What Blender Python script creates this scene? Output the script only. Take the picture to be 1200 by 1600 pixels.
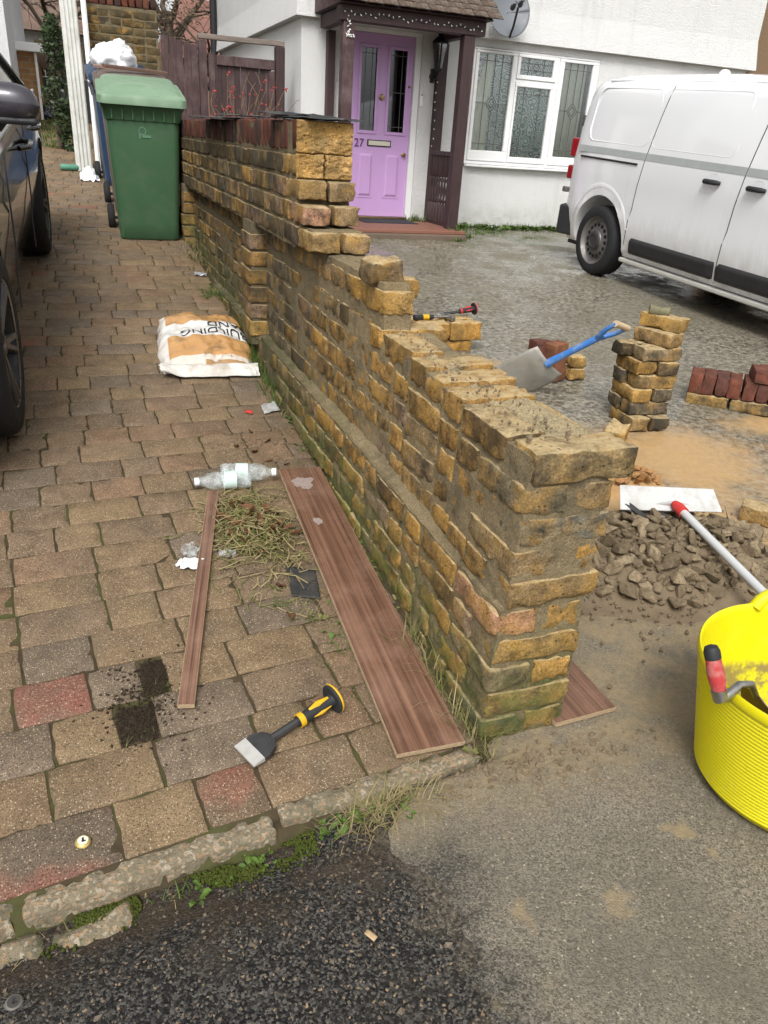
import bpy, bmesh, math, random
from math import pi, sin, cos, radians, sqrt
from mathutils import Vector, Matrix, Euler, noise

for o in list(bpy.data.objects):
    bpy.data.objects.remove(o)
SC = bpy.context.scene
COL = SC.collection

# ------------------------------------------------------------------ camera
CAMH = 1.30
RW = [[0.936859, -0.09784, 0.335741], [-0.344276, -0.426573, 0.836367], [0.061387, -0.899146, -0.433323]]
cam = bpy.data.cameras.new("camera")
cam.sensor_fit = 'VERTICAL'
cam.sensor_height = 36.0
cam.lens = 27.0
cam.clip_start = 0.05
cam.clip_end = 2000
camo = bpy.data.objects.new("camera", cam)
COL.objects.link(camo)
m = Matrix.Identity(4)
for i in range(3):
    m[i][0] = RW[i][0]
    m[i][1] = -RW[i][1]
    m[i][2] = -RW[i][2]
m[2][3] = CAMH
camo.matrix_world = m
SC.camera = camo
SC.render.resolution_x, SC.render.resolution_y = 768, 1024

# ------------------------------------------------------------------ light: overcast winter day
SUN_EL, SUN_ROT = radians(50), radians(207)
world = bpy.data.worlds.new("World")
SC.world = world
world.use_nodes = True
wn = world.node_tree
wn.nodes.clear()
sky = wn.nodes.new('ShaderNodeTexSky')
sky.sky_type = 'NISHITA'
sky.sun_disc = False
sky.sun_elevation = SUN_EL
sky.sun_rotation = SUN_ROT
sky.dust_density = 4.0
sky.air_density = 1.0
hs = wn.nodes.new('ShaderNodeHueSaturation')
hs.inputs['Saturation'].default_value = 0.06
bg = wn.nodes.new('ShaderNodeBackground')
bg.inputs['Strength'].default_value = 0.132
wo = wn.nodes.new('ShaderNodeOutputWorld')
wn.links.new(sky.outputs[0], hs.inputs['Color'])
wn.links.new(hs.outputs[0], bg.inputs['Color'])
wn.links.new(bg.outputs[0], wo.inputs['Surface'])
sun = bpy.data.lights.new("sun", 'SUN')
sun.energy = 1.45
sun.angle = radians(22)
sun.color = (1.0, 0.975, 0.94)
suno = bpy.data.objects.new("sun", sun)
COL.objects.link(suno)
# sun stands behind the camera and a little to the left
sd = Vector((sin(SUN_ROT) * cos(SUN_EL), cos(SUN_ROT) * cos(SUN_EL), sin(SUN_EL)))
suno.rotation_euler = sd.to_track_quat('Z', 'Y').to_euler()
vs = SC.view_settings
vs.view_transform = 'Standard'
vs.look = 'None'
vs.gamma = 1.0
vs.use_curve_mapping = False
vs.exposure = 0.66
SC.cycles.max_bounces = 6
SC.cycles.use_denoising = True

# ------------------------------------------------------------------ helpers
def fr(v, a=0.0, b=1.0):
    return a + (b - a) * v

def sstep(a, b, x):
    t = min(1.0, max(0.0, (x - a) / (b - a)))
    return t * t * (3 - 2 * t)

def nz(x, y, z=0.0, s=1.0):
    return noise.noise(Vector((x * s, y * s, z * s)))

def tag(o, label, cat, group=None, kind=None):
    if label: o["label"] = label
    if cat: o["category"] = cat
    if group: o["group"] = group
    if kind: o["kind"] = kind
    return o

def thing(name, label, cat, loc=(0, 0, 0), rot=(0, 0, 0), group=None):
    o = bpy.data.objects.new(name, None)
    o.empty_display_size = 0.05
    COL.objects.link(o)
    o.location = loc
    o.rotation_euler = rot
    return tag(o, label, cat, group)

def link(name, me, parent=None, loc=None, rot=None, scale=None, color=None):
    o = bpy.data.objects.new(name, me)
    COL.objects.link(o)
    if parent is not None: o.parent = parent
    if loc is not None: o.location = loc
    if rot is not None: o.rotation_euler = rot
    if scale is not None: o.scale = scale
    if color is not None: o.color = color
    return o

class MB:
    """collects verts and faces for one mesh"""
    def __init__(s):
        s.v, s.f = [], []
    def add(s, vs_, fs, M=None):
        b = len(s.v)
        s.v += [tuple(M @ Vector(p)) for p in vs_] if M is not None else [tuple(p) for p in vs_]
        s.f += [tuple(i + b for i in f) for f in fs]
        return s
    def box(s, c, d, rot=None, taper=1.0):
        x, y, z = d[0] / 2, d[1] / 2, d[2] / 2
        t = taper
        p = [(-x, -y, -z), (x, -y, -z), (x, y, -z), (-x, y, -z), (-x*t, -y*t, z), (x*t, -y*t, z), (x*t, y*t, z), (-x*t, y*t, z)]
        M = Matrix.Translation(c)
        if rot is not None: M = M @ Euler(rot).to_matrix().to_4x4()
        return s.add(p, [(0, 3, 2, 1), (4, 5, 6, 7), (0, 1, 5, 4), (1, 2, 6, 5), (2, 3, 7, 6), (3, 0, 4, 7)], M)
    def bb(s, x0, x1, y0, y1, z0, z1):
        return s.box(((x0+x1)/2, (y0+y1)/2, (z0+z1)/2), (x1-x0, y1-y0, z1-z0))
    def tube(s, pts, r, n=8, cap=True, flat=1.0):
        pts = [Vector(p) for p in pts]
        rs = r if isinstance(r, (list, tuple)) else [r] * len(pts)
        b = len(s.v)
        up = None
        for i, p in enumerate(pts):
            t = (pts[min(i+1, len(pts)-1)] - pts[max(i-1, 0)])
            if t.length < 1e-9: t = Vector((0, 0, 1))
            t.normalize()
            if up is None:
                up = Vector((0, 0, 1)) if abs(t.z) < 0.9 else Vector((1, 0, 0))
            u = (up - t * up.dot(t))
            if u.length < 1e-6: u = t.orthogonal()
            u.normalize()
            w = t.cross(u)
            up = u
            for k in range(n):
                a = 2 * pi * k / n
                s.v.append(tuple(p + (u * cos(a) * flat + w * sin(a)) * rs[i]))
        for i in range(len(pts) - 1):
            for k in range(n):
                a0, a1 = b + i*n + k, b + i*n + (k+1) % n
                s.f.append((a0, a1, a1 + n, a0 + n))
        if cap:
            s.f.append(tuple(b + k for k in range(n))[::-1])
            s.f.append(tuple(b + (len(pts)-1)*n + k for k in range(n)))
        return s
    def lathe(s, prof, n=24, M=None, close=False):
        vs_, fs = [], []
        for r, z in prof:
            for k in range(n):
                a = 2 * pi * k / n
                vs_.append((r * cos(a), r * sin(a), z))
        L = len(prof)
        for i in range(L if close else L - 1):
            for k in range(n):
                a0, a1 = i*n + k, i*n + (k+1) % n
                j = ((i + 1) % L) * n
                fs.append((a0, a1, j + (k+1) % n, j + k))
        if not close:
            if prof[0][0] > 1e-5: fs.append(tuple(range(n))[::-1])
            if prof[-1][0] > 1e-5: fs.append(tuple((L-1)*n + k for k in range(n)))
        return s.add(vs_, fs, M)
    def prism(s, poly, h, M=None):
        """poly in local xy, extruded along local z from 0 to h"""
        n = len(poly)
        vs_ = [(p[0], p[1], 0) for p in poly] + [(p[0], p[1], h) for p in poly]
        fs = [tuple(range(n))[::-1], tuple(range(n, 2*n))]
        fs += [(i, (i+1) % n, n + (i+1) % n, n + i) for i in range(n)]
        return s.add(vs_, fs, M)
    def grid(s, fn, nu, nv):
        vs_ = [fn(i / nu, j / nv) for j in range(nv + 1) for i in range(nu + 1)]
        fs = [(j*(nu+1)+i, j*(nu+1)+i+1, (j+1)*(nu+1)+i+1, (j+1)*(nu+1)+i) for j in range(nv) for i in range(nu)]
        return s.add(vs_, fs)
    def mesh(s, name, mat, smooth=None):
        me = bpy.data.meshes.new(name)
        me.from_pydata(s.v, [], s.f)
        if mat is not None: me.materials.append(mat)
        fix_normals(me)
        if smooth is not None:
            me.polygons.foreach_set('use_smooth', [True] * len(me.polygons))
            if smooth < 179: me.set_sharp_from_angle(angle=radians(smooth))
        me.update()
        return me
    def build(s, name, mat, parent=None, smooth=None, bevel=0, seg=2, loc=None, rot=None):
        o = link(name, s.mesh(name, mat, smooth), parent, loc, rot)
        if bevel:
            b = o.modifiers.new("bevel", 'BEVEL')
            b.width = bevel
            b.segments = seg
            b.limit_method = 'ANGLE'
            b.angle_limit = radians(40)
        return o

def fix_normals(me):
    bm = bmesh.new()
    bm.from_mesh(me)
    bmesh.ops.recalc_face_normals(bm, faces=bm.faces)
    bm.to_mesh(me)
    bm.free()

def axis_M(loc, z, x=None):
    """matrix whose local z runs along the vector z"""
    z = Vector(z).normalized()
    x = Vector(x) if x is not None else (Vector((1, 0, 0)) if abs(z.x) < 0.9 else Vector((0, 1, 0)))
    x = (x - z * x.dot(z)).normalized()
    y = z.cross(x)
    M = Matrix.Identity(4)
    for i in range(3):
        M[i][0], M[i][1], M[i][2], M[i][3] = x[i], y[i], z[i], loc[i]
    return M

def rough_box(name, mat, L, W, H, seed, n=(6, 3, 3), r=0.007, amp=0.0025, chip=0.35, freq=26.0, ends=0.0, smooth=50, chipd=0.006):
    """a worn block: rounded edges, uneven faces, chipped arrises; centre at origin"""
    rng = random.Random(seed)
    off = Vector((rng.uniform(-50, 50), rng.uniform(-50, 50), rng.uniform(-50, 50)))
    hs_ = (L / 2, W / 2, H / 2)
    ax = []
    for a, k in zip(hs_, n):
        inner = [(-a + r) + (2*a - 2*r) * i / max(1, k - 2) for i in range(max(2, k - 1))]
        ax.append([-a] + inner + [a])
    idx, V, F = {}, [], []
    def vid(i, j, k):
        key = (i, j, k)
        if key not in idx:
            p = Vector((ax[0][i], ax[1][j], ax[2][k]))
            q = Vector([max(-h + r, min(h - r, c)) for c, h in zip(p, hs_)])
            d = p - q
            if d.length > 1e-9: p = q + d.normalized() * r
            onedge = sum(1 for c, h in zip(p, hs_) if abs(abs(c) - h) < r * 1.01)
            nv = noise.noise_vector((p + off) * freq)
            p = p + nv * amp
            if onedge >= 2:
                c = noise.noise((p + off * 1.7) * freq * 1.3)
                if c > 1 - chip * 2.2:
                    k_ = chipd * min(1.0, (c - (1 - chip * 2.2)) * 3)
                    p = p - Vector([(1 if q_ > 0 else -1) * (k_ if abs(abs(q_) - h) < r * 1.6 else 0) for q_, h in zip(p, hs_)])
            if ends and abs(p.x) > hs_[0] * 0.75:
                p.x += noise.noise((p + off) * 34) * ends * (1 if p.x > 0 else 0.2)
            idx[key] = len(V)
            V.append(tuple(p))
        return idx[key]
    nx, ny, nz_ = len(ax[0]) - 1, len(ax[1]) - 1, len(ax[2]) - 1
    for i in range(nx):
        for j in range(ny):
            F.append((vid(i, j, 0), vid(i, j+1, 0), vid(i+1, j+1, 0), vid(i+1, j, 0)))
            F.append((vid(i, j, nz_), vid(i+1, j, nz_), vid(i+1, j+1, nz_), vid(i, j+1, nz_)))
        for k in range(nz_):
            F.append((vid(i, 0, k), vid(i+1, 0, k), vid(i+1, 0, k+1), vid(i, 0, k+1)))
            F.append((vid(i, ny, k), vid(i, ny, k+1), vid(i+1, ny, k+1), vid(i+1, ny, k)))
    for j in range(ny):
        for k in range(nz_):
            F.append((vid(0, j, k), vid(0, j, k+1), vid(0, j+1, k+1), vid(0, j+1, k)))
            F.append((vid(nx, j, k), vid(nx, j+1, k), vid(nx, j+1, k+1), vid(nx, j, k+1)))
    me = bpy.data.meshes.new(name)
    me.from_pydata(V, [], F)
    if mat is not None: me.materials.append(mat)
    me.polygons.foreach_set('use_smooth', [True] * len(me.polygons))
    if smooth < 179: me.set_sharp_from_angle(angle=radians(smooth))
    me.update()
    return me

def mass(name, items, mat, parent):
    """join many small pieces (mesh, matrix, colour) into one part that keeps each piece's tint"""
    V, F, C = [], [], []
    for me, M, c in items:
        b = len(V)
        V += [tuple(M @ v.co) for v in me.vertices]
        F += [tuple(i + b for i in p.vertices) for p in me.polygons]
        C += [tuple(c)] * len(me.vertices)
    me = bpy.data.meshes.new(name)
    me.from_pydata(V, [], F)
    me.materials.append(mat)
    at = me.color_attributes.new('tint', 'FLOAT_COLOR', 'POINT')
    at.data.foreach_set('color', [x for c in C for x in c])
    me.update()
    o = link(name, me, parent)
    o["kind"] = "stuff"
    return o

CAMPOS = Vector((0, 0, CAMH))
def seen_size(p):
    """rough size a piece at p shows in the photograph; 0 when outside the frame"""
    d = Vector(p) - CAMPOS
    c = [sum(RW[i][k] * d[i] for i in range(3)) for k in range(3)]
    if c[2] <= 0.1: return 0.0
    u, v = 600 + 1200 * c[0] / c[2], 800 + 1200 * c[1] / c[2]
    if not (-60 < u < 1260 and -60 < v < 1660): return 0.0
    return 1.0 / c[2]

def TRS(loc, rot=(0, 0, 0), scale=(1, 1, 1)):
    return Matrix.LocRotScale(Vector(loc), Euler(rot), Vector(scale))

# ------------------------------------------------------------------ materials
class NT:
    def __init__(s, name, rough=0.8, spec=0.3, metal=0.0):
        s.mat = bpy.data.materials.new(name)
        s.mat.use_nodes = True
        s.t = s.mat.node_tree
        s.b = s.t.nodes['Principled BSDF']
        s.b.inputs['Roughness'].default_value = rough
        s.b.inputs['Specular IOR Level'].default_value = spec
        s.b.inputs['Metallic'].default_value = metal
        s._c = {}
    def n(s, typ, ins=None, **props):
        nd = s.t.nodes.new('ShaderNode' + typ)
        for k, v in props.items(): setattr(nd, k, v)
        for k, v in (ins or {}).items(): s.set(nd.inputs[k], v)
        return nd
    def set(s, sock, v):
        if isinstance(v, bpy.types.NodeSocket): s.t.links.new(v, sock)
        elif isinstance(v, (tuple, list)) and sock.type == 'RGBA' and len(v) == 3: sock.default_value = (*v, 1)
        else: sock.default_value = v
    def co(s, which='Object'):
        if which not in s._c: s._c[which] = s.n('TexCoord').outputs[which]
        return s._c[which]
    def info(s, which):
        if 'info' not in s._c: s._c['info'] = s.n('ObjectInfo')
        return s._c['info'].outputs[which]
    def pos(s):
        if 'geo' not in s._c: s._c['geo'] = s.n('NewGeometry')
        return s._c['geo'].outputs['Position']
    def nrm(s):
        s.pos()
        return s._c['geo'].outputs['Normal']
    def xyz(s, v, i):
        return s.n('SeparateXYZ', {0: v}).outputs[i]
    def mass(s):
        """for many pieces joined in one mesh: tint from the mesh, coordinates from the place"""
        at = s.n('Attribute', attribute_name='tint')
        s._c['loc'] = s.pos()
        s._c['tint'] = (at.outputs['Color'], at.outputs['Alpha'])
    def tint(s):
        return s._c['tint'] if 'tint' in s._c else (s.info('Color'), s.info('Alpha'))
    def local(s):
        """object coordinates shifted per object, so that copies differ"""
        if 'loc' not in s._c:
            sc = s.n('VectorMath', {0: s.info('Location'), 1: (7.3, 5.1, 9.7)}, operation='MULTIPLY').outputs[0]
            s._c['loc'] = s.n('VectorMath', {0: s.co('Object'), 1: sc}, operation='ADD').outputs[0]
        return s._c['loc']
    def noise(s, co, scale, detail=3, rough=0.55, dist=0.0, col=False):
        nd = s.n('TexNoise', {'Vector': co, 'Scale': scale, 'Detail': detail, 'Roughness': rough, 'Distortion': dist})
        return nd.outputs['Color' if col else 'Fac']
    def vor(s, co, scale, feature='F1', out='Distance', rnd=1.0):
        return s.n('TexVoronoi', {'Vector': co, 'Scale': scale, 'Randomness': rnd}, feature=feature).outputs[out]
    def ramp(s, fac, stops, interp='LINEAR'):
        nd = s.n('ValToRGB', {'Fac': fac})
        cr = nd.color_ramp
        cr.interpolation = interp
        while len(cr.elements) < len(stops): cr.elements.new(0.5)
        for e, (p, c) in zip(cr.elements, stops):
            e.position = p
            e.color = (c, c, c, 1) if isinstance(c, (int, float)) else (*c, 1)
        return nd.outputs['Color']
    def mix(s, fac, a, b, mode='MIX'):
        nd = s.n('Mix', data_type='RGBA', blend_type=mode)
        s.set(nd.inputs[0], fac)
        s.set(nd.inputs[6], a)
        s.set(nd.inputs[7], b)
        return nd.outputs[2]
    def math(s, op, a, b=0.0, clamp=False):
        nd = s.n('Math', operation=op, use_clamp=clamp)
        s.set(nd.inputs[0], a)
        s.set(nd.inputs[1], b)
        return nd.outputs[0]
    def band(s, v, lo, hi):
        return s.n('MapRange', {'Value': v, 'From Min': lo, 'From Max': hi}, interpolation_type='SMOOTHSTEP').outputs[0]
    def scaled(s, co, v):
        return s.n('VectorMath', {0: co, 1: v}, operation='MULTIPLY').outputs[0]
    def bump(s, h, strength=0.5, dist=0.005):
        ins = {'Height': h, 'Strength': strength, 'Distance': dist}
        if 'bump' in s._c: ins['Normal'] = s._c['bump']
        nd = s.n('Bump', ins)
        s._c['bump'] = nd.outputs[0]
        s.set(s.b.inputs['Normal'], nd.outputs[0])
    def color(s, c):
        s.set(s.b.inputs['Base Color'], c)
        return s
    def rough(s, v):
        s.set(s.b.inputs['Roughness'], v)

def simple(name, col, rough=0.6, spec=0.4, metal=0.0, var=0.15, scale=12.0, bump=0.0, bscale=80.0, coat=0.0, dirt=None, dscale=6.0, rvar=0.1):
    """plain painted or moulded surface with a little unevenness in tone and relief"""
    t = NT(name, rough, spec, metal)
    co = t.co()
    f = t.noise(co, scale, 4)
    c = t.mix(f, tuple(x * (1 - var) for x in col), tuple(min(1, x * (1 + var)) for x in col))
    if dirt is not None:
        d = t.ramp(t.noise(co, dscale, 6, 0.65), [(0.48, 0.0), (0.72, 0.75)])
        c = t.mix(d, c, dirt)
    t.color(c)
    t.rough(t.ramp(t.noise(co, scale * 2.3, 3), [(0.3, max(0.03, rough - rvar)), (0.7, min(1, rough + rvar))]))
    if coat:
        t.b.inputs['Coat Weight'].default_value = coat
        t.b.inputs['Coat Roughness'].default_value = 0.06
    if bump: t.bump(t.noise(co, bscale, 4), bump, 0.002)
    return t.mat

def emat_glass(name, tint=(0.9, 0.95, 0.95), rough=0.0, alpha=0.25):
    """thin pane: part mirror, part see-through"""
    t = NT(name, rough, 0.5)
    out = [n for n in t.t.nodes if n.type == 'OUTPUT_MATERIAL'][0]
    tr = t.n('BsdfTransparent', {'Color': tint})
    gl = t.n('BsdfGlossy', {'Color': (0.95, 0.97, 1.0), 'Roughness': rough + 0.01})
    fz = t.n('Fresnel', {'IOR': 1.7}).outputs[0]
    f = t.math('ADD', fz, alpha, True)
    mx = t.n('MixShader', {0: f, 1: tr.outputs[0], 2: gl.outputs[0]})
    t.t.links.new(mx.outputs[0], out.inputs['Surface'])
    return t.mat

def m_stock(name, wall=True, mass=False):
    """weathered yellow stock brick; tint and grime come from the object's colour"""
    t = NT(name, 0.95, 0.04)
    if mass: t.mass()
    lo = t.local()
    base, al = t.tint()
    tone = t.ramp(t.noise(lo, 19, 8, 0.68), [(0.30, 0.36), (0.5, 1.02), (0.70, 1.75)])
    c = t.mix(1.0, base, tone, 'MULTIPLY')
    grain = t.noise(lo, 190, 4, 0.75)
    c = t.mix(1.0, c, t.ramp(grain, [(0.30, 0.42), (0.70, 1.65)]), 'MULTIPLY')
    # iron-rich ochre clouds
    oc = t.ramp(t.noise(lo, 9, 4, 0.6), [(0.46, 0.0), (0.62, 0.7)])
    c = t.mix(oc, c, t.mix(1.0, (0.43, 0.250, 0.068), t.ramp(grain, [(0.30, 0.55), (0.70, 1.4)]), 'MULTIPLY'))
    olive = t.ramp(t.noise(lo, 6.5, 5, 0.7), [(0.50, 0.0), (0.66, 0.4)])
    c = t.mix(olive, c, (0.165, 0.135, 0.070))
    # soot and lichen crust
    g = t.noise(lo, 11, 7, 0.7)
    g2 = t.math('ADD', g, t.math('MULTIPLY', al, 0.30))
    c = t.mix(t.ramp(g2, [(0.57, 0.0), (0.76, 0.82)]), c, (0.052, 0.045, 0.034))
    # smears of sandy mortar left on the faces
    sm = t.ramp(t.noise(lo, 24, 7, 0.75, 0.6), [(0.58, 0.0), (0.68, 0.7)])
    c = t.mix(sm, c, t.mix(grain, (0.20, 0.16, 0.096), (0.40, 0.325, 0.205)))
    up = t.band(t.xyz(t.nrm(), 2), 0.55, 0.9)
    du = t.math('MULTIPLY', up, t.ramp(t.noise(lo, 30, 5, 0.65), [(0.32, 0.15), (0.6, 0.9)]))
    c = t.mix(du, c, t.mix(t.noise(lo, 120, 4, 0.7), (0.32, 0.235, 0.12), (0.70, 0.55, 0.32)))
    pitc = t.math('MULTIPLY', t.ramp(t.vor(lo, 70), [(0.10, 1.0), (0.24, 0.0)]), t.ramp(t.noise(lo, 30, 2), [(0.50, 0.0), (0.60, 0.85)]))
    c = t.mix(pitc, c, (0.030, 0.024, 0.017))
    if wall:
        p = t.pos()
        x, y, z = t.xyz(p, 0), t.xyz(p, 1), t.xyz(p, 2)
        gl = t.math('SUBTRACT', z, t.math('MULTIPLY', t.math('MAXIMUM', t.math('SUBTRACT', y, 1.1), 0.0), 0.1))
        low = t.band(gl, 0.27, 0.08)
        side = t.band(x, 1.10, 0.86)
        m = t.math('MULTIPLY', t.math('MULTIPLY', low, side), t.band(t.noise(p, 11, 6, 0.7), 0.36, 0.58))
        c = t.mix(t.math('MULTIPLY', m, 0.62), c, t.mix(t.noise(p, 90, 3), (0.070, 0.098, 0.022), (0.175, 0.215, 0.065)))
        # patchy darker tone, growing towards the far part of the wall
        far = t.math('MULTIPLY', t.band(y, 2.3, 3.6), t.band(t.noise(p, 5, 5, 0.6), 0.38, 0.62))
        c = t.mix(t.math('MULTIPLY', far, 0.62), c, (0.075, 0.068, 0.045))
    t.color(c)
    t.bump(t.noise(lo, 60, 8, 0.75), 0.95, 0.009)
    t.bump(pitc, 0.7, -0.006)
    t.bump(grain, 0.6, 0.0025)
    return t.mat

def m_mortar(name, col=(0.29, 0.228, 0.135), moss=True):
    t = NT(name, 0.95, 0.03)
    p = t.pos()
    c = t.mix(t.noise(p, 30, 6, 0.7), tuple(x * 0.62 for x in col), tuple(x * 1.3 for x in col))
    c = t.mix(t.ramp(t.noise(p, 7, 5, 0.65), [(0.5, 0.0), (0.68, 0.65)]), c, (0.105, 0.092, 0.065))
    if moss:
        y, z = t.xyz(p, 1), t.xyz(p, 2)
        gl = t.math('SUBTRACT', z, t.math('MULTIPLY', t.math('MAXIMUM', t.math('SUBTRACT', y, 1.1), 0.0), 0.1))
        m_ = t.math('MULTIPLY', t.band(gl, 0.40, 0.05), t.band(t.noise(p, 9, 6, 0.7), 0.38, 0.6))
        c = t.mix(t.math('MULTIPLY', m_, 0.8), c, (0.075, 0.095, 0.028))
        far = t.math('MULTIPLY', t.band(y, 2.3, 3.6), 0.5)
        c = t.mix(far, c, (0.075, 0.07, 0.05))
    gr = t.noise(p, 210, 4, 0.75)
    c = t.mix(1.0, c, t.ramp(gr, [(0.30, 0.55), (0.70, 1.45)]), 'MULTIPLY')
    t.color(c)
    t.bump(t.noise(p, 40, 8, 0.75), 1.0, 0.014)
    t.bump(gr, 0.7, 0.003)
    return t.mat

def m_paver(name, mass=False):
    t = NT(name, 0.82, 0.14)
    if mass: t.mass()
    lo = t.local()
    base, al = t.tint()
    c = t.mix(1.0, base, t.ramp(t.noise(lo, 11, 5, 0.6), [(0.28, 0.72), (0.72, 1.28)]), 'MULTIPLY')
    c = t.mix(t.ramp(t.noise(lo, 4.2, 2), [(0.50, 0.0), (0.70, 0.42)]), c, (0.120, 0.095, 0.070))
    c = t.mix(t.math('MULTIPLY', al, t.ramp(t.noise(lo, 5.5, 2), [(0.42, 0.0), (0.62, 0.9)])), c, (0.23, 0.075, 0.055))
    # exposed pale and dark aggregate
    fine = t.noise(lo, 260, 4, 0.75)
    c = t.mix(1.0, c, t.ramp(fine, [(0.30, 0.38), (0.70, 1.70)]), 'MULTIPLY')
    v = t.vor(lo, 235)
    vc = t.vor(lo, 235, out='Color')
    pick = t.ramp(t.xyz(vc, 0), [(0.62, 0.0), (0.66, 1.0)])
    spk = t.math('MULTIPLY', pick, t.ramp(v, [(0.24, 1.0), (0.42, 0.0)]))
    c = t.mix(t.math('MULTIPLY', spk, 0.8), c, t.mix(t.xyz(vc, 1), (0.36, 0.26, 0.13), (0.62, 0.54, 0.40)))
    dk = t.ramp(t.xyz(vc, 2), [(0.16, 0.7), (0.20, 0.0)])
    c = t.mix(t.math('MULTIPLY', dk, t.ramp(v, [(0.3, 1.0), (0.5, 0.0)])), c, (0.03, 0.024, 0.018))
    # soil and moss lodged at the edges near the wall
    p = t.pos()
    soil = t.math('MULTIPLY', t.band(t.xyz(p, 0), 0.40, 0.72), t.ramp(t.noise(p, 6.5, 6, 0.7), [(0.42, 0.0), (0.56, 0.9)]))
    soil = t.math('MULTIPLY', soil, t.band(t.xyz(p, 1), 3.6, 2.6))
    c = t.mix(soil, c, t.mix(t.noise(p, 60, 4), (0.075, 0.05, 0.03), (0.20, 0.14, 0.085)))
    mo = t.math('MULTIPLY', t.ramp(t.noise(p, 9, 6, 0.7), [(0.60, 0.0), (0.72, 0.5)]), t.band(t.xyz(p, 0), 0.2, 0.7))
    c = t.mix(mo, c, (0.085, 0.095, 0.03))
    t.color(c)
    t.rough(t.ramp(t.noise(p, 3, 5), [(0.38, 0.42), (0.62, 0.8)]))
    t.bump(t.noise(lo, 38, 7, 0.7), 0.55, 0.006)
    t.bump(fine, 0.8, 0.0025)
    return t.mat

def m_asphalt(name, dark=True):
    t = NT(name, 0.8, 0.16)
    p = t.pos()
    wp_ = t.n('VectorMath', {0: p, 1: t.scaled(t.noise(p, 90, 3, col=True), (0.006, 0.006, 0.006))}, operation='ADD').outputs[0]
    v = t.vor(wp_, 290 if not dark else 235)
    vc = t.vor(wp_, 290 if not dark else 235, out='Color')
    r = t.xyz(vc, 0)
    if dark:
        c = t.mix(t.math('POWER', r, 2.4), (0.013, 0.013, 0.013), (0.135, 0.125, 0.110))
        c = t.mix(t.ramp(t.xyz(vc, 1), [(0.975, 0.0), (0.985, 0.9)]), c, (0.36, 0.25, 0.15))
        c = t.mix(t.ramp(t.noise(p, 3.2, 6, 0.7), [(0.54, 0.0), (0.70, 0.6)]), c, (0.060, 0.048, 0.036))
        mud = t.math('MULTIPLY', t.band(t.xyz(p, 1), 0.84, 1.04), t.ramp(t.noise(p, 9, 5, 0.7), [(0.40, 0.0), (0.60, 0.8)]))
        c = t.mix(mud, c, t.mix(t.noise(p, 80, 3), (0.028, 0.020, 0.014), (0.10, 0.074, 0.047)))
        ed = t.math('ADD', t.math('SUBTRACT', t.xyz(p, 0), 0.50), t.math('MULTIPLY', t.math('SUBTRACT', t.noise(p, 9, 8, 0.75), 0.5), 0.40))
        c = t.mix(t.math('MULTIPLY', t.band(ed, -0.05, 0.04), 0.6), c, t.mix(r, (0.06, 0.052, 0.04), (0.20, 0.17, 0.125)))
        t.color(c)
        t.rough(t.ramp(r, [(0.2, 0.45), (0.8, 0.85)]))
        t.bump(t.ramp(v, [(0.0, 1.0), (0.6, 0.0)]), 0.6, 0.0025)
        t.bump(t.noise(p, 60, 7, 0.75), 0.9, 0.010)
    else:
        c = t.mix(r, (0.088, 0.078, 0.061), (0.265, 0.232, 0.178))
        c = t.mix(t.ramp(t.noise(p, 2.4, 6, 0.65), [(0.40, 0.0), (0.64, 0.62)]), c, (0.115, 0.101, 0.078))
        c = t.mix(t.ramp(t.xyz(vc, 1), [(0.985, 0.0), (0.99, 0.7)]), c, (0.42, 0.37, 0.27))
        # worn thin over the old asphalt along its edge
        wear = t.math('ADD', t.math('SUBTRACT', t.xyz(p, 0), 0.55), t.math('MULTIPLY', t.math('SUBTRACT', t.noise(p, 7, 8, 0.75), 0.5), 0.42))
        wear = t.math('MULTIPLY', t.band(wear, 0.10, -0.03), t.band(t.xyz(p, 1), 1.05, 0.95))
        c = t.mix(t.math('MULTIPLY', wear, 0.8), c, t.mix(t.math('POWER', r, 2.0), (0.018, 0.018, 0.018), (0.13, 0.12, 0.10)))
        # wet sand and mortar splashes by the pier and the heap
        wall = t.math('MULTIPLY', t.band(t.xyz(p, 1), 0.92, 1.22), t.ramp(t.noise(p, 7, 6, 0.7), [(0.34, 0.0), (0.58, 0.85)]))
        spl = t.math('MULTIPLY', t.ramp(t.noise(p, 8.5, 3, 0.5), [(0.62, 0.0), (0.68, 0.75)]), t.band(t.xyz(p, 1), 0.55, 0.85))
        sand = t.math('MAXIMUM', wall, spl)
        c = t.mix(sand, c, t.mix(t.noise(p, 70, 4), (0.19, 0.145, 0.085), (0.36, 0.28, 0.165)))
        t.color(c)
        t.rough(t.ramp(t.noise(p, 3, 4), [(0.35, 0.42), (0.6, 0.85)]))
        t.bump(t.ramp(v, [(0.0, 1.0), (0.6, 0.0)]), 0.6, 0.0022)
        t.bump(t.noise(p, 45, 7, 0.75), 0.6, 0.006)
    return t.mat

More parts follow.
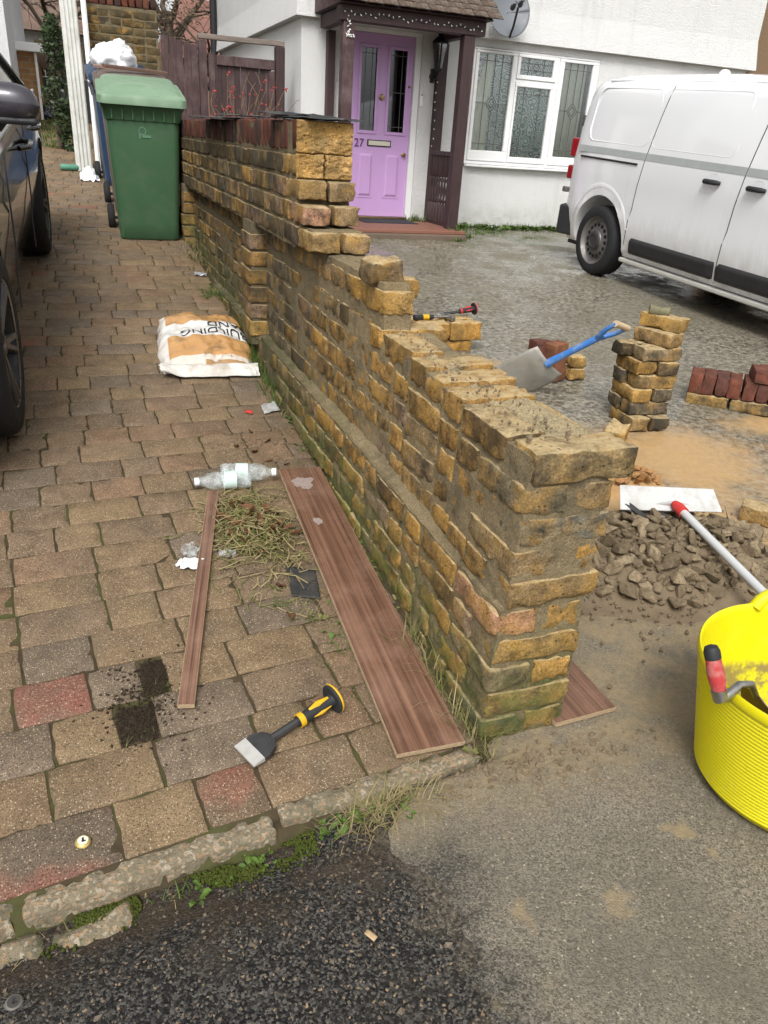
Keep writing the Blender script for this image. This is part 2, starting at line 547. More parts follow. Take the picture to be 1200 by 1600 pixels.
def m_yard(name):
    t = NT(name, 0.7, 0.30)
    p = t.pos()
    c = t.mix(t.ramp(t.noise(p, 30, 9, 0.8, 0.2), [(0.45, 0.0), (0.57, 1.0)]), (0.054, 0.048, 0.034), (0.29, 0.265, 0.21))
    c = t.mix(t.ramp(t.noise(p, 1.1, 5, 0.6), [(0.44, 0.0), (0.66, 0.55)]), c, (0.115, 0.098, 0.064))
    c = t.mix(t.ramp(t.noise(p, 90, 5, 0.75), [(0.48, 0.0), (0.64, 0.45)]), c, (0.36, 0.325, 0.25))
    y, x = t.xyz(p, 1), t.xyz(p, 0)
    # moss where water stands by the house and van
    mo = t.math('MULTIPLY', t.band(y, 6.9, 9.2), t.ramp(t.noise(p, 2.6, 6, 0.7), [(0.46, 0.0), (0.60, 0.85)]))
    c = t.mix(mo, c, (0.060, 0.075, 0.022))
    # spilled building sand
    def blob(cx, cy, r0, r1):
        d = t.n('VectorMath', {0: p, 1: (cx, cy, 0.06)}, operation='DISTANCE').outputs['Value']
        d = t.math('ADD', d, t.math('MULTIPLY', t.math('SUBTRACT', t.noise(p, 4.5, 6, 0.7), 0.5), 0.9))
        return t.band(d, r1, r0)
    s = t.math('MAXIMUM', blob(2.48, 2.56, 0.15, 0.62), blob(2.10, 3.95, 0.05, 0.36))
    s = t.math('MAXIMUM', s, blob(3.35, 2.8, 0.1, 0.42))
    s = t.math('MAXIMUM', s, blob(2.0, 2.0, 0.2, 0.62))
    c = t.mix(t.math('MULTIPLY', s, 0.9), c, t.mix(t.noise(p, 40, 5), (0.33, 0.20, 0.085), (0.50, 0.33, 0.155)))
    t.color(c)
    t.rough(t.ramp(t.noise(p, 2.2, 7, 0.72), [(0.42, 0.16), (0.60, 0.60)]))
    t.bump(t.noise(p, 20, 6, 0.7), 0.22, 0.006)
    t.bump(t.noise(p, 150, 3, 0.7), 0.25, 0.002)
    return t.mat

def m_wood(name, c0, c1, axis=1, stretch=16.0, scale=9.0, rough=0.45, var=0.0, ring=22.0, along=1.0):
    """timber grain along one object axis"""
    t = NT(name, rough, 0.35)
    lo = t.local()
    sc = [along, along, along]
    for i in range(3):
        if i != axis: sc[i] = stretch
    v = t.scaled(lo, tuple(sc))
    a = t.noise(v, scale * 0.28, 5, 0.6, 1.2)
    b_ = t.noise(v, scale * 1.5, 4, 0.7)
    f = t.math('ADD', t.math('MULTIPLY', a, 0.65), t.math('MULTIPLY', b_, 0.35))
    c = t.mix(t.ramp(f, [(0.34, 0.0), (0.64, 1.0)]), c0, c1)
    if var:
        c = t.mix(t.ramp(t.noise(lo, 5, 6, 0.7), [(0.45, 0.0), (0.7, var)]), c, tuple(min(1, x * 1.7 + 0.1) for x in c1))
    t.color(c)
    t.bump(b_, 0.3, 0.002)
    return t.mat

def m_render(name, col=(0.80, 0.80, 0.785), scale=60.0):
    """roughcast painted wall"""
    t = NT(name, 0.9, 0.2)
    p = t.pos()
    c = t.mix(t.noise(p, 1.7, 5, 0.6), tuple(x * 0.94 for x in col), tuple(min(1, x * 1.03) for x in col))
    st = t.ramp(t.noise(t.scaled(p, (5.0, 5.0, 0.8)), 1.0, 6, 0.7), [(0.54, 0.0), (0.74, 0.30)])
    c = t.mix(st, c, (0.42, 0.42, 0.38))
    low = t.math('MULTIPLY', t.band(t.xyz(p, 2), 0.75, 0.38), t.ramp(t.noise(p, 9, 5), [(0.35, 0.1), (0.65, 0.6)]))
    c = t.mix(low, c, (0.36, 0.36, 0.28))
    t.color(c)
    t.bump(t.noise(p, scale, 6, 0.7), 1.0, 0.020)
    t.bump(t.noise(p, scale * 4, 2, 0.6), 0.3, 0.003)
    return t.mat

def m_leaf(name, c0, c1, rough=0.6):
    t = NT(name, rough, 0.25)
    c = t.mix(t.noise(t.pos(), 35, 2), c0, c1)
    c = t.mix(t.math('MULTIPLY', t.info('Random'), 0.3), c, c0)
    t.color(c)
    return t.mat

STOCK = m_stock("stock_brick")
STOCK_LOOSE = m_stock("loose_stock_brick", wall=False)
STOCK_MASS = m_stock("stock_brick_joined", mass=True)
PAVER_MASS = m_paver("tumbled_paver_joined", mass=True)
MORTAR = m_mortar("lime_mortar")
MORTAR_FRESH = m_mortar("fresh_mortar", (0.42, 0.34, 0.205), moss=False)
PAVER = m_paver("tumbled_paver")
ASPHALT = m_asphalt("dark_asphalt", True)
TARMAC = m_asphalt("footway_tarmac", False)
YARD = m_yard("worn_concrete")
RENDER = m_render("white_roughcast")
SOIL = simple("soil", (0.075, 0.052, 0.033), 0.95, 0.1, var=0.5, scale=30, bump=1.0, bscale=70, dirt=(0.06, 0.08, 0.02), dscale=9)
MUD = simple("sandy_mud", (0.17, 0.128, 0.082), 0.92, 0.2, var=0.35, scale=26, bump=0.9, bscale=90)
BLACK_PLASTIC = simple("black_plastic", (0.022, 0.022, 0.024), 0.55, 0.4, var=0.3, bump=0.15, bscale=200)
RUBBER = simple("tyre_rubber", (0.018, 0.018, 0.019), 0.8, 0.3, var=0.3, bump=0.2, bscale=120)
STEEL = simple("worn_steel", (0.42, 0.41, 0.39), 0.38, 0.5, 1.0, var=0.3, scale=25, dirt=(0.10, 0.085, 0.07), dscale=22)
DARKSTEEL = simple("dark_steel", (0.07, 0.07, 0.072), 0.5, 0.5, 0.7, var=0.4, scale=30)
WHITE_UPVC = simple("white_plastic", (0.80, 0.80, 0.79), 0.35, 0.45, var=0.03, scale=4)
# ------------------------------------------------------------------ levels of the ground
def z_drive(y):
    if y < 14: return 0.1 * (y - 1.1)
    return 1.29 + 0.02 * (y - 14)
def z_yard(y):
    return 0.046 * max(0.0, y - 1.2)
def kerb_y(x):
    return 1.123 + 0.11 * x

def structure(o):
    o["kind"] = "structure"
    return o

# wide ground under everything
b = MB()
b.grid(lambda u, v: (-400 + 800*u, -400 + 800*v, -0.22), 8, 8)
structure(b.build('ground', SOIL))

# dark asphalt below the drive's kerb
rng = random.Random(3)
b = MB()
def road_z(x, y):
    """road level with the gully that dips towards the drive's kerb"""
    k = kerb_y(x) - y
    g = (1 - sstep(0.05, 0.22, k)) * (1 - sstep(0.26, 0.44, x))
    return -0.012 - 0.036 * g + 0.004 * nz(x * 2.2, y * 2.2) + 0.0025 * nz(x * 14, y * 14)
def rd(u, v):
    x = -7 + 16 * u if abs(u - 0.46) > 0.07 else -7 + 16 * u
    return (x, -5.0 + 6.18 * (v ** 0.5), road_z(x, -5.0 + 6.18 * (v ** 0.5)))
b.grid(rd, 420, 190)
structure(b.build('road', ASPHALT, smooth=180))

# lighter footway tarmac: a sheet with a ragged edge over the asphalt
edge = [(0.36, -4.0), (0.43, -1.0), (0.48, 0.30), (0.514, 0.64), (0.538, 0.775), (0.542, 0.914), (0.505, 0.965), (0.474, 1.006), (0.476, 1.064), (0.507, 1.099), (0.571, 1.150), (0.80, 1.19)]
def edge_x(y):
    for (x0, y0), (x1, y1) in zip(edge, edge[1:]):
        if y0 <= y <= y1: return x0 + (x1 - x0) * (y - y0) / (y1 - y0)
    return edge[-1][0] if y > edge[-1][1] else edge[0][0]
def pav(u, v):
    y = -4.0 + 5.95 * (v ** 0.72)
    x0 = edge_x(y) + 0.030 * nz(y * 9, 3.1) + 0.020 * nz(y * 24, 5.1) + 0.012 * nz(y * 75, 1.1) + 0.008 * nz(y * 190, 2.1) if y < 1.19 else 0.80
    x = x0 + (11.0 - x0) * (u ** 1.9)
    z = z_yard(y) - 0.007 * (1 - min(1, (x - x0) * 14)) + 0.004 * nz(x * 1.6, y * 1.6) * min(1, (x - x0) * 3)
    if y < 1.19 and u == 0: z = -0.05
    return (x, y, z - 0.001)
b = MB()
b.grid(pav, 110, 330)
structure(b.build('pavement', TARMAC, smooth=180))

# concrete front yard of the house
b = MB()
def yd(u, v):
    y = 1.62 + 7.9 * v
    x = 1.0 + 11.0 * u
    if v == 0: y += 0.06 * nz(x * 9, 2.0)
    z = z_yard(y) + 0.008 + 0.012 * nz(x * 0.9, y * 0.9, 4) + 0.005 * nz(x * 3, y * 3, 4)
    if v == 0: z -= 0.03
    return (x, y, z)
b.grid(yd, 90, 90)
structure(b.build('front_yard', YARD, smooth=180))

# ------------------------------------------------------------------ block-paved drive
drive = structure(thing('driveway', None, None))
b = MB()
b.grid(lambda u, v: (fr(u, -3.4, 0.80), max(kerb_y(fr(u, -3.4, 0.80)) + 0.005, fr(v, 1.0, 15.0)), z_drive(max(1.06, fr(v, 1.0, 15.0))) - 0.0050 + 0.001 * nz(fr(u, -3.4, .8) * 9, fr(v, 1, 15) * 9)), 60, 220)
BED = simple("bedding_soil", (0.058, 0.044, 0.026), 0.95, 0.1, var=0.5, scale=30, bump=1.0, bscale=90, dirt=(0.066, 0.086, 0.022), dscale=5)
b.build('bedding', BED, drive, smooth=180)
PALETTE = [(0.188, 0.132, 0.078), (0.181, 0.125, 0.075), (0.172, 0.121, 0.077), (0.197, 0.138, 0.080), (0.163, 0.115, 0.075), (0.187, 0.121, 0.075), (0.148, 0.112, 0.080)]
PV0, PVP = 1.222, 0.1395
PAVW = 0.1372
paver_mesh = {}
for L in (0.226, 0.168, 0.136):
    paver_mesh[L] = [rough_box('paver', PAVER, L - 0.003, PAVW, 0.05, int(L * 1000) + k, n=(8, 6, 3), r=0.0032, amp=0.0007, chip=0.46, freq=34, smooth=60, chipd=0.004) for k in range(5)]
def warp_a(v):
    return 0.115 * (1 - sstep(1.1, 4.4, v))
GAPS = {3: (0.035, 0.095), 2: (-0.03, 0.055)}
rng = random.Random(11)
pv = []
row = 0
v = PV0
while v < 13.9:
    x = -3.3 + rng.uniform(-0.1, 0.1)
    while x < 0.768:
        L = rng.choice((0.226, 0.226, 0.168, 0.168, 0.136))
        if row in GAPS:
            g0, g1 = GAPS[row]
            if x < g0 < x + L:
                L = g0 - x
                if L < 0.04:
                    x = g1
                    continue
            elif g0 <= x < g1:
                x = g1
                continue
        Lc = min(L, 0.772 - x)
        if Lc < 0.03: break
        key = min(paver_mesh, key=lambda q: abs(q - Lc))
        me = rng.choice(paver_mesh[key])
        xc = x + Lc / 2
        a = warp_a(v)
        y = v + a * xc
        rot = (math.atan(0.1) + rng.gauss(0, 0.004), rng.gauss(0, 0.004), math.atan(a) + rng.gauss(0, 0.006))
        if rng.random() < 0.5: rot = (rot[0], rot[1], rot[2])
        sc = ((Lc - 0.003) / (key - 0.003), 1 - 0.035 * (xc - 0.3) if v < 4.2 else 1, 1)
        loc = (xc, y, z_drive(y) - 0.025 + rng.gauss(0, 0.0009))
        c = rng.choice(PALETTE)
        k = rng.uniform(0.90, 1.10)
        al = 0.75 if rng.random() < 0.025 or (x < -0.12 and v < 1.75 and rng.random() < 0.3) else 0.0
        pv.append((me, loc, rot, sc, (c[0]*k, c[1]*k, c[2]*k, al)))
        x += L
    v += PVP
    row += 1
pv.sort(key=lambda q: -seen_size(q[1]) if q[1][0] > -0.85 else 0)
for me, loc, rot, sc, c in pv[:300]:
    link('paver', me, drive, loc, rot, sc, c)
mass('paver_field', [(me, TRS(l, r, s), c) for me, l, r, s, c in pv[300:]], PAVER_MASS, drive)

# concrete edging of the drive
kerb = structure(thing('kerb', None, None))
t = NT("exposed_aggregate", 0.85, 0.3)
lo = t.pos()
vc = t.vor(lo, 140, out='Color')
c = t.mix(t.noise(lo, 70, 6, 0.75), (0.11, 0.09, 0.058), (0.30, 0.25, 0.17))
c = t.mix(t.ramp(t.xyz(vc, 0), [(0.66, 0.0), (0.70, 0.7)]), c, t.mix(t.xyz(vc, 1), (0.32, 0.185, 0.085), (0.44, 0.39, 0.30)))
c = t.mix(t.ramp(t.noise(lo, 8, 6, 0.7), [(0.52, 0), (0.68, 0.75)]), c, (0.055, 0.06, 0.03))
t.color(c)
t.bump(t.ramp(t.vor(lo, 175), [(0, 1.0), (0.6, 0.0)]), 0.5, 0.0025)
t.bump(t.noise(lo, 40, 7, 0.75), 0.8, 0.010)
AGG = t.mat
kx = [(-3.2, -2.3), (-2.29, -1.37), (-1.36, -0.82), (-0.81, -0.232), (-0.222, 0.262), (0.276, 0.762)]
for i, (x0, x1) in enumerate(kx):
    L = x1 - x0
    me = rough_box('kerb_stone', AGG, L, 0.052, 0.15, 40 + i, n=(40, 6, 5), r=0.005, amp=0.0022, chip=0.45, freq=30, smooth=60)
    xc = (x0 + x1) / 2
    dz = 0.004 if i == 5 else -0.004
    link('kerb_stone', me, kerb, (xc, kerb_y(xc) + (0.006 if i == 5 else 0), -0.073 + dz + 0.1 * (kerb_y(xc) - 1.1)), (0, 0.003 * (-1) ** i - 0.010, math.atan(0.11) + 0.008 * (-1) ** i))
# soil packed under and between the stones
b = MB()
b.grid(lambda u, v: (fr(u, -3.2, 0.86), kerb_y(fr(u, -3.2, 0.86)) + fr(v, -0.034, 0.045), -0.014 + 0.012 * v + 0.004 * nz(u * 160, v * 6) - (0.05 if v == 0 else 0)), 200, 5)
b.build('packed_soil', BED, kerb, smooth=180)
# lower broken footing stones in front
for i, (x, y, L) in enumerate([(-0.235, 1.035, 0.10), (-0.10, 1.042, 0.15), (-0.62, 0.98, 0.3)]):
    me = rough_box('footing_stone', AGG, L, 0.07, 0.05, 60 + i, n=(8, 4, 3), r=0.016, amp=0.010, chip=0.5, freq=22, smooth=70)
    link('footing_stone', me, kerb, (x, y, -0.062), (0.2, 0.0, 0.16))

# loose stones and grit on the asphalt
STONE = simple("pebble", (0.125, 0.10, 0.072), 0.8, 0.3, var=0.6, scale=22)
rng = random.Random(5)
b = MB()
for i in range(1900):
    x, y = rng.uniform(-0.5, 0.9), rng.uniform(0.35, 1.10)
    if x > edge_x(y) - 0.02 or y > kerb_y(x) - 0.04: continue
    near_k = sstep(0.6, 1.0, y)
    s = rng.uniform(0.0012, 0.0045) * (1.0 + 0.8 * (rng.random() < 0.05))
    M = TRS((x, y, road_z(x, y) + s * 0.35), (rng.uniform(0, 6), rng.uniform(0, 6), rng.uniform(0, 6)), (s * rng.uniform(0.8, 1.7), s, s * rng.uniform(0.5, 0.9)))
    b.add([(1, 0, 0), (-1, 0, 0), (0, 1, 0), (0, -1, 0), (0, 0, 1), (0, 0, -1)], [(0, 2, 4), (2, 1, 4), (1, 3, 4), (3, 0, 4), (2, 0, 5), (1, 2, 5), (3, 1, 5), (0, 3, 5)], M)
o = b.build('gravel', STONE)
tag(o, 'loose grit and pebbles scattered on the dark asphalt', 'gravel', kind='stuff')
# ------------------------------------------------------------------ the garden wall between drive and yard
CH = 0.0757
YB = 6.95
def rise(y, z):
    """the courses climb a little away from the pier"""
    return 0.050 * sstep(1.30, 2.25, y) * min(1.0, z / 0.72)
def xface(y, z):
    """left (drive) face of the wall"""
    near = 1 - sstep(1.40, 1.95, y)
    if z < 0.38:
        return 0.777 + 0.010 * near
    return 0.813 - 0.020 * near * (1 - min(1, z / 0.76))

def mk(kind, L, W, H, cnt, **kw):
    return [rough_box('brick', STOCK, L, W, H, 100 * kind + k, **kw) for k in range(cnt)]
S_NEAR = mk(1, 0.213, 0.100, 0.064, 9, n=(11, 7, 6), r=0.0034, amp=0.0024, chip=0.47, freq=31, chipd=0.0055)
H_NEAR = mk(2, 0.213, 0.100, 0.064, 7, n=(11, 7, 6), r=0.0034, amp=0.0024, chip=0.47, freq=31, ends=0.005, chipd=0.0055)
S_FAR = mk(3, 0.213, 0.100, 0.064, 8, n=(5, 3, 3), r=0.004, amp=0.0026, chip=0.42, freq=28)
STOCKS = [(0.315, 0.185, 0.062), (0.330, 0.200, 0.075), (0.270, 0.165, 0.062), (0.235, 0.165, 0.088), (0.190, 0.148, 0.092), (0.150, 0.128, 0.095), (0.205, 0.142, 0.100), (0.300, 0.170, 0.052), (0.175, 0.118, 0.088)]
PINK = (0.36, 0.200, 0.125)
def stock_col(rng, grime=0.35):
    c = rng.choice(STOCKS if grime > 0.3 else STOCKS[:4] + STOCKS[6:8] + STOCKS[:3])
    k = rng.uniform(0.85, 1.12)
    return (c[0]*k, c[1]*k, c[2]*k, min(1, max(0, rng.gauss(grime, 0.28))))

wall = thing('brick_wall', 'half-demolished yellow stock brick garden wall stepping down to a pier at the pavement', 'wall', (0.9, 1.24, 0))
WO = Vector((0.9, 1.24, 0))
rng = random.Random(21)
items = []
def put(me, loc, rotz, L=0.213, W=0.100, H=0.064, col=None, tilt=0.0, j=1.0):
    """brick centred at loc; L runs along the direction rotz"""
    rot = (rng.gauss(0, 0.012) * j, rng.gauss(0, 0.012) * j + tilt, rotz + rng.gauss(0, 0.010) * j)
    flip = rng.choice((0, pi))
    rot = (rot[0], rot[1], rot[2] + flip)
    items.append((me, tuple(loc), rot, (L / 0.213, W / 0.100, H / 0.064), col or stock_col(rng, 0.25 if loc[1] < 2.9 else 0.5)))

FRONT_COL = {9: (0.29, 0.205, 0.10, 0.42), 8: (0.19, 0.155, 0.10, 0.3), 7: (0.16, 0.145, 0.11, 0.1), 6: (0.27, 0.19, 0.10, 0.1), 5: (0.25, 0.165, 0.075, 0.2), 4: PINK + (0.0,), 3: (0.27, 0.18, 0.07, 0.3), 2: (0.20, 0.16, 0.09, 0.3), 1: (0.25, 0.17, 0.07, 0.4), 0: (0.13, 0.12, 0.08, 0.4)}
YEND = {10: 2.14}
for k in range(11):
    z = k * CH + 0.035 + (0.030 if k == 10 else 0)
    y = 1.236 + 0.008 * (k / 10) + rng.gauss(0, 0.004)
    if k == 9: y -= 0.010
    near = S_NEAR
    y0 = YEND.get(k, y)
    xf = xface(y0, z)
    # end facing the pavement
    if k <= 9:
        if k % 2 == 1:
            L = 0.226 if k < 9 else 0.250
            xo = 0.004 if k < 9 else 0.006
            put(rng.choice(H_NEAR), (xf + xo + L / 2 + 0.002, y + 0.051, z), 0, L=L, col=FRONT_COL[k], j=0.8, H=0.064 if k < 9 else 0.070)
            ycur = y + 0.1025 + 0.011
            yr = ycur
        else:
            put(rng.choice(S_NEAR), (xf + 0.052, y + 0.107, z), pi / 2, W=0.108, col=FRONT_COL[k], j=0.8)
            put(rng.choice(S_NEAR), (xf + 0.170, y + 0.107 + 0.004, z), pi / 2, W=0.102, col=stock_col(rng, 0.3), j=0.8)
            ycur = y + 0.215 + 0.011
            yr = ycur
    else:
        put(rng.choice(S_NEAR), (xf + 0.050, y0 + 0.107, z + rise(y0, z)), pi / 2, col=(0.30, 0.19, 0.07, 0.15), H=0.068)
        ycur = y0 + 0.226
        yr = 2.45
    # drive side
    head = rng.random() < 0.5
    while ycur < YB:
        m_ = S_NEAR if ycur < 2.9 else S_FAR
        L = 0.1025 if head else 0.215
        xf = xface(ycur + L / 2, z) + rng.gauss(0, 0.0025)
        zz = z + rise(ycur + L / 2, z) + 0.004 * nz(ycur * 2.2, k * 3.7)
        if head:
            put(rng.choice(m_), (xf + 0.107, ycur + 0.051, zz), 0)
        else:
            put(rng.choice(m_), (xf + 0.051, ycur + 0.107, zz), pi / 2)
        ycur += L + 0.0105 + rng.gauss(0, 0.0015)
        head = (not head) if rng.random() < 0.8 else head
    # yard side
    while yr < YB:
        put(rng.choice(S_FAR), (1.028 - 0.050 * sstep(1.45, 2.0, yr) - 0.052 + rng.gauss(0, 0.002), yr + 0.107, z + (rise(yr, z) if k == 10 else 0)), pi / 2)
        yr += 0.2265
# upper band that overhangs the recessed panels
XU = 0.757
ends = {0: 2.735, 1: 2.862, 2: 2.925, 3: 2.985}
for i in range(4):
    z = 0.928 + 0.080 * i + 0.035
    ycur = ends[i]
    head = i % 2 == 0
    first = True
    while ycur < YB:
        L = 0.1025 if head else 0.215
        m_ = S_NEAR if first else S_FAR
        col = None
        if first and i == 1: col = PINK + (0.0,)
        elif first: col = (0.31, 0.20, 0.085, 0.05)
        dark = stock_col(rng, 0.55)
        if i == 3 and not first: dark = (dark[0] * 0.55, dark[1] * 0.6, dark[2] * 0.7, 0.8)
        if head or first: put(rng.choice(m_), (XU + 0.107 if not first else XU + 0.055, ycur + (0.051 if not first else 0.107), z), 0 if not first else pi / 2, col=col or dark, H=0.067, W=0.100 if not first else 0.106)
        else: put(rng.choice(m_), (XU + 0.051, ycur + 0.107, z), pi / 2, col=col or dark, H=0.067)
        if first: L = 0.215
        ycur += L + 0.011
        head = not head
        first = False
    yr = ends[i] + (0.0 if i != 1 else 0.01)
    first = True
    while yr < YB:
        put(rng.choice(S_NEAR if first else S_FAR), (XU + 0.170, yr + 0.107, z), pi / 2, H=0.067, col=(0.28, 0.19, 0.10, 0.15) if first else None)
        yr += 0.2265
        first = False
# small piers in the recess on the drive side
for (ya, n0, n1) in ((3.74, 5, 11), (6.25, 5, 11)):
    for k in range(n0, n1):
        put(rng.choice(S_FAR), (0.737 + 0.055 + rng.gauss(0, 0.004), ya + 0.107, k * CH + 0.035 + rise(ya, k * CH)), pi / 2, W=0.108, H=0.070, col=stock_col(rng, 0.25))
items.sort(key=lambda q: -(seen_size(q[1]) + (0 if q[1][0] < 0.93 or q[1][1] < 1.5 or q[1][2] > 0.7 else -0.6)))
for me, loc, rot, sc, c in items[:300]:
    link('brick', me, wall, Vector(loc) - WO, rot, sc, c)
mass('brick_courses', [(me, Matrix.Translation(-WO) @ TRS(l, r, s), c) for me, l, r, s, c in items[300:]], STOCK_MASS, wall)

# mortar: rough core set back behind the brick faces
def lump_box(b, x0, x1, y0, y1, z0, z1, step=0.02, amp=0.004, xf=None, bent=False):
    nx, ny, nz_ = max(2, int((x1-x0)/0.03)), max(2, int((y1-y0)/step)), max(2, int((z1-z0)/step))
    def P(x, y, z):
        q = Vector((x, y, z))
        nv = noise.noise_vector(q * 33)
        n2 = noise.noise_vector(q * 11)
        sh = xf(y, z) if xf and x <= x0 + 1e-6 else 0
        return (x + sh + nv.x*amp + n2.x*amp*0.7, y + nv.y*amp, z + nv.z*amp + (rise(y, z) if bent else 0))
    b.grid(lambda u, v: P(x0, fr(u, y0, y1), fr(v, z0, z1)), ny, nz_)
    b.grid(lambda u, v: P(x1, fr(u, y0, y1), fr(v, z0, z1)), min(ny, 60), nz_)
    b.grid(lambda u, v: P(fr(u, x0, x1), y0, fr(v, z0, z1)), nx, nz_)
    b.grid(lambda u, v: P(fr(u, x0, x1), y1, fr(v, z0, z1)), nx, nz_)
    b.grid(lambda u, v: P(fr(u, x0, x1), fr(v, y0, y1), z1), nx, ny)
b = MB()
lump_box(b, 0.7830, 0.970, 1.248, YB, -0.06, 0.378, 0.016, 0.0045, lambda y, z: 0.010 * (1 - sstep(1.40, 1.95, y)), True)
lump_box(b, 0.8180, 0.970, 1.248, YB, 0.30, 0.738, 0.016, 0.0045, lambda y, z: -0.020 * (1 - sstep(1.40, 1.95, y)) * (1 - min(1, z / 0.76)), True)
lump_box(b, 0.821, 0.905, 2.148, YB, 0.72, 0.842, 0.014, 0.005)
lump_box(b, 0.821, 0.905, 2.17, YB, 0.80, 0.925, 0.02)
lump_box(b, 0.88, 0.965, 2.50, YB, 0.70, 0.925, 0.025)
lump_box(b, 0.766, 0.972, 2.99, YB, 0.918, 1.252, 0.02)
lump_box(b, 0.775, 0.965, 2.79, 3.05, 0.935, 1.00, 0.02)
lump_box(b, 0.745, 0.83, 3.752, 3.945, 0.36, 0.93, 0.02)
lump_box(b, 0.745, 0.83, 6.262, 6.455, 0.36, 0.93, 0.02)
lump_box(b, 0.94, 1.018, 1.250, 1.62, -0.06, 0.738)
o = b.build('mortar_core', MORTAR, wall, smooth=180, loc=-WO)
# fresh mortar smeared over the top of the low part, and the haunch on the plinth ledge
b = MB()
def topm(u, v):
    x, y = fr(u, 0.835, 1.045), fr(v, 1.272, 2.46)
    d = min(u, 1-u, v * 4, (1-v) * 4) * 2
    n_ = nz(x * 14, y * 9, 1) * 0.5 + nz(x * 40, y * 40, 2) * 0.3 + nz(x * 90, y * 90, 5) * 0.15
    right = sstep(0.875, 0.945, x + 0.05 * nz(y * 7, 3) + 0.02 * nz(y * 25, x * 25, 6))
    hgt = -0.020 + (0.016 * right + 0.010 * n_ + 0.006 * nz(x * 140, y * 140, 7)) * min(1, d * 2) + rise(y, 0.75) * (1 - sstep(0.90, 0.94, x))
    return (x + 0.006 * nz(y*30, 1) - 0.055 * u * sstep(1.45, 2.0, y), y, 0.757 + 0.001 + hgt)
b.grid(topm, 70, 330)
def haunch(u, v):
    y = fr(v, 1.45, YB)
    w = 0.036 * sstep(1.42, 1.9, y) + 0.004
    x = 0.779 + 0.010 * (1 - sstep(1.40, 1.95, y)) + w * u
    z = 0.376 + rise(y, 0.376) + 0.026 * u * u * (1 - 0.45 * sstep(2.4, 3.2, y)) + 0.006 * nz(x * 30, y * 18) + 0.005 * nz(x*80, y*60)
    return (x, y, z)
b.build('fresh_mortar', MORTAR_FRESH, wall, smooth=180, loc=-WO)
b = MB()
b.grid(haunch, 6, 260)
b.build('plinth_haunch', MORTAR, wall, smooth=180, loc=-WO)
# ragged end of the upper part: exposed yellow core where bricks were cut away
b = MB()
def endf(u, v):
    x, z = fr(u, 0.762, 0.975), fr(v, 1.160, 1.354)
    y = 2.968 + 0.006 * nz(x * 18, z * 30, 3) + 0.004 * nz(x * 60, z * 80) + 0.0022 * nz(x * 150, z * 190) + 0.022 * (1 if 0.47 < u + 0.03 * nz(z * 60, 1) < 0.50 and v < 0.42 else 0) + 0.014 * (1 if abs(v - 0.44 - 0.03 * nz(x * 30, 2)) < 0.012 else 0)
    d = min(u, 1 - u, v, 1 - v)
    if d < 0.02: y += 0.016
    return (x, y, z)
b.grid(endf, 80, 90)
CORE = m_stock("broken_brick_core", wall=False)
o = b.build('broken_end', CORE, wall, smooth=180, loc=-WO)
o.color = (0.36, 0.225, 0.09, 0.0)

# red brick-on-edge coping
t = NT("red_engineering_brick", 0.85, 0.2)
lo = t.local()
c = t.mix(1.0, t.info('Color'), t.ramp(t.noise(lo, 20, 5, 0.65), [(0.3, 0.6), (0.7, 1.25)]), 'MULTIPLY')
c = t.mix(t.ramp(t.noise(t.scaled(lo, (1, 1, 0.35)), 26, 5, 0.7), [(0.52, 0), (0.68, 0.8)]), c, (0.035, 0.030, 0.024))
c = t.mix(t.ramp(t.noise(lo, 90, 3), [(0.72, 0), (0.78, 0.7)]), c, (0.5, 0.45, 0.38))
t.color(c)
t.bump(t.noise(lo, 70, 5, 0.7), 0.6, 0.004)
RED = t.mat
reds = [rough_box('coping_brick', RED, 0.213, 0.061, 0.102, 700 + k, n=(4, 3, 4), r=0.006, amp=0.003, chip=0.4, freq=24) for k in range(5)]
y = 2.985
rng = random.Random(8)
REDC = [(0.17, 0.052, 0.030), (0.14, 0.046, 0.030), (0.11, 0.042, 0.030), (0.155, 0.060, 0.036), (0.075, 0.042, 0.034)]
while y < YB:
    c = rng.choice(REDC)
    dk = 0.38 if 4.3 < y < 5.1 else 0.66
    link('coping_brick', rng.choice(reds), wall, Vector((0.757 + 0.109 + rng.gauss(0, 0.0025), y + 0.031, 1.304 + rng.gauss(0, 0.0015))) - WO, (rng.gauss(0, .01), rng.gauss(0, .008), rng.gauss(0, .01)), None, (c[0]*dk, c[1]*dk, c[2]*dk, 1))
    y += 0.0705
b = MB()
lump_box(b, 0.765, 0.968, 2.995, YB, 1.245, 1.345, 0.025, 0.002)
b.build('coping_joint', MORTAR, wall, smooth=180, loc=-WO)

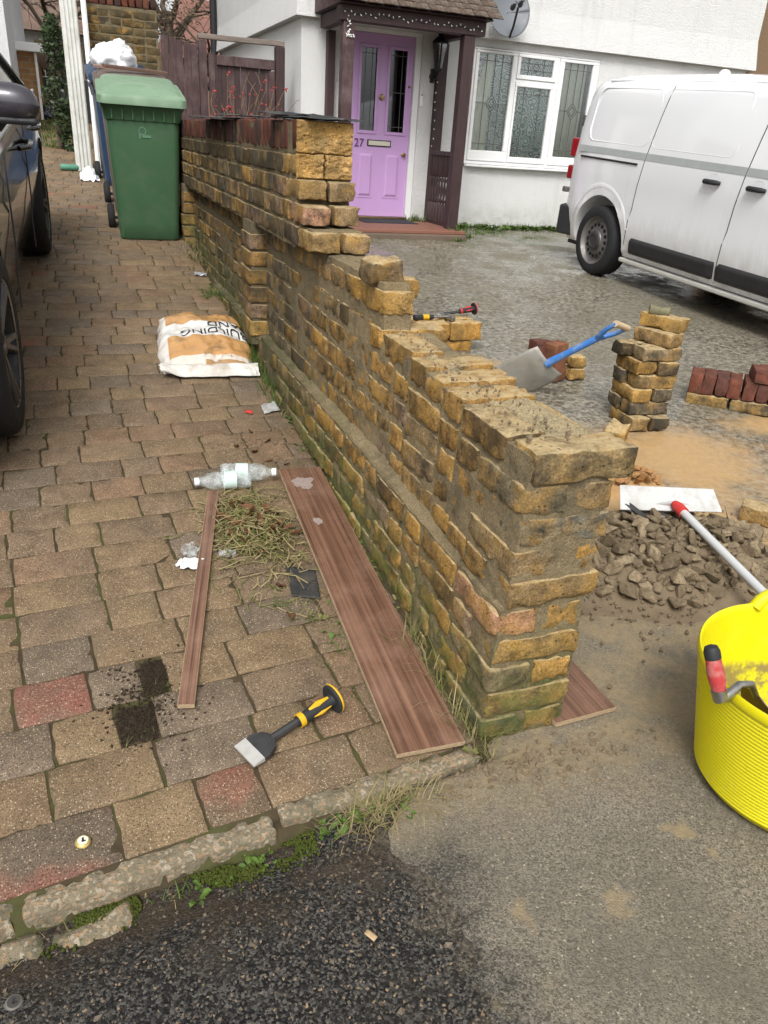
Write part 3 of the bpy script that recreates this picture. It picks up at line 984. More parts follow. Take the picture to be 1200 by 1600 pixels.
# ------------------------------------------------------------------ loose bricks
LB = [rough_box('loose_brick', STOCK_LOOSE, 0.215, 0.1025, 0.065, 300 + k, n=(10, 6, 5), r=0.005, amp=0.0026, chip=0.47, freq=28, chipd=0.006) for k in range(7)]
LH = [rough_box('half_brick', STOCK_LOOSE, 0.112, 0.1025, 0.065, 330 + k, n=(6, 5, 5), r=0.009, amp=0.0065, chip=0.5, freq=22, ends=0.018) for k in range(4)]
LR = [rough_box('red_brick', RED, 0.215, 0.065, 0.1025, 350 + k, n=(8, 4, 5), r=0.003, amp=0.0015, chip=0.40, freq=22) for k in range(3)]
Y1, Y2, DK, GR, OG = (0.31, 0.19, 0.065, 0.2), (0.26, 0.175, 0.08, 0.4), (0.09, 0.078, 0.06, 0.9), (0.165, 0.13, 0.085, 0.55), (0.33, 0.18, 0.05, 0.1)
def loose(kind, i, loc, rot, col, label, group=None, sc=None):
    me = {'s': LB, 'h': LH, 'r': LR}[kind]
    nm = {'s': 'loose_brick', 'h': 'half_brick', 'r': 'red_brick'}[kind]
    o = link(nm, me[i % len(me)], None, loc, rot, sc, col)
    tag(o, label, 'brick', group)
    return o
# half brick resting on the stepped wall
loose('h', 0, (0.846, 2.255, 0.952), (0.02, -0.03, 0.10), (0.24, 0.17, 0.095, 0.45), 'half brick lying on top of the stepped part of the garden wall', sc=(1.06, 0.98, 1.10))
# tall dry stack
SX, SY, SR = 2.555, 3.045, radians(-7)
SZ = z_yard(SY) + 0.010
gs = 'bricks of the tall dry stack in the yard'
def st(c, dx, dy, ang, kind, i, col, label, tz=0.0, lean=(0, 0)):
    p = Matrix.Rotation(SR, 2) @ Vector((dx, dy))
    loose(kind, i, (SX + p.x + 0.004 * c, SY + p.y, SZ + 0.033 + c * 0.0665 + tz), (lean[0], lean[1], SR + ang), col, label, gs)
st(0, -0.052, -0.045, pi/2, 's', 0, Y2, 'pale yellow brick at the foot of the tall dry stack, under the left end')
st(0, 0.058, -0.045, pi/2, 's', 1, DK, 'blackened brick at the foot of the tall dry stack, sand side')
st(1, 0.005, -0.055, 0, 's', 2, GR, 'grey brown brick facing out in second layer from bottom of the tall stack')
st(1, -0.002, 0.055, 0, 's', 3, GR, 'brick at the back of second layer from bottom of the tall stack')
st(2, -0.056, -0.005, pi/2, 's', 4, Y1, 'long yellow brick end-on in third layer from bottom of the tall stack')
st(2, 0.056, -0.002, pi/2 + 0.05, 's', 5, GR, 'brownish brick end-on in third layer from bottom of the tall stack')
st(3, 0.012, -0.052, 0.02, 's', 6, Y2, 'buff brick facing out in fourth layer from bottom of the tall stack')
st(3, -0.010, 0.056, 0.0, 's', 0, DK, 'dark brick at the back of fourth layer from bottom of the tall stack')
st(4, -0.058, 0.01, pi/2, 's', 1, (0.34, 0.20, 0.06, 0.55), 'brick with black side and bright yellow end, middle of the tall stack')
st(4, 0.056, -0.006, pi/2 - 0.06, 's', 2, GR, 'grey buff brick beside the bright yellow end, middle of the tall stack')
st(5, 0.006, -0.050, 0.05, 's', 3, (0.22, 0.165, 0.095, 0.4), 'dark faced brick with pale top in sixth layer from bottom of the tall stack')
st(5, -0.045, 0.060, 0.02, 's', 4, DK, 'black brick sticking out behind in sixth layer from bottom of the tall stack')
st(6, 0.022, 0.005, pi/2 + 0.42, 's', 5, (0.29, 0.19, 0.085, 0.3), 'single yellow brown brick second from top of the tall stack')
st(7, 0.052, 0.030, pi/2 + 0.62, 's', 6, (0.30, 0.185, 0.062, 0.1), 'single bright yellow brick on top of the tall stack', lean=(0.03, -0.03))
me = rough_box('stone', simple("mossy_stone", (0.17, 0.155, 0.095), 0.95, 0.1, var=0.5, scale=40, bump=0.8), 0.10, 0.055, 0.036, 401, n=(5, 4, 3), r=0.01, amp=0.009, chip=0.5, freq=25)
o = link('stone', me, None, (SX + 0.055, SY + 0.04, SZ + 8 * 0.0665 + 0.018), (0.05, 0.1, -0.5))
tag(o, 'small mossy grey stone balanced on top of the tall brick stack', 'stone')
loose('h', 1, (2.30, 2.84, z_yard(2.84) + 0.045), (0.1, -0.25, 0.7), Y1, 'broken yellow half brick leaning by the foot of the tall stack', sc=(1.2, 1, 1.1))
# pile of red coping bricks on yellow ones by the van
A = radians(-43)
def rp(u, w, z):
    return (3.045 + u * cos(A) - w * sin(A), 3.25 + u * sin(A) + w * cos(A), z_yard(3.1) + 0.008 + z)
gr = 'pile of red and yellow bricks in front of the van'
for i, u in enumerate((0.115, 0.34, 0.57)):
    loose('s', i + 2, rp(u, 0.052, 0.033), (0, 0, A), [(0.31, 0.20, 0.075, 0.5), (0.19, 0.145, 0.08, 0.8), Y2][i], ['mossy yellow brick under the red ones at the stack side of the pile', 'dark mossy brick under the middle of the red pile', 'yellow brick under the far end of the red pile'][i], gr)
for i in range(3):
    loose('s', i, rp(0.115 + 0.228 * i, 0.165, 0.033), (0, 0, A), Y2, ['yellow brick in the back row under the stack end of the red pile', 'yellow brick in the back row under the middle of the red pile', 'yellow brick in the back row under the far end of the red pile'][i], gr)
for i in range(8):
    c = REDC[i % 3]
    loose('r', i, rp(0.040 + 0.0662 * i + (0.010 if i > 3 else 0), 0.112, 0.066 + 0.052), (0, 0.02, A + pi/2 + 0.005 * (-1)**i), (c[0]*0.95, c[1]*1.05, c[2]*1.1, 1), ['red brick on edge at the end of the pile nearest the tall stack', 'second red brick on edge from the stack end of the pile', 'third red brick on edge from the stack end of the pile', 'fourth red brick on edge from the stack end of the pile', 'fifth red brick on edge from the stack end of the pile', 'sixth red brick on edge from the stack end of the pile', 'seventh red brick on edge from the stack end of the pile', 'red brick on edge at the far end of the pile'][i], gr)
loose('r', 1, rp(0.36, 0.10, 0.17 + 0.034), (pi/2, 0, A + pi/2 + 0.1), (0.15, 0.055, 0.036, 1), 'red brick lying flat on top of the red pile', gr)
loose('r', 2, rp(0.50, 0.13, 0.17 + 0.034), (pi/2, 0, A + pi/2 - 0.05), (0.14, 0.05, 0.034, 1), 'second red brick lying on the red pile, half outside the picture', gr)
# small group behind the shovel
zz = z_yard(3.75) + 0.008
loose('r', 0, (2.475, 3.70, zz + 0.108), (0.0, pi/2 - 0.10, 0.25), (0.20, 0.085, 0.045, 1), 'dark red brick standing on end behind the shovel blade', sc=(1, 1.3, 1.0))
loose('r', 1, (2.395, 3.76, zz + 0.110), (0.05, pi/2, 0.1), (0.13, 0.05, 0.035, 1), 'darker red brick standing behind the one at the shovel', sc=(1, 1.2, 1.0))
loose('h', 2, (2.62, 3.72, zz + 0.034), (0, 0, 1.5), Y1, 'yellow half brick beside the standing red brick, lower of two')
loose('h', 3, (2.625, 3.725, zz + 0.101), (0, 0.02, 1.42), Y1, 'yellow half brick beside the standing red brick, upper of two')
# low block that carries the hammer
zz = z_yard(4.3) + 0.006
gb = 'yellow bricks under the hammer'
for i, (x, y, z, ang, hz, lab) in enumerate([(2.13, 4.34, 0.033, 0.0, 1, 'orange yellow brick at the bottom of the block under the hammer, front'), (2.13, 4.46, 0.033, 0.0, 1, 'orange yellow brick at the bottom of the block under the hammer, back'),
                                  (2.185, 4.33, 0.124, 0.02, 1.75, 'orange yellow brick on top of the block under the hammer, at the chisel end'), (1.962, 4.32, 0.124, -0.02, 1.75, 'orange yellow brick on top of the block under the hammer, at the wall end'),
                                  (2.185, 4.445, 0.124, 0.02, 1.75, 'brick at the back of the top layer under the hammer, chisel end'), (1.962, 4.435, 0.124, 0.0, 1.75, 'brick at the back of the top layer under the hammer, wall end'),
                                  (1.905, 4.36, 0.033, 0.0, 1, 'brick at the bottom of the block under the hammer, wall end')]):
    loose('s', i, (x, y, zz + z), (0, 0, ang), OG, lab, gb, sc=(1, 1, hz))
# lone brick by the edge of the yard
loose('s', 5, (2.42, 1.985, z_yard(2.0) + 0.041), (0, 0, radians(-52)), Y2, 'single yellow brick lying on sand beyond the white scraper pole', sc=(1, 1, 1.05))
# ------------------------------------------------------------------ the white house
DARKTIMBER = m_wood("dark_stained_timber", (0.030, 0.017, 0.017), (0.062, 0.036, 0.036), axis=2, stretch=9, scale=14, rough=0.6)
OLDTIMBER = m_wood("faded_stained_timber", (0.040, 0.021, 0.022), (0.088, 0.054, 0.052), axis=2, stretch=9, scale=12, rough=0.8, var=0.35)
PURPLE = simple("lilac_paint", (0.56, 0.345, 0.63), 0.38, 0.45, var=0.04, scale=5, bump=0.05, bscale=60)
LEAD = simple("lead_strip", (0.10, 0.10, 0.10), 0.5, 0.4, var=0.2)
GLASS = emat_glass("window_glass", (0.92, 0.95, 0.93), 0.0, 0.05)
DOORGLASS = emat_glass("leaded_door_glass", (0.20, 0.22, 0.20), 0.02, 0.02)
BRASS = simple("aged_brass", (0.30, 0.22, 0.12), 0.35, 0.5, 0.9, var=0.3)
HY = 9.5
house = thing('white_house', 'white roughcast house with lilac front door and dark timber porch', 'house', (3.4, HY, 0.36))
HO = -Vector((3.4, HY, 0.36))
def hp(b, name, mat, parent=house, **kw):
    return b.build(name, mat, parent, loc=HO if parent is house else None, **kw)
b = MB()
W0, W1, W2 = HY, HY + 0.25, 2.462
b.bb(2.47, 2.93, W0, W1, 0.1, W2); b.bb(2.93, 3.90, W0, W1, 2.442, W2); b.bb(3.90, 4.555, W0, W1, 0.1, W2)
b.bb(4.555, 6.315, W0, W1, 0.1, 1.088); b.bb(4.555, 6.315, W0, W1, 2.382, W2); b.bb(6.315, 8.62, W0, W1, 0.1, W2)
b.bb(2.47, 2.72, W1, 14.8, 0.1, W2); b.bb(8.37, 8.62, W1, 14.8, 0.1, W2); b.bb(2.72, 8.37, 14.55, 14.8, 0.1, W2)
b.bb(2.93, 3.90, W1 - 0.02, W1, 0.1, 0.44)
hp(b, 'wall', RENDER)
b = MB()
b.bb(2.72, 8.37, W1, 14.55, 0.30, 0.40); b.bb(2.72, 8.37, 12.6, 12.7, 0.4, 2.45)
hp(b, 'room', simple("dim_room", (0.16, 0.15, 0.13), 0.9))
# upper storey oversails and flares out over a drip edge
b = MB()
def upper(b, z0, z1, d0, d1):
    q = lambda d: [(2.47 - d, HY - d), (8.62 + d, HY - d), (8.62 + d, 14.8 + d), (2.47 - d, 14.8 + d)]
    vs_ = [(x, y, z0) for x, y in q(d0)] + [(x, y, z1) for x, y in q(d1)]
    b.add(vs_, [(0, 1, 5, 4), (1, 2, 6, 5), (2, 3, 7, 6), (3, 0, 4, 7), (0, 3, 2, 1), (4, 5, 6, 7)])
upper(b, 2.462, 2.492, 0.085, 0.082)
upper(b, 2.492, 2.80, 0.082, 0.045)
upper(b, 2.80, 5.3, 0.045, 0.04)
hp(b, 'upper_wall', RENDER)
b = MB()
b.add([(2.1, 9.1, 5.25), (9.0, 9.1, 5.25), (9.0, 15.2, 5.25), (2.1, 15.2, 5.25), (2.1, 12.1, 7.6), (9.0, 12.1, 7.6)], [(0, 1, 5, 4), (2, 3, 4, 5), (1, 2, 5), (3, 0, 4), (0, 3, 2, 1)])
TILEMAT = simple("brown_roof_tile", (0.085, 0.058, 0.045), 0.9, 0.2, var=0.4, scale=14, bump=0.6, bscale=60, dirt=(0.20, 0.19, 0.15), dscale=26)
hp(b, 'roof', TILEMAT)
b = MB()
b.tube([(2.36, 14.72, 0.4), (2.36, 14.72, 5.2)], 0.055, 12)
b.tube([(2.36, 14.72, 2.1), (2.25, 14.66, 1.95), (2.36, 14.72, 1.8)], 0.05, 10)
hp(b, 'downpipe', BLACK_PLASTIC, smooth=60)

# window
win = hp(MB().bb(4.555, 6.315, HY - 0.075, HY - 0.012, 1.092, 1.118), 'window', WHITE_UPVC, bevel=0.006)
def wp(b, name, mat, **kw):
    return b.build(name, mat, win, **kw)
panes = [(4.632, 5.078, 1.280, 2.322), (5.190, 5.648, 2.135, 2.318), (5.178, 5.648, 1.228, 2.008), (5.802, 6.212, 1.262, 2.318)]
b = MB()
fy0, fy1 = HY - 0.005, HY + 0.06
b.bb(4.56, 6.31, fy0, fy1, 1.120, 1.160); b.bb(4.56, 6.31, fy0, fy1, 2.352, 2.378)
for x0, x1 in ((4.56, 4.588), (5.124, 5.148), (5.700, 5.735), (6.282, 6.31)): b.bb(x0, x1, fy0, fy1, 1.160, 2.352)
b.bb(5.148, 5.700, fy0, fy1, 2.048, 2.086)
wp(b, 'frame', WHITE_UPVC, bevel=0.006)
sash = [(4.590, 5.122, 1.162, 2.350), (5.150, 5.698, 2.088, 2.350), (5.150, 5.698, 1.162, 2.046), (5.737, 6.280, 1.162, 2.350)]
for (x0, x1, z0, z1), (sx0, sx1, sz0, sz1) in zip(panes, sash):
    b = MB()
    for (a0, a1, c0, c1) in ((sx0, sx1, sz0, z0), (sx0, sx1, z1, sz1), (sx0, x0, z0, z1), (x1, sx1, z0, z1)):
        b.bb(a0, a1, HY - 0.018, HY + 0.03, c0, c1)
    wp(b, 'sash', WHITE_UPVC, bevel=0.007)
    wp(MB().bb(x0 - 0.005, x1 + 0.005, HY + 0.012, HY + 0.016, z0 - 0.005, z1 + 0.005), 'pane', GLASS)
for i, (x0, x1, z0, z1) in enumerate(panes):
    b = MB()
    y = HY + 0.009
    w = 0.0035
    def bar(xa, za, xb, zb):
        d = Vector((xb - xa, 0, zb - za))
        M = axis_M((xa, y, za), d, (0, 1, 0))
        b.add([(-0.002, -w, 0), (0.002, -w, 0), (0.002, w, 0), (-0.002, w, 0), (-0.002, -w, d.length), (0.002, -w, d.length), (0.002, w, d.length), (-0.002, w, d.length)], [(0, 3, 2, 1), (4, 5, 6, 7), (0, 1, 5, 4), (1, 2, 6, 5), (2, 3, 7, 6), (3, 0, 4, 7)], M)
    xm, zm = (x0 + x1) / 2, (z0 + z1) / 2
    if i == 1:
        for f in (0.3, 0.7): bar(x0, fr(f, z0, z1), x1, fr(f, z0, z1)); bar(fr(f, x0 - 0.04, x1 + 0.04), z0, fr(f, x0 - 0.04, x1 + 0.04), z1)
        bar(xm - 0.05, zm, xm, zm + 0.045); bar(xm, zm + 0.045, xm + 0.05, zm); bar(xm + 0.05, zm, xm, zm - 0.045); bar(xm, zm - 0.045, xm - 0.05, zm)
    else:
        bar(x0, z1 - 0.075, x1, z1 - 0.075); bar(x0, z0 + 0.075, x1, z0 + 0.075)
        for f in (0.25, 0.72): bar(fr(f, x0, x1), z0, fr(f, x0, x1), z1)
        if i != 2:
            bar(xm, z0, xm, zm - 0.095); bar(xm, zm + 0.095, xm, z1); bar(x0, zm, xm - 0.075, zm); bar(xm + 0.075, zm, x1, zm)
            for s in (0.075, 0.045):
                bar(xm - s, zm, xm, zm + s * 1.25); bar(xm, zm + s * 1.25, xm + s, zm); bar(xm + s, zm, xm, zm - s * 1.25); bar(xm, zm - s * 1.25, xm - s, zm)
    wp(b, 'lead_strip', LEAD)
for x0, x1 in ((4.66, 5.06), (5.82, 6.22)): wp(MB().bb(x0, x1, HY - 0.018, HY - 0.006, 2.356, 2.372), 'trickle_vent', WHITE_UPVC, bevel=0.003)
# curtains
t = NT("net_curtain", 0.9, 0.1)
p = t.pos()
v1 = t.vor(p, 11, 'F1')
pat = t.math('SINE', t.math('MULTIPLY', v1, 26.0))
f = t.ramp(t.math('ADD', pat, t.math('MULTIPLY', t.noise(p, 60, 3), 1.2)), [(0.45, 0.0), (0.75, 1.0)])
t.color(t.mix(f, (0.30, 0.37, 0.35), (0.90, 0.93, 0.92)))
NET = t.mat
CREAM = simple("cream_curtain", (0.90, 0.87, 0.76), 0.9, 0.1, var=0.08)
def curtain(x0, x1, z0, z1, y, amp, n, mat, name='curtain', lean=0.0):
    b = MB()
    b.grid(lambda u, v: (fr(u, x0, x1) + lean * (v ** 2) * (1 - u), y + amp * sin(u * n * 2 * pi + 0.8 * sin(u * 9)) * (0.6 + 0.4 * (1 - v)), fr(v, z0, z1)), n * 10, 6)
    wp(b, name, mat, smooth=180)
curtain(5.12, 5.74, 1.15, 2.36, HY + 0.045, 0.004, 7, NET, 'net_curtain')
curtain(5.74, 6.19, 1.12, 2.36, HY + 0.085, 0.018, 6, CREAM)
curtain(4.57, 4.86, 1.16, 2.36, HY + 0.066, 0.012, 5, CREAM, lean=0.22)
curtain(4.57, 5.12, 1.29, 2.36, HY + 0.10, 0.012, 6, NET, 'net_curtain')
b = MB()
b.lathe([(0.0, 0), (0.05, 0), (0.068, 0.03), (0.06, 0.075), (0.025, 0.11), (0.018, 0.15), (0.026, 0.165), (0.0, 0.166)], 16)
vase = b.build('vase', simple("green_glaze", (0.10, 0.17, 0.045), 0.2, 0.6), None, smooth=60, loc=(4.735, HY + 0.165, 1.2852))
tag(vase, 'small green glazed pot standing inside the window behind its leaded pane', 'vase')
b = MB()
b.bb(4.57, 6.30, HY + 0.115, HY + 0.26, 1.262, 1.284)
wp(b, 'inner_sill', WHITE_UPVC)

# front door
DY = HY + 0.055
b = MB()
b.bb(2.932, 2.984, HY + 0.01, HY + 0.12, 0.44, 2.44); b.bb(3.826, 3.898, HY + 0.01, HY + 0.12, 0.44, 2.44); b.bb(2.984, 3.826, HY + 0.01, HY + 0.12, 2.396, 2.44)
door = hp(b, 'door', WHITE_UPVC, bevel=0.005)
def dp(b, name, mat, **kw):
    return b.build(name, mat, door, **kw)
gl = [(3.185, 3.375, 1.404, 2.258), (3.532, 3.745, 1.404, 2.258)]
b = MB()
X0, X1, Z0, Z1 = 2.988, 3.822, 0.470, 2.392
b.bb(X0, gl[0][0], DY, DY + 0.044, Z0, Z1); b.bb(gl[0][1], gl[1][0], DY, DY + 0.044, Z0, Z1); b.bb(gl[1][1], X1, DY, DY + 0.044, Z0, Z1)
for x0, x1, z0, z1 in gl:
    b.bb(x0, x1, DY, DY + 0.044, Z0, z0); b.bb(x0, x1, DY, DY + 0.044, z1, Z1)
dp(b, 'leaf', PURPLE)
for x0, x1, z0, z1 in gl:
    b = MB()
    for a0, a1, c0, c1 in ((x0 - 0.028, x1 + 0.028, z0 - 0.028, z0 + 0.006), (x0 - 0.028, x1 + 0.028, z1 - 0.006, z1 + 0.028), (x0 - 0.028, x0 + 0.006, z0 + 0.006, z1 - 0.006), (x1 - 0.006, x1 + 0.028, z0 + 0.006, z1 - 0.006)):
        b.bb(a0, a1, DY - 0.014, DY - 0.001, c0, c1)
    dp(b, 'glazing_bead', PURPLE, bevel=0.006)
    dp(MB().bb(x0, x1, DY + 0.012, DY + 0.018, z0, z1), 'glass', DOORGLASS)
    b = MB()
    xm = (x0 + x1) / 2
    for xx in (x0 + 0.055, x1 - 0.055): b.bb(xx - 0.003, xx + 0.003, DY + 0.008, DY + 0.011, z0, z1)
    for zz in (z0 + 0.06, z0 + 0.42, z1 - 0.06): b.bb(x0, x1, DY + 0.0085, DY + 0.0115, zz - 0.003, zz + 0.003)
    dp(b, 'lead_strip', LEAD)
for x0, x1 in ((3.178, 3.392), (3.517, 3.732)):
    b = MB()
    b.bb(x0, x1, DY - 0.005, DY - 0.001, 0.675, 1.185)
    o = dp(b, 'panel_surround', PURPLE, bevel=0.004)
    b = MB()
    M = axis_M(((x0 + x1) / 2, DY - 0.0055, 0.93), (0, -1, 0), (1, 0, 0))
    hw, hh = (x1 - x0) / 2 - 0.022, 0.233
    b.add([(-hw, -hh, 0), (hw, -hh, 0), (hw, hh, 0), (-hw, hh, 0), (-hw + .025, -hh + .025, .012), (hw - .025, -hh + .025, .012), (hw - .025, hh - .025, .012), (-hw + .025, hh - .025, .012)], [(0, 3, 2, 1), (4, 5, 6, 7), (0, 1, 5, 4), (1, 2, 6, 5), (2, 3, 7, 6), (3, 0, 4, 7)], M)
    dp(b, 'raised_panel', PURPLE)
dp(MB().bb(3.298, 3.598, DY - 0.012, DY - 0.001, 1.245, 1.316), 'letter_plate', simple("black_trim", (0.02, 0.02, 0.02), 0.4), bevel=0.004)
dp(MB().bb(3.312, 3.584, DY - 0.017, DY - 0.0125, 1.256, 1.305), 'letter_flap', simple("cream_flap", (0.60, 0.57, 0.47), 0.35), bevel=0.003)
for x, z, r, nm in ((3.450, 1.765, 0.034, 'knob'), (3.768, 1.172, 0.026, 'lock'), (3.785, 1.895, 0.014, 'latch')):
    b = MB()
    b.lathe([(0.0, 0.0), (r, 0.0), (r, 0.006), (r * 0.45, 0.014), (r * 0.5, 0.022), (r * 0.85, 0.034), (r * 0.7, 0.046), (0, 0.048)], 18, axis_M((x, DY - 0.001, z), (0, -1, 0)))
    dp(b, nm, BRASS, smooth=50)
def text_mesh(txt, size, depth, name, mat):
    cu = bpy.data.curves.new(name, 'FONT')
    cu.body = txt
    cu.size = size
    cu.extrude = depth
    cu.align_x = 'CENTER'
    cu.align_y = 'CENTER'
    o = bpy.data.objects.new(name, cu)
    COL.objects.link(o)
    bpy.context.view_layer.update()
    me = bpy.data.meshes.new_from_object(o.evaluated_get(bpy.context.evaluated_depsgraph_get()))
    bpy.data.objects.remove(o)
    me.name = name
    me.materials.clear()
    me.materials.append(mat)
    return me
NUM = simple("dull_purple_number", (0.13, 0.05, 0.16), 0.4)
link('number', text_mesh("27", 0.125, 0.004, 'number', NUM), door, (3.196, DY - 0.006, 1.272), (pi / 2, 0, 0))
dp(MB().bb(2.986, 3.824, HY - 0.01, HY + 0.10, 0.441, 0.4665), 'threshold', BRASS, bevel=0.004)
hp(MB().bb(3.905, 3.945, HY - 0.022, HY - 0.001, 1.70, 1.845), 'doorbell', WHITE_UPVC, bevel=0.006)
hp(MB().bb(3.918, 3.932, HY - 0.026, HY - 0.0225, 1.815, 1.829), 'bell_button', BLACK_PLASTIC)

# porch
for (x0, x1, y0, y1, m_) in ((2.650, 2.765, 8.545, 8.66, OLDTIMBER), (3.975, 4.100, 8.545, 8.66, DARKTIMBER), (2.745, 2.830, 9.40, 9.496, DARKTIMBER), (4.075, 4.190, 9.40, 9.496, DARKTIMBER)):
    hp(MB().bb(x0, x1, y0, y1, 0.33 if y0 < 9 else 0.45, 2.358), 'porch_post', m_, bevel=0.006)
hp(MB().bb(2.610, 4.205, 8.53, 8.675, 2.360, 2.492), 'porch_beam', DARKTIMBER, bevel=0.005)
for x0, x1 in ((2.655, 2.755), (4.045, 4.150)): hp(MB().bb(x0, x1, 8.677, 9.41, 2.362, 2.488), 'porch_beam', DARKTIMBER, bevel=0.004)
proof = hp(MB().add([(2.60, 8.44, 2.494), (4.24, 8.44, 2.494), (4.24, 9.45, 3.20), (2.60, 9.45, 3.20), (2.60, 9.45, 2.494), (4.24, 9.45, 2.494)], [(0, 1, 2, 3), (0, 4, 5, 1), (0, 3, 4), (1, 5, 2), (3, 2, 5, 4)]), 'porch_roof', DARKTIMBER)
rng = random.Random(77)
tile = [rough_box('roof_tile', TILEMAT, 0.162, 0.20, 0.014, 800 + k, n=(4, 3, 2), r=0.003, amp=0.002, chip=0.4, freq=20) for k in range(4)]
pitch = math.atan2(0.706, 1.01)
for r_ in range(11):
    s = 0.02 + r_ * 0.105
    for i in range(11):
        x = 2.585 + 0.0825 * (r_ % 2) + i * 0.1655
        if x > 4.31: continue
        link('roof_tile', rng.choice(tile), proof, (x + 0.02, 8.42 + cos(pitch) * (s + 0.07) , 2.512 + sin(pitch) * (s + 0.07) + 0.006), (pitch - 0.075 + rng.gauss(0, 0.012), rng.gauss(0, 0.01), rng.gauss(0, 0.008)))
b = MB()
for i in range(13):
    y0 = 8.48 + i * 0.072
    zt = 2.494 + (y0 - 8.44) * 0.70
    b.bb(2.588, 2.5985, y0, y0 + 0.066, 2.497, zt + 0.02)
hp(b, 'gable_boarding', OLDTIMBER)
# side balustrade
hp(MB().bb(4.045, 4.105, 8.662, 9.398, 1.195, 1.245), 'handrail', DARKTIMBER, bevel=0.008)
hp(MB().bb(4.05, 4.10, 8.662, 9.398, 0.43, 0.49), 'bottom_rail', DARKTIMBER, bevel=0.006)
prof = [(0.026, 0.49), (0.026, 0.66), (0.012, 0.68), (0.021, 0.70), (0.012, 0.735), (0.020, 0.82), (0.012, 0.90), (0.021, 0.94), (0.012, 0.965), (0.026, 0.985), (0.026, 1.195)]
bal = MB().lathe(prof, 10).mesh('baluster', DARKTIMBER, 50)
for i in range(9):
    link('baluster', bal, house, Vector((4.075, 8.70 + i * 0.082, 0)) + HO)
b = MB()
b.bb(2.62, 4.13, 8.33, 9.49, 0.25, 0.400)
hp(b, 'step', simple("step_concrete", (0.15, 0.11, 0.085), 0.9, 0.2, var=0.35, bump=0.6, dirt=(0.05, 0.06, 0.03)), bevel=0.015)
hp(MB().bb(2.64, 4.115, 8.35, 9.488, 0.4005, 0.440), 'step_top', simple("red_quarry_tile", (0.22, 0.098, 0.066), 0.65, 0.3, var=0.25, scale=6, dirt=(0.14, 0.08, 0.055)), bevel=0.008)
mat_ = MB()
mat_.grid(lambda u, v: (fr(u, 3.13, 3.80), fr(v, 8.98, 9.42), 0.4472 + 0.002 * nz(u * 9, v * 9)), 12, 8)
mat_.bb(3.13, 3.80, 8.98, 9.42, 0.4404, 0.4455)
tag(mat_.build('doormat', simple("grey_mat", (0.045, 0.047, 0.052), 0.95, 0.1, var=0.3, bump=0.8, bscale=150)), 'dark grey doormat lying on the red porch step', 'doormat')
# wall lantern
LX, LY = 4.04, 9.31
b = MB()
b.lathe([(0.035, 0), (0.035, 0.008), (0.02, 0.012), (0.0, 0.012)], 12, axis_M((LX, 9.499, 2.02), (0, -1, 0)))
b.bb(LX - 0.022, LX + 0.022, 9.475, 9.499, 1.955, 2.10)
b.tube([(LX, 9.48, 2.02), (LX, 9.42, 1.985), (LX, 9.35, 2.0), (LX, LY, 2.06)], 0.011, 8)
for k in range(6):
    a = 2 * pi * k / 6 + 0.3
    b.tube([(LX + 0.045 * cos(a), LY + 0.045 * sin(a), 2.09), (LX + 0.088 * cos(a), LY + 0.088 * sin(a), 2.34)], 0.006, 5)
b.lathe([(0.0, 2.055), (0.03, 2.06), (0.05, 2.085), (0.05, 2.095)], 6, Matrix.Translation((LX, LY, 0)))
b.lathe([(0.10, 2.335), (0.105, 2.35), (0.06, 2.395), (0.025, 2.41), (0.02, 2.43), (0.0, 2.445)], 6, Matrix.Translation((LX, LY, 0)))
lan = hp(b, 'lantern', simple("black_iron", (0.012, 0.012, 0.013), 0.45, 0.5))
b = MB()
b.lathe([(0.042, 2.096), (0.083, 2.334)], 6, Matrix.Translation((LX, LY, 0)))
b.f = b.f[:-2]
b.build('lantern_glass', emat_glass("lantern_glass", (0.72, 0.72, 0.68), 0.1, 0.15), lan)
# satellite dish on the upper wall
dish = thing('satellite_dish', 'grey oval satellite dish on the upper wall beside the porch roof', 'dish', (4.80, 9.45, 2.70))
DM = axis_M((4.775, 9.20, 2.70), Vector((-0.10, -0.92, 0.30)), (1, 0, 0))
b = MB()
def dsh(u, v):
    r, a = u, 2 * pi * v
    return DM @ Vector((0.255 * r * cos(a), 0.285 * r * sin(a), 0.055 * r * r))
b.grid(dsh, 10, 40)
o = b.build('reflector', simple("dish_grey", (0.15, 0.163, 0.178), 0.5, 0.4, var=0.06, scale=6), dish, smooth=180, loc=-dish.location)
sol = o.modifiers.new('solid', 'SOLIDIFY')
sol.thickness = 0.006
b = MB()
b.tube([DM @ Vector((0, -0.28, 0.05)), DM @ Vector((0.0, -0.22, 0.16)), DM @ Vector((0, -0.08, 0.30))], 0.013, 8)
b.build('feed_arm', BLACK_PLASTIC, dish, smooth=50, loc=-dish.location)
for dx in (-0.045, 0.045):
    b = MB()
    b.lathe([(0.0, 0), (0.028, 0.0), (0.03, 0.03), (0.018, 0.05), (0.02, 0.10), (0.0, 0.105)], 14, axis_M(DM @ Vector((dx, -0.05 + dx * 0.4, 0.245)), (DM.to_3x3() @ Vector((0, 0.12, 1)))))
    b.build('receiver', simple("receiver_plastic", (0.05, 0.055, 0.06), 0.25, 0.5), dish, smooth=50, loc=-dish.location)
b = MB()
b.tube([DM @ Vector((0, 0, -0.005)), (4.80, 9.40, 2.64), (4.80, 9.435, 2.64)], 0.02, 8)
b.build('bracket', DARKSTEEL, dish, loc=-dish.location)
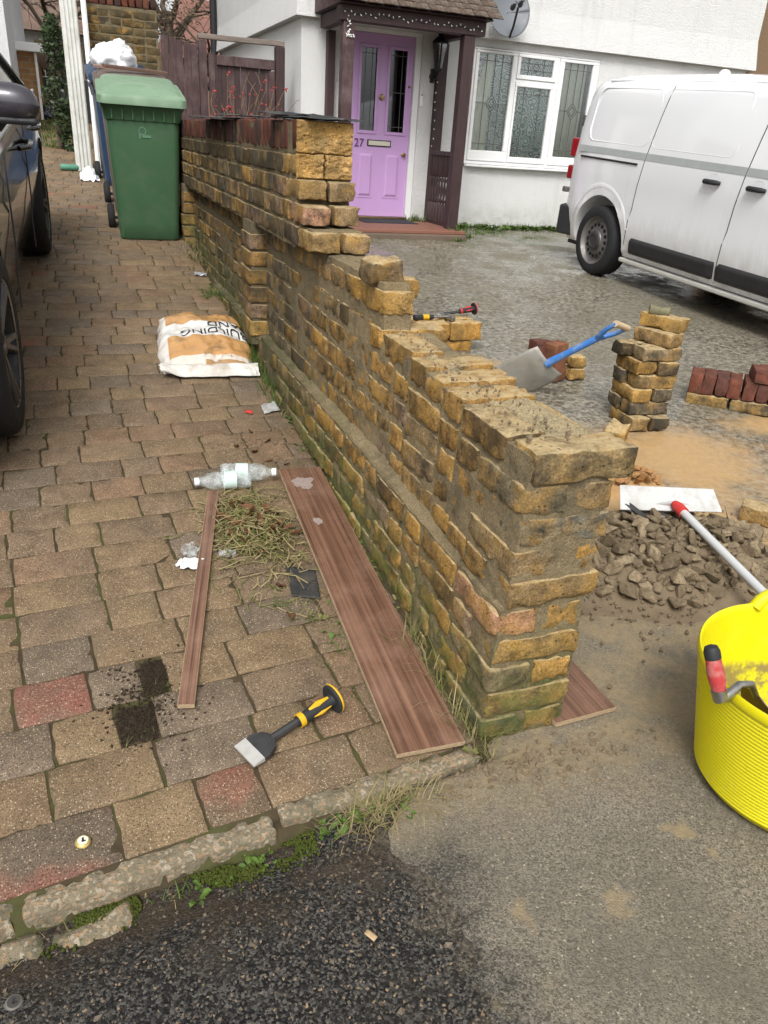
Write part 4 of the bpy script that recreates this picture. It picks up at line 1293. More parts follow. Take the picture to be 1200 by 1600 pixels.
# string of fairy lights along the beam
fl = thing('fairy_lights', 'string of unlit clear fairy lights along the porch beam and down the post', 'lights', (2.7, 8.52, 2.42))
rng = random.Random(31)
pts = [(2.66 + 1.5 * i / 60, 8.524, 2.43 - 0.012 * (i / 60) + 0.012 * sin(i * 0.9) + 0.012 * nz(i * 0.7, 2)) for i in range(61)]
pts2 = [(4.10 + 0.004 * sin(i), 8.534, 2.35 - i * 0.05 + 0.003 * nz(i, 3)) for i in range(2)]
pts3 = [(4.071 + 0.01 * nz(i * 0.8, 5), 9.395 + 0.004 * nz(i, 7), 2.34 - i * 0.032) for i in range(38)]
b = MB()
b.tube(pts, 0.0035, 5)
b.tube(pts3, 0.003, 5)
b.tube([(2.70, 8.541, 2.40 - i * 0.012) for i in range(14)], 0.003, 5)
b.build('wire', simple("dark_wire", (0.02, 0.03, 0.02), 0.6), fl, loc=-fl.location)
b = MB()
def bulb(p):
    d = Vector((rng.uniform(-1, 1), rng.uniform(-0.6, -0.1), rng.uniform(-1, 1))).normalized()
    b.lathe([(0.0, 0), (0.0055, 0.004), (0.0055, 0.018), (0.0, 0.026)], 6, axis_M(p, d))
for p in pts[::2]: bulb(p)
for p in pts3[::3]: bulb(p)
for i in range(16): bulb((2.70 + rng.gauss(0, 0.006), 8.540, 2.40 - 0.012 * i + rng.gauss(0, 0.006)))
for i in range(10): bulb((2.715 + rng.gauss(0, 0.02), 8.538, 2.235 + rng.gauss(0, 0.015)))
b.build('bulbs', simple("clear_bulb", (0.75, 0.75, 0.72), 0.15, 0.7), fl, loc=-fl.location)["kind"] = "stuff"

# neighbouring house in brown pebbledash
nb = thing('pebbledash_house', 'brown pebbledashed neighbouring house beyond the white one', 'house', (10.5, 9.7, 0.4))
b = MB()
b.bb(8.72, 13.0, 9.60, 15.0, 0.1, 5.5)
b.build('wall', simple("pebbledash", (0.20, 0.135, 0.085), 0.95, 0.1, var=0.5, scale=60, bump=1.0, bscale=90), nb, loc=-nb.location)
b = MB()
b.add([(8.6, 9.3, 5.5), (13.3, 9.3, 5.5), (13.3, 15.3, 5.5), (8.6, 15.3, 5.5), (8.6, 12.2, 7.6), (13.3, 12.2, 7.6)], [(0, 1, 5, 4), (2, 3, 4, 5), (1, 2, 5), (3, 0, 4), (0, 3, 2, 1)])
b.build('roof', TILEMAT, nb, loc=-nb.location)
b = MB()
b.bb(9.4, 10.9, 9.57, 9.62, 1.1, 2.3)
b.build('window', WHITE_UPVC, nb, loc=-nb.location)

# ------------------------------------------------------------------ timber gate and fence beside the house
FY = 9.62
gate = thing('garden_gate', 'dark brown boarded garden gate under a weathered top bar', 'gate', (1.85, FY, 0.38))
GO = -gate.location
rng = random.Random(9)
MB().bb(1.375, 1.455, FY - 0.05, FY + 0.05, 0.3, 2.155).build('gate_post', OLDTIMBER, gate, loc=GO, bevel=0.006)
MB().bb(2.205, 2.305, FY - 0.05, FY + 0.05, 0.3, 2.165).build('gate_post', DARKTIMBER, gate, loc=GO, bevel=0.006)
bar_ = MB()
bar_.box((1.84, FY, 2.192), (0.93, 0.07, 0.05), (0, -0.006, 0))
bar_.build('top_bar', m_wood("silvered_timber", (0.13, 0.10, 0.085), (0.25, 0.21, 0.18), axis=0, stretch=9, scale=12, rough=0.9), gate, loc=GO, bevel=0.006)
for i in range(10):
    x = 1.475 + i * 0.0690
    z1 = 1.965 + (0.02 * (4 - i) if i < 4 else 0)
    MB().box((x + 0.034, FY + rng.gauss(0, 0.002), (0.45 + z1) / 2), (0.067, 0.022, z1 - 0.45), (0, rng.gauss(0, 0.003), 0)).build('board', OLDTIMBER if rng.random() < 0.4 else DARKTIMBER, gate, loc=GO, bevel=0.003)
MB().bb(1.56, 2.195, FY - 0.045, FY - 0.0125, 1.935, 2.030).build('rail', OLDTIMBER, gate, loc=GO, bevel=0.006)
MB().bb(1.56, 2.195, FY - 0.045, FY - 0.0125, 0.62, 0.71).build('rail', DARKTIMBER, gate, loc=GO, bevel=0.006)
MB().bb(2.125, 2.195, FY - 0.040, FY - 0.0125, 0.72, 1.925).build('stile', OLDTIMBER, gate, loc=GO, bevel=0.006)
fence = thing('board_fence', 'dark brown close-boarded fence between the tall brick pier and the gate', 'fence', (1.18, FY, 0.4))
FO = -fence.location
for i in range(5):
    x = 0.995 + i * 0.0755
    MB().box((x + 0.036, FY + 0.02 + rng.gauss(0, 0.003), 1.26 - i * 0.012), (0.071, 0.02, 1.80 + rng.gauss(0, 0.01)), (0, rng.gauss(0, 0.004), 0)).build('board', OLDTIMBER, fence, loc=FO, bevel=0.003)
MB().bb(0.99, 1.374, FY + 0.035, FY + 0.08, 1.45, 1.53).build('rail', OLDTIMBER, fence, loc=FO)
# tall brick pier at the end of the drive
tp = thing('brick_pier', 'tall sooty brick pier with red coping behind the wheelie bins', 'pier', (0.62, 9.7, 0.4))
TO = -tp.location
rng = random.Random(41)
b = MB()
lump_box(b, 0.283, 0.963, 9.612, 9.83, 0.3, 2.37, 0.05, 0.004)
b.build('mortar_core', MORTAR, tp, smooth=180, loc=TO)
for k in range(27):
    x = 0.275
    head = k % 2 == 0
    while x < 0.96:
        L = min(0.1025 if head else 0.215, 0.972 - x)
        if L > 0.04:
            c = stock_col(rng, 0.2)
            d = 0.30 if k > 16 and rng.random() < 0.75 else 0.62
            if L < 0.16: loc, rz, sc = (x + L / 2, 9.605 + 0.107, 0.345 + k * 0.0755), pi / 2, (1, L / 0.1, 1)
            else: loc, rz, sc = (x + L / 2, 9.605 + 0.051, 0.345 + k * 0.0755), 0, (L / 0.213, 1, 1)
            link('brick', rng.choice(S_FAR), tp, Vector(loc) + TO, (rng.gauss(0, .01), rng.gauss(0, .01), rz + rng.gauss(0, .01)), sc, (c[0]*d, c[1]*d, c[2]*d, 0.45))
        x += L + 0.0105
        head = not head if rng.random() < 0.75 else head
for i in range(10):
    c = REDC[i % 5]
    link('coping_brick', rng.choice(reds), tp, Vector((0.30 + i * 0.0705, 9.712, 2.422)) + TO, (0, 0, pi / 2 + rng.gauss(0, .02)), None, (c[0]*0.8, c[1]*0.8, c[2]*0.8, 1))
# slates left lying on the coping
SLATE = simple("roof_slate", (0.060, 0.063, 0.066), 0.6, 0.4, var=0.35, scale=15, bump=0.5, bscale=60, dirt=(0.15, 0.15, 0.14), dscale=10)
def slate(loc, rot, dims, seed, label):
    me = rough_box('roof_slate', SLATE, dims[0], dims[1], dims[2], seed, n=(10, 8, 2), r=0.002, amp=0.002, chip=0.5, freq=16, smooth=30)
    tag(link('roof_slate', me, None, loc, rot), label, 'slate', 'slates left on the wall coping')
slate((0.872, 3.13, 1.3625), (0.0, 0.006, 0.12), (0.215, 0.40, 0.006), 901, 'dark roof slate on the coping at the broken end of the wall, lower of two')
slate((0.842, 3.20, 1.3705), (0.015, 0.03, 0.42), (0.20, 0.36, 0.006), 902, 'dark roof slate laid askew on the other one at the broken end of the wall')
slate((0.830, 4.72, 1.366), (0.012, -0.03, 0.05), (0.30, 0.75, 0.007), 903, 'wide dark slate overhanging the red coping halfway to the bins')
slate((0.850, 4.35, 1.3765), (0.012, -0.02, -0.08), (0.26, 0.45, 0.006), 904, 'thin pale edged slate on top of the overhanging one')
# white plastic strip trapped in the broken joint
b = MB()
b.tube([(0.83, 2.735, 0.918), (0.87, 2.70, 0.920), (0.93, 2.69, 0.921), (0.965, 2.70, 0.922)], 0.006, 8, flat=0.6)
tag(b.build('plastic_strip', WHITE_UPVC, smooth=60), 'thin white plastic strip trapped under the overhanging bricks of the wall', 'strip')
# ------------------------------------------------------------------ vehicles
def loft(stations, half):
    """closed skin through cross-sections; stations = [(y, [(x, z), ...half profile bottom to top])]"""
    b = MB()
    n = None
    for y, pr in stations:
        ring = [(x, y, z) for x, z in pr] + [(-x, y, z) for x, z in pr[::-1] if x > 1e-6]
        n = len(ring)
        b.v += ring
    for i in range(len(stations) - 1):
        for k in range(n):
            a0, a1 = i*n + k, i*n + (k+1) % n
            b.f.append((a0, a1, a1 + n, a0 + n))
    b.f.append(tuple(range(n))[::-1])
    b.f.append(tuple((len(stations)-1)*n + k for k in range(n)))
    return b

def cut(me, cutters, name, mat, angle=35):
    """wheel arches taken out of a body"""
    o = bpy.data.objects.new(name, me)
    COL.objects.link(o)
    cs = []
    for c in cutters:
        co_ = bpy.data.objects.new('cutter', c)
        COL.objects.link(co_)
        md = o.modifiers.new('cut', 'BOOLEAN')
        md.operation = 'DIFFERENCE'
        md.solver = 'EXACT'
        md.object = co_
        cs.append(co_)
    bpy.context.view_layer.update()
    out = bpy.data.meshes.new_from_object(o.evaluated_get(bpy.context.evaluated_depsgraph_get()))
    bpy.data.objects.remove(o)
    for c in cs: bpy.data.objects.remove(c)
    out.name = name
    out.materials.clear()
    out.materials.append(mat)
    out.polygons.foreach_set('use_smooth', [True] * len(out.polygons))
    out.set_sharp_from_angle(angle=radians(angle))
    return out

def cylx(x0, x1, y, z, r, n=40):
    b = MB()
    b.lathe([(r, 0.0), (r, x1 - x0)], n, axis_M((x0, y, z), (1, 0, 0)))
    return b.mesh('cutter', None)

def tyre_mesh(b, R, w, M, tread=True):
    rr = R * 0.69
    b.lathe([(rr, 0.0), (rr + 0.004, -0.006), (R * 0.80, -0.010), (R * 0.93, -0.004), (R * 0.985, 0.014), (R, 0.035), (R, w - 0.035), (R * 0.985, w - 0.014), (R * 0.8, w), (rr, w)], 48, M, close=True)

# --- white van
t = NT("van_white_paint", 0.16, 0.5)
po = t.co()
zl_ = t.xyz(po, 2)
gr_ = t.math('MULTIPLY', t.band(zl_, 0.75, 0.22), t.ramp(t.noise(t.scaled(po, (3, 3, 1)), 4.0, 7, 0.7), [(0.38, 0.05), (0.68, 0.8)]))
gr_ = t.math('ADD', gr_, t.math('MULTIPLY', t.ramp(t.noise(t.scaled(po, (6, 6, 0.7)), 3.0, 6, 0.7), [(0.56, 0.0), (0.75, 0.3)]), t.band(zl_, 1.3, 0.6)), True)
t.color(t.mix(gr_, (0.76, 0.77, 0.785), (0.42, 0.40, 0.355)))
t.rough(t.ramp(gr_, [(0.0, 0.12), (0.6, 0.55)]))
t.b.inputs['Coat Weight'].default_value = 0.7
t.b.inputs['Coat Roughness'].default_value = 0.03
WHITEPAINT = t.mat
van = thing('white_van', 'white panel van with grey side stripe parked by the house', 'van', (5.555, 6.62, z_yard(6.62) + 0.008), (math.atan(0.046), 0, 0))
HALF = [(0, 0.235), (0.78, 0.235), (0.86, 0.245), (0.895, 0.30), (0.918, 0.45), (0.935, 0.58), (0.928, 0.66), (0.945, 0.85), (0.945, 1.03), (0.935, 1.15), (0.918, 1.31), (0.898, 1.46), (0.878, 1.57), (0.856, 1.635), (0.81, 1.690), (0.71, 1.725), (0.45, 1.752), (0, 1.76)]
def vhw(z):
    for (x0, z0), (x1, z1) in zip(HALF[2:], HALF[3:]):
        if z0 <= z <= z1: return x0 + (x1 - x0) * (z - z0) / (z1 - z0)
    return 0.9
def vst(y, top, wmul=1.0, zlow=0.0, taper=0.0):
    k = (1 + (top - 1.0) * 0.835 - 1.0) / 0.76
    out = []
    for x, z in HALF:
        z2 = z if z <= 1.0 else 1.0 + (z - 1.0) * k
        w = wmul - taper * max(0, (z - 0.8))
        out.append((x * w, z2 + (zlow if z < 0.3 else 0)))
    return out
ST = [(-4.18, 0.86, 0.60, .08, 0), (-4.12, 0.93, 0.78, .03, 0), (-3.95, 1.00, 0.90, 0, 0), (-3.6, 1.06, 0.965, 0, .02), (-3.25, 1.13, 0.985, 0, .06), (-3.0, 1.30, 0.99, 0, .08), (-2.6, 1.62, 0.995, 0, .05), (-2.25, 1.83, 1, 0, .02), (-1.9, 1.895, 1, 0, 0), (-1.3, 1.91, 1, 0, 0), (-0.6, 1.91, 1, 0, 0), (0.0, 1.905, 1, 0, 0), (0.30, 1.89, 0.998, 0, 0), (0.48, 1.865, 0.99, 0, 0.005), (0.58, 1.835, 0.975, 0, 0.02), (0.645, 1.79, 0.945, 0, 0.045), (0.68, 1.72, 0.89, 0, 0.06)]
body = loft([(y, vst(y, t_, w, zl, ta)) for y, t_, w, zl, ta in ST], None).mesh('body', WHITEPAINT)
body = cut(body, [cylx(-1.2, -0.60, 0, 0.315, 0.405), cylx(0.60, 1.2, 0, 0.315, 0.405), cylx(-1.2, -0.60, -3.275, 0.315, 0.405), cylx(0.60, 1.2, -3.275, 0.315, 0.405)], 'body', WHITEPAINT, 32)
link('body', body, van)
SEAM = simple("panel_gap", (0.045, 0.045, 0.048), 0.7)
def vs_pt(y, z, out=0.0, s=-1):
    return (s * (vhw(z) + out), y, z)
def vline(pts, r, name, mat, n=6):
    b = MB()
    b.tube(pts, r, n)
    b.build(name, mat, van, smooth=60)
for s in (-1, 1):
    for yb, yt in ((-0.42, -0.62), (-1.63, -1.80)):
        vline([vs_pt(fr(i / 14, yb, yt), fr(i / 14, 0.27, 1.63), -0.001, s) for i in range(15)], 0.0048, 'door_gap', SEAM)
# side stripe: a flat vinyl band following the flank
b = MB()
b.grid(lambda u, v: vs_pt(fr(u, -2.6, 0.50), fr(v, 1.062, 1.118), 0.0022), 40, 2)
b.build('stripe', simple("grey_vinyl", (0.36, 0.38, 0.38), 0.4), van, smooth=180)
vline([vs_pt(fr(u / 10, -0.45, 0.44), 1.022 + 0.0, 0.001) for u in range(11)], 0.009, 'slide_rail', simple("rail_black", (0.01, 0.01, 0.01), 0.5))
# pressed outlines of the blank window panels
def rrect(y0, y1, z0, z1, r, out):
    pts = []
    for (cy, cz, a0) in ((y1 - r, z1 - r, 0), (y0 + r, z1 - r, 90), (y0 + r, z0 + r, 180), (y1 - r, z0 + r, 270)):
        for k in range(7):
            a = radians(a0 + 15 * k)
            pts.append(vs_pt(cy + r * cos(a), cz + r * sin(a), out))
    return pts + [pts[0]]
vline(rrect(-0.53, 0.40, 1.165, 1.605, 0.10, -0.0035), 0.0052, 'panel_pressing', WHITEPAINT)
vline(rrect(-1.56, -0.56, 1.165, 1.605, 0.07, -0.0035), 0.0052, 'panel_pressing', WHITEPAINT)
b = MB()
for k in range(25):
    a = radians(12 + 6.2 * k)
    b.v += [vs_pt(0.51 * cos(a), 0.315 + 0.53 * sin(a), -0.010), vs_pt(0.485 * cos(a), 0.315 + 0.505 * sin(a), 0.004), vs_pt(0.455 * cos(a), 0.315 + 0.47 * sin(a), 0.001)]
for k in range(24):
    for j in range(2): b.f.append((3*k + j, 3*k + 3 + j, 3*k + 4 + j, 3*k + 1 + j))
b.build('arch_flare', WHITEPAINT, van, smooth=60)
vline([vs_pt(fr(i / 30, -2.3, 0.35), 1.665, -0.012) for i in range(31)], 0.012, 'roof_gutter', WHITEPAINT)
# black sill cladding
def clad(y0, y1):
    b = MB()
    def g(u, v):
        y, z = fr(u, y0, y1), fr(v, 0.285, 0.43)
        e = min(1, min(u, 1 - u) * 40, min(v, 1 - v) * 5)
        return vs_pt(y, z if u > 0.02 or v < 0.6 else z - 0.03, -0.004 + 0.028 * sqrt(max(0, e)))
    b.grid(g, 24, 10)
    b.build('sill_cladding', BLACK_PLASTIC, van, smooth=60)
clad(-0.50, -1.629)
clad(-1.633, -2.70)
b = MB()
b.bb(-0.90, -0.82, -2.9, -0.40, 0.20, 0.237)
b.build('sill', simple("dirty_sill", (0.45, 0.44, 0.40), 0.6), van, bevel=0.01)
b = MB()
b.bb(-0.82, 0.82, -4.0, 0.6, 0.20, 0.232)
b.build('floor_pan', BLACK_PLASTIC, van)
for y in (-1.42, -1.885):
    hb = MB()
    hb.lathe([(0.0, 0.0), (0.055, 0.001), (0.062, 0.004), (0.058, 0.0)], 20, axis_M(vs_pt(y, 0.985, -0.003), (-1, 0, 0)))
    cupo = hb.build('handle_cup', WHITEPAINT, van, smooth=60)
    hb = MB()
    hb.tube([vs_pt(y + 0.085, 0.985, 0.006), vs_pt(y + 0.07, 0.985, 0.028), vs_pt(y - 0.06, 0.985, 0.03), vs_pt(y - 0.085, 0.985, 0.006)], [0.012, 0.019, 0.019, 0.012], 10)
    hb.build('door_handle', BLACK_PLASTIC, van, smooth=60)
for s in (-1, 1):
    b = MB()
    b.grid(lambda u, v: vs_pt(fr(u, -1.93, -2.75 + 0.30 * v), fr(v, 1.17, 1.56), 0.004, s), 10, 8)
    b.build('side_window', simple("tinted_glass", (0.012, 0.014, 0.015), 0.05, 0.6), van, smooth=180)
REDL = simple("tail_light", (0.22, 0.008, 0.014), 0.12, 0.6, var=0.3, scale=20, coat=0.5)
for s in (-1, 1):
    for z0, z1 in ((1.00, 1.17), (0.80, 0.925)):
        b = MB()
        b.box((s * 0.865, 0.640, (z0 + z1) / 2), (0.105, 0.10, z1 - z0), (0, 0, s * -0.45))
        b.build('tail_light', REDL, van, bevel=0.015)
b = MB()
b.box((0, 0.66, 0.42), (1.72, 0.20, 0.28))
b.box((-0.87, 0.585, 0.42), (0.10, 0.22, 0.28), (0, 0, 0.25))
b.box((0.87, 0.585, 0.42), (0.10, 0.22, 0.28), (0, 0, -0.25))
b.build('rear_bumper', BLACK_PLASTIC, van, bevel=0.025, seg=3)
b = MB()
b.box((-0.885, 0.70, 0.695), (0.05, 0.06, 0.05))
b.box((-0.80, 0.70, 1.32), (0.035, 0.05, 0.10))
b.build('rear_hinge', STEEL, van, bevel=0.006)
b = MB()
b.box((0, -4.13, 0.42), (1.5, 0.16, 0.28))
b.build('front_bumper', BLACK_PLASTIC, van, bevel=0.03)
b = MB()
b.lathe([(0.05, 0), (0.05, 0.02), (0.03, 0.045), (0.0, 0.05)], 16, Matrix.Translation((-0.25, -0.45, 1.752)))
b.build('roof_vent', WHITEPAINT, van, smooth=50)
STEELRIM = simple("steel_rim", (0.20, 0.19, 0.18), 0.5, 0.5, 0.6, var=0.3, dirt=(0.06, 0.05, 0.04))
def van_wheel(s, y):
    M = axis_M((s * 0.925, y, 0.315), (-s, 0, 0), (0, 1, 0))
    b = MB()
    tyre_mesh(b, 0.315, 0.20, M)
    w = b.build('wheel', RUBBER, van, smooth=40)
    b = MB()
    b.lathe([(0.222, 0.004), (0.216, -0.002), (0.205, 0.012), (0.195, 0.035), (0.172, 0.045), (0.150, 0.032), (0.115, 0.022), (0.095, 0.018), (0.090, 0.006), (0.0, 0.004)], 40, M)
    b.f = [f for f in b.f if len(f) == 4]
    b.build('rim', STEELRIM, w, smooth=40)
    b = MB()
    for k in range(16):
        a = 2 * pi * k / 16
        b.lathe([(0.0, 0.0), (0.017, 0.0), (0.017, 0.004), (0, 0.004)], 10, M @ Matrix.Translation((0.142 * cos(a), 0.142 * sin(a), 0.0235)))
    b.build('rim_holes', simple("hole_dark", (0.005, 0.005, 0.005), 0.9), w)
    b = MB()
    b.lathe([(0.088, 0.006), (0.080, -0.010), (0.055, -0.014), (0.05, -0.008), (0.0, -0.008)], 24, M)
    b.build('hub_cap', simple("hub_plastic", (0.03, 0.03, 0.03), 0.7), w, smooth=40)
for s in (-1, 1):
    for y in (0.0, -3.275): van_wheel(s, y)

# --- dark car on the drive
PAINT = simple("dark_grey_metallic", (0.012, 0.012, 0.013), 0.16, 0.6, 0.3, var=0.1, scale=3, coat=1.0, rvar=0.02)
CARZ = z_drive(3.147) + 0.004
car = thing('dark_car', 'dark grey car with alloy wheels parked on the paved drive', 'car', (-0.285, 3.147, CARZ), (math.atan(0.1), 0, -0.0315))
CX = -0.90
def cst(top, w, low=0.20):
    pr = [(0, low), (0.74, low), (0.83, low + 0.02), (0.865, low + 0.09), (0.885, 0.42), (0.905, 0.56), (0.915, 0.66), (0.905, 0.72), (0.912, 0.79), (0.895, 0.86), (0.84, 0.915), (0.70, 0.935), (0.4, 0.95), (0, 0.955)]
    return [(x * w, z if z < 0.6 else 0.6 + (z - 0.6) * (top - 0.6) / 0.355) for x, z in pr]
CS = [(-0.83, 0.66, 0.55, 0.26), (-0.78, 0.70, 0.72, 0.22), (-0.6, 0.78, 0.90, 0.2), (-0.3, 0.84, 0.97, 0.2), (0.0, 0.88, 0.985, 0.2), (0.4, 0.91, 0.98, 0.2), (0.8, 0.945, 0.975, 0.2), (1.3, 0.955, 0.975, 0.2), (1.9, 0.965, 0.98, 0.2), (2.3, 0.975, 0.995, 0.2), (2.76, 0.985, 1.01, 0.2), (3.1, 0.99, 1.0, 0.2), (3.4, 0.985, 0.96, 0.22), (3.6, 0.95, 0.86, 0.26), (3.68, 0.9, 0.7, 0.3)]
cb = loft([(y, cst(t_, w, lo_)) for y, t_, w, lo_ in CS], None)
cb.v = [(x + CX, y, z) for x, y, z in cb.v]
body = cb.mesh('body', PAINT)
body = cut(body, [cylx(-0.25, 0.3, 0, 0.335, 0.375), cylx(-0.25, 0.3, 2.762, 0.335, 0.375), cylx(-2.1, -1.55, 0, 0.335, 0.375), cylx(-2.1, -1.55, 2.762, 0.335, 0.375)], 'body', PAINT, 30)
link('body', body, car)
b = MB()
def cab(y0, y1, y2, y3, zt, hw0, hw1):
    z0 = 0.935
    b.add([(CX - hw0, y0, z0), (CX + hw0, y0, z0), (CX + hw0, y3, z0), (CX - hw0, y3, z0), (CX - hw1, y1, zt), (CX + hw1, y1, zt), (CX + hw1, y2, zt), (CX - hw1, y2, zt)], [(0, 1, 5, 4), (1, 2, 6, 5), (2, 3, 7, 6), (3, 0, 4, 7), (4, 5, 6, 7)])
cab(0.72, 1.50, 2.75, 3.45, 1.40, 0.80, 0.56)
b.build('windows', simple("car_glass", (0.010, 0.012, 0.013), 0.04, 0.6), car)
b = MB()
b.box((CX, 2.12, 1.412), (1.16, 1.36, 0.03))
b.build('roof', PAINT, car, bevel=0.012)
for s in (-1, 1):
    b = MB()
    b.tube([(CX + s * 0.805, 0.70, 0.935), (CX + s * 0.565, 1.49, 1.405), (CX + s * 0.56, 2.76, 1.405), (CX + s * 0.80, 3.47, 0.945)], 0.026, 8)
    b.build('window_frame', PAINT, car, smooth=60)
    b = MB()
    b.tube([(CX + s * 0.872, 0.75, 0.905), (CX + s * 0.875, 2.0, 0.922), (CX + s * 0.88, 3.3, 0.935)], 0.010, 6)
    b.build('chrome_trim', simple("chrome_trim", (0.5, 0.5, 0.5), 0.15, 0.5, 1.0), car, smooth=60)
    mroot = MB()
    M = Matrix.Translation((CX + s * 1.075, 1.02, 1.045))
    ring = []
    for i in range(9):
        a = i / 8
        w = sqrt(max(0.0, 1 - (2 * a - 1) ** 2 * 0.75))
        ring.append((a, w))
    def mir(u, v):
        x = fr(u, -0.15, 0.135)
        k = (1 - abs(2 * u - 1) ** 3.2) ** 0.5 * 0.98 + 0.02
        a = 2 * pi * v
        return (CX + s * (0.915 + x), 1.02 + 0.075 * k * sin(a) - 0.02 * u, 1.055 + 0.078 * k * cos(a) - 0.01 * u)
    mroot.grid(mir, 22, 26)
    mm = mroot.build('mirror', simple("mirror_cap_paint", (0.045, 0.042, 0.052), 0.3, 0.5, 0.2, coat=0.6), car, smooth=60)
    b = MB()
    b.tube([(CX + s * (0.79 + 0.03 * i), 0.946 - 0.0022 * i + 0.0011 * i * i, 1.028 - 0.0006 * i) for i in range(9)], 0.0095, 8, flat=0.7)
    b.build('indicator', simple("indicator_lens", (0.85, 0.85, 0.83), 0.15, 0.6), mm, smooth=60)
    b = MB()
    b.box((CX + s * 0.91, 1.0, 0.985), (0.25, 0.10, 0.03), (0, 0, 0))
    b.build('mirror_base', BLACK_PLASTIC, mm, bevel=0.012)
    b = MB()
    b.tube([(CX + s * 0.86, 1.05, 0.95), (CX + s * 0.90, 1.03, 1.0)], 0.03, 8)
    b.build('mirror_arm', BLACK_PLASTIC, mm, smooth=60)
    for y in (1.62, 2.45):
        b = MB()
        b.tube([(CX + s * 0.893, y, 0.79), (CX + s * 0.935, y + 0.03, 0.795), (CX + s * 0.935, y + 0.19, 0.80), (CX + s * 0.893, y + 0.22, 0.80)], 0.013, 8)
        b.build('door_handle', PAINT, car, smooth=60)
    for yb, yt in ((0.72, 0.80), (1.86, 1.90)):
        b = MB()
        b.tube([(CX + s * (0.888 if z < 0.5 else 0.897), fr(i / 8, yb, yt), z) for i, z in enumerate([0.25, 0.34, 0.42, 0.5, 0.58, 0.66, 0.74, 0.82, 0.88])], 0.004, 5)
        b.build('door_gap', SEAM, car)
ALLOY = simple("dark_alloy", (0.085, 0.083, 0.085), 0.32, 0.5, 0.8, var=0.2, scale=10)
LIP = simple("polished_lip", (0.35, 0.35, 0.35), 0.3, 0.5, 0.9)
def car_wheel(s, y):
    M = axis_M((CX + s * 0.905, y, 0.335), (-s, 0, 0), (0, 1, 0))
    b = MB()
    tyre_mesh(b, 0.335, 0.225, M)
    w = b.build('wheel', RUBBER, car, smooth=40)
    b = MB()
    b.lathe([(0.236, 0.004), (0.231, -0.003), (0.226, 0.002)], 48, M)
    b.f = [f for f in b.f if len(f) == 4]
    b.build('rim_lip', LIP, w, smooth=60)
    b = MB()
    b.lathe([(0.230, 0.003), (0.222, 0.02), (0.215, 0.13), (0.0, 0.14)], 40, M)
    b.f = [f for f in b.f if len(f) == 4]
    b.build('barrel', simple("barrel_dark", (0.02, 0.02, 0.021), 0.5, 0.4), w, smooth=40)
    b = MB()
    b.lathe([(0.15, 0.085), (0.15, 0.095), (0.0, 0.10)], 30, M)
    b.build('brake_disc', STEEL, w, smooth=40)
    for k in range(5):
        sp = MB()
        for off in (-0.13, 0.13):
            a0, a1 = 2 * pi * k / 5 + off * 0.35 + 0.3, 2 * pi * k / 5 + off + 0.3
            p0, p1 = Vector((0.045 * cos(a0), 0.045 * sin(a0), 0.03)), Vector((0.224 * cos(a1), 0.224 * sin(a1), 0.006))
            d = (p1 - p0)
            N = Vector((-d.y, d.x, 0)).normalized()
            q = []
            for p_, hw, dp_ in ((p0, 0.019, 0.030), (p0.lerp(p1, 0.55), 0.014, 0.026), (p1, 0.016, 0.020)):
                q += [p_ + N * hw, p_ + N * hw * 0.6 + Vector((0, 0, -0.010)), p_ - N * hw * 0.6 + Vector((0, 0, -0.010)), p_ - N * hw, p_ - N * hw + Vector((0, 0, dp_)), p_ + N * hw + Vector((0, 0, dp_))]
            fs = [(i*6 + j, i*6 + (j+1) % 6, (i+1)*6 + (j+1) % 6, (i+1)*6 + j) for i in range(2) for j in range(6)] + [tuple(range(6))[::-1], tuple(range(12, 18))]
            sp.add(q, fs, M)
        sp.build('spoke', ALLOY, w)
    b = MB()
    b.lathe([(0.0, 0.012), (0.036, 0.014), (0.052, 0.024), (0.058, 0.06), (0.0, 0.06)], 20, M)
    b.build('hub', ALLOY, w, smooth=40)
for s in (-1, 1):
    for y in (0.0, 2.762): car_wheel(s, y)
# ------------------------------------------------------------------ bins
def rr_sec(w, d, r, z, n=5, dy=0.0, dx=0.0):
    pts = []
    for cx, cy, a0 in ((w/2 - r, d/2 - r, 0), (-w/2 + r, d/2 - r, 90), (-w/2 + r, -d/2 + r, 180), (w/2 - r, -d/2 + r, 270)):
        for k in range(n + 1):
            a = radians(a0 + 90 * k / n)
            pts.append((cx + r * cos(a) + dx, cy + r * sin(a) + dy, z))
    return pts
def skin(b, secs, cap=(True, True)):
    n = len(secs[0])
    base = len(b.v)
    for s_ in secs: b.v += [tuple(p) for p in s_]
    for i in range(len(secs) - 1):
        for k in range(n):
            a0, a1 = base + i*n + k, base + i*n + (k+1) % n
            b.f.append((a0, a1, a1 + n, a0 + n))
    if cap[0]: b.f.append(tuple(base + k for k in range(n))[::-1])
    if cap[1]: b.f.append(tuple(base + (len(secs)-1)*n + k for k in range(n)))
    return b
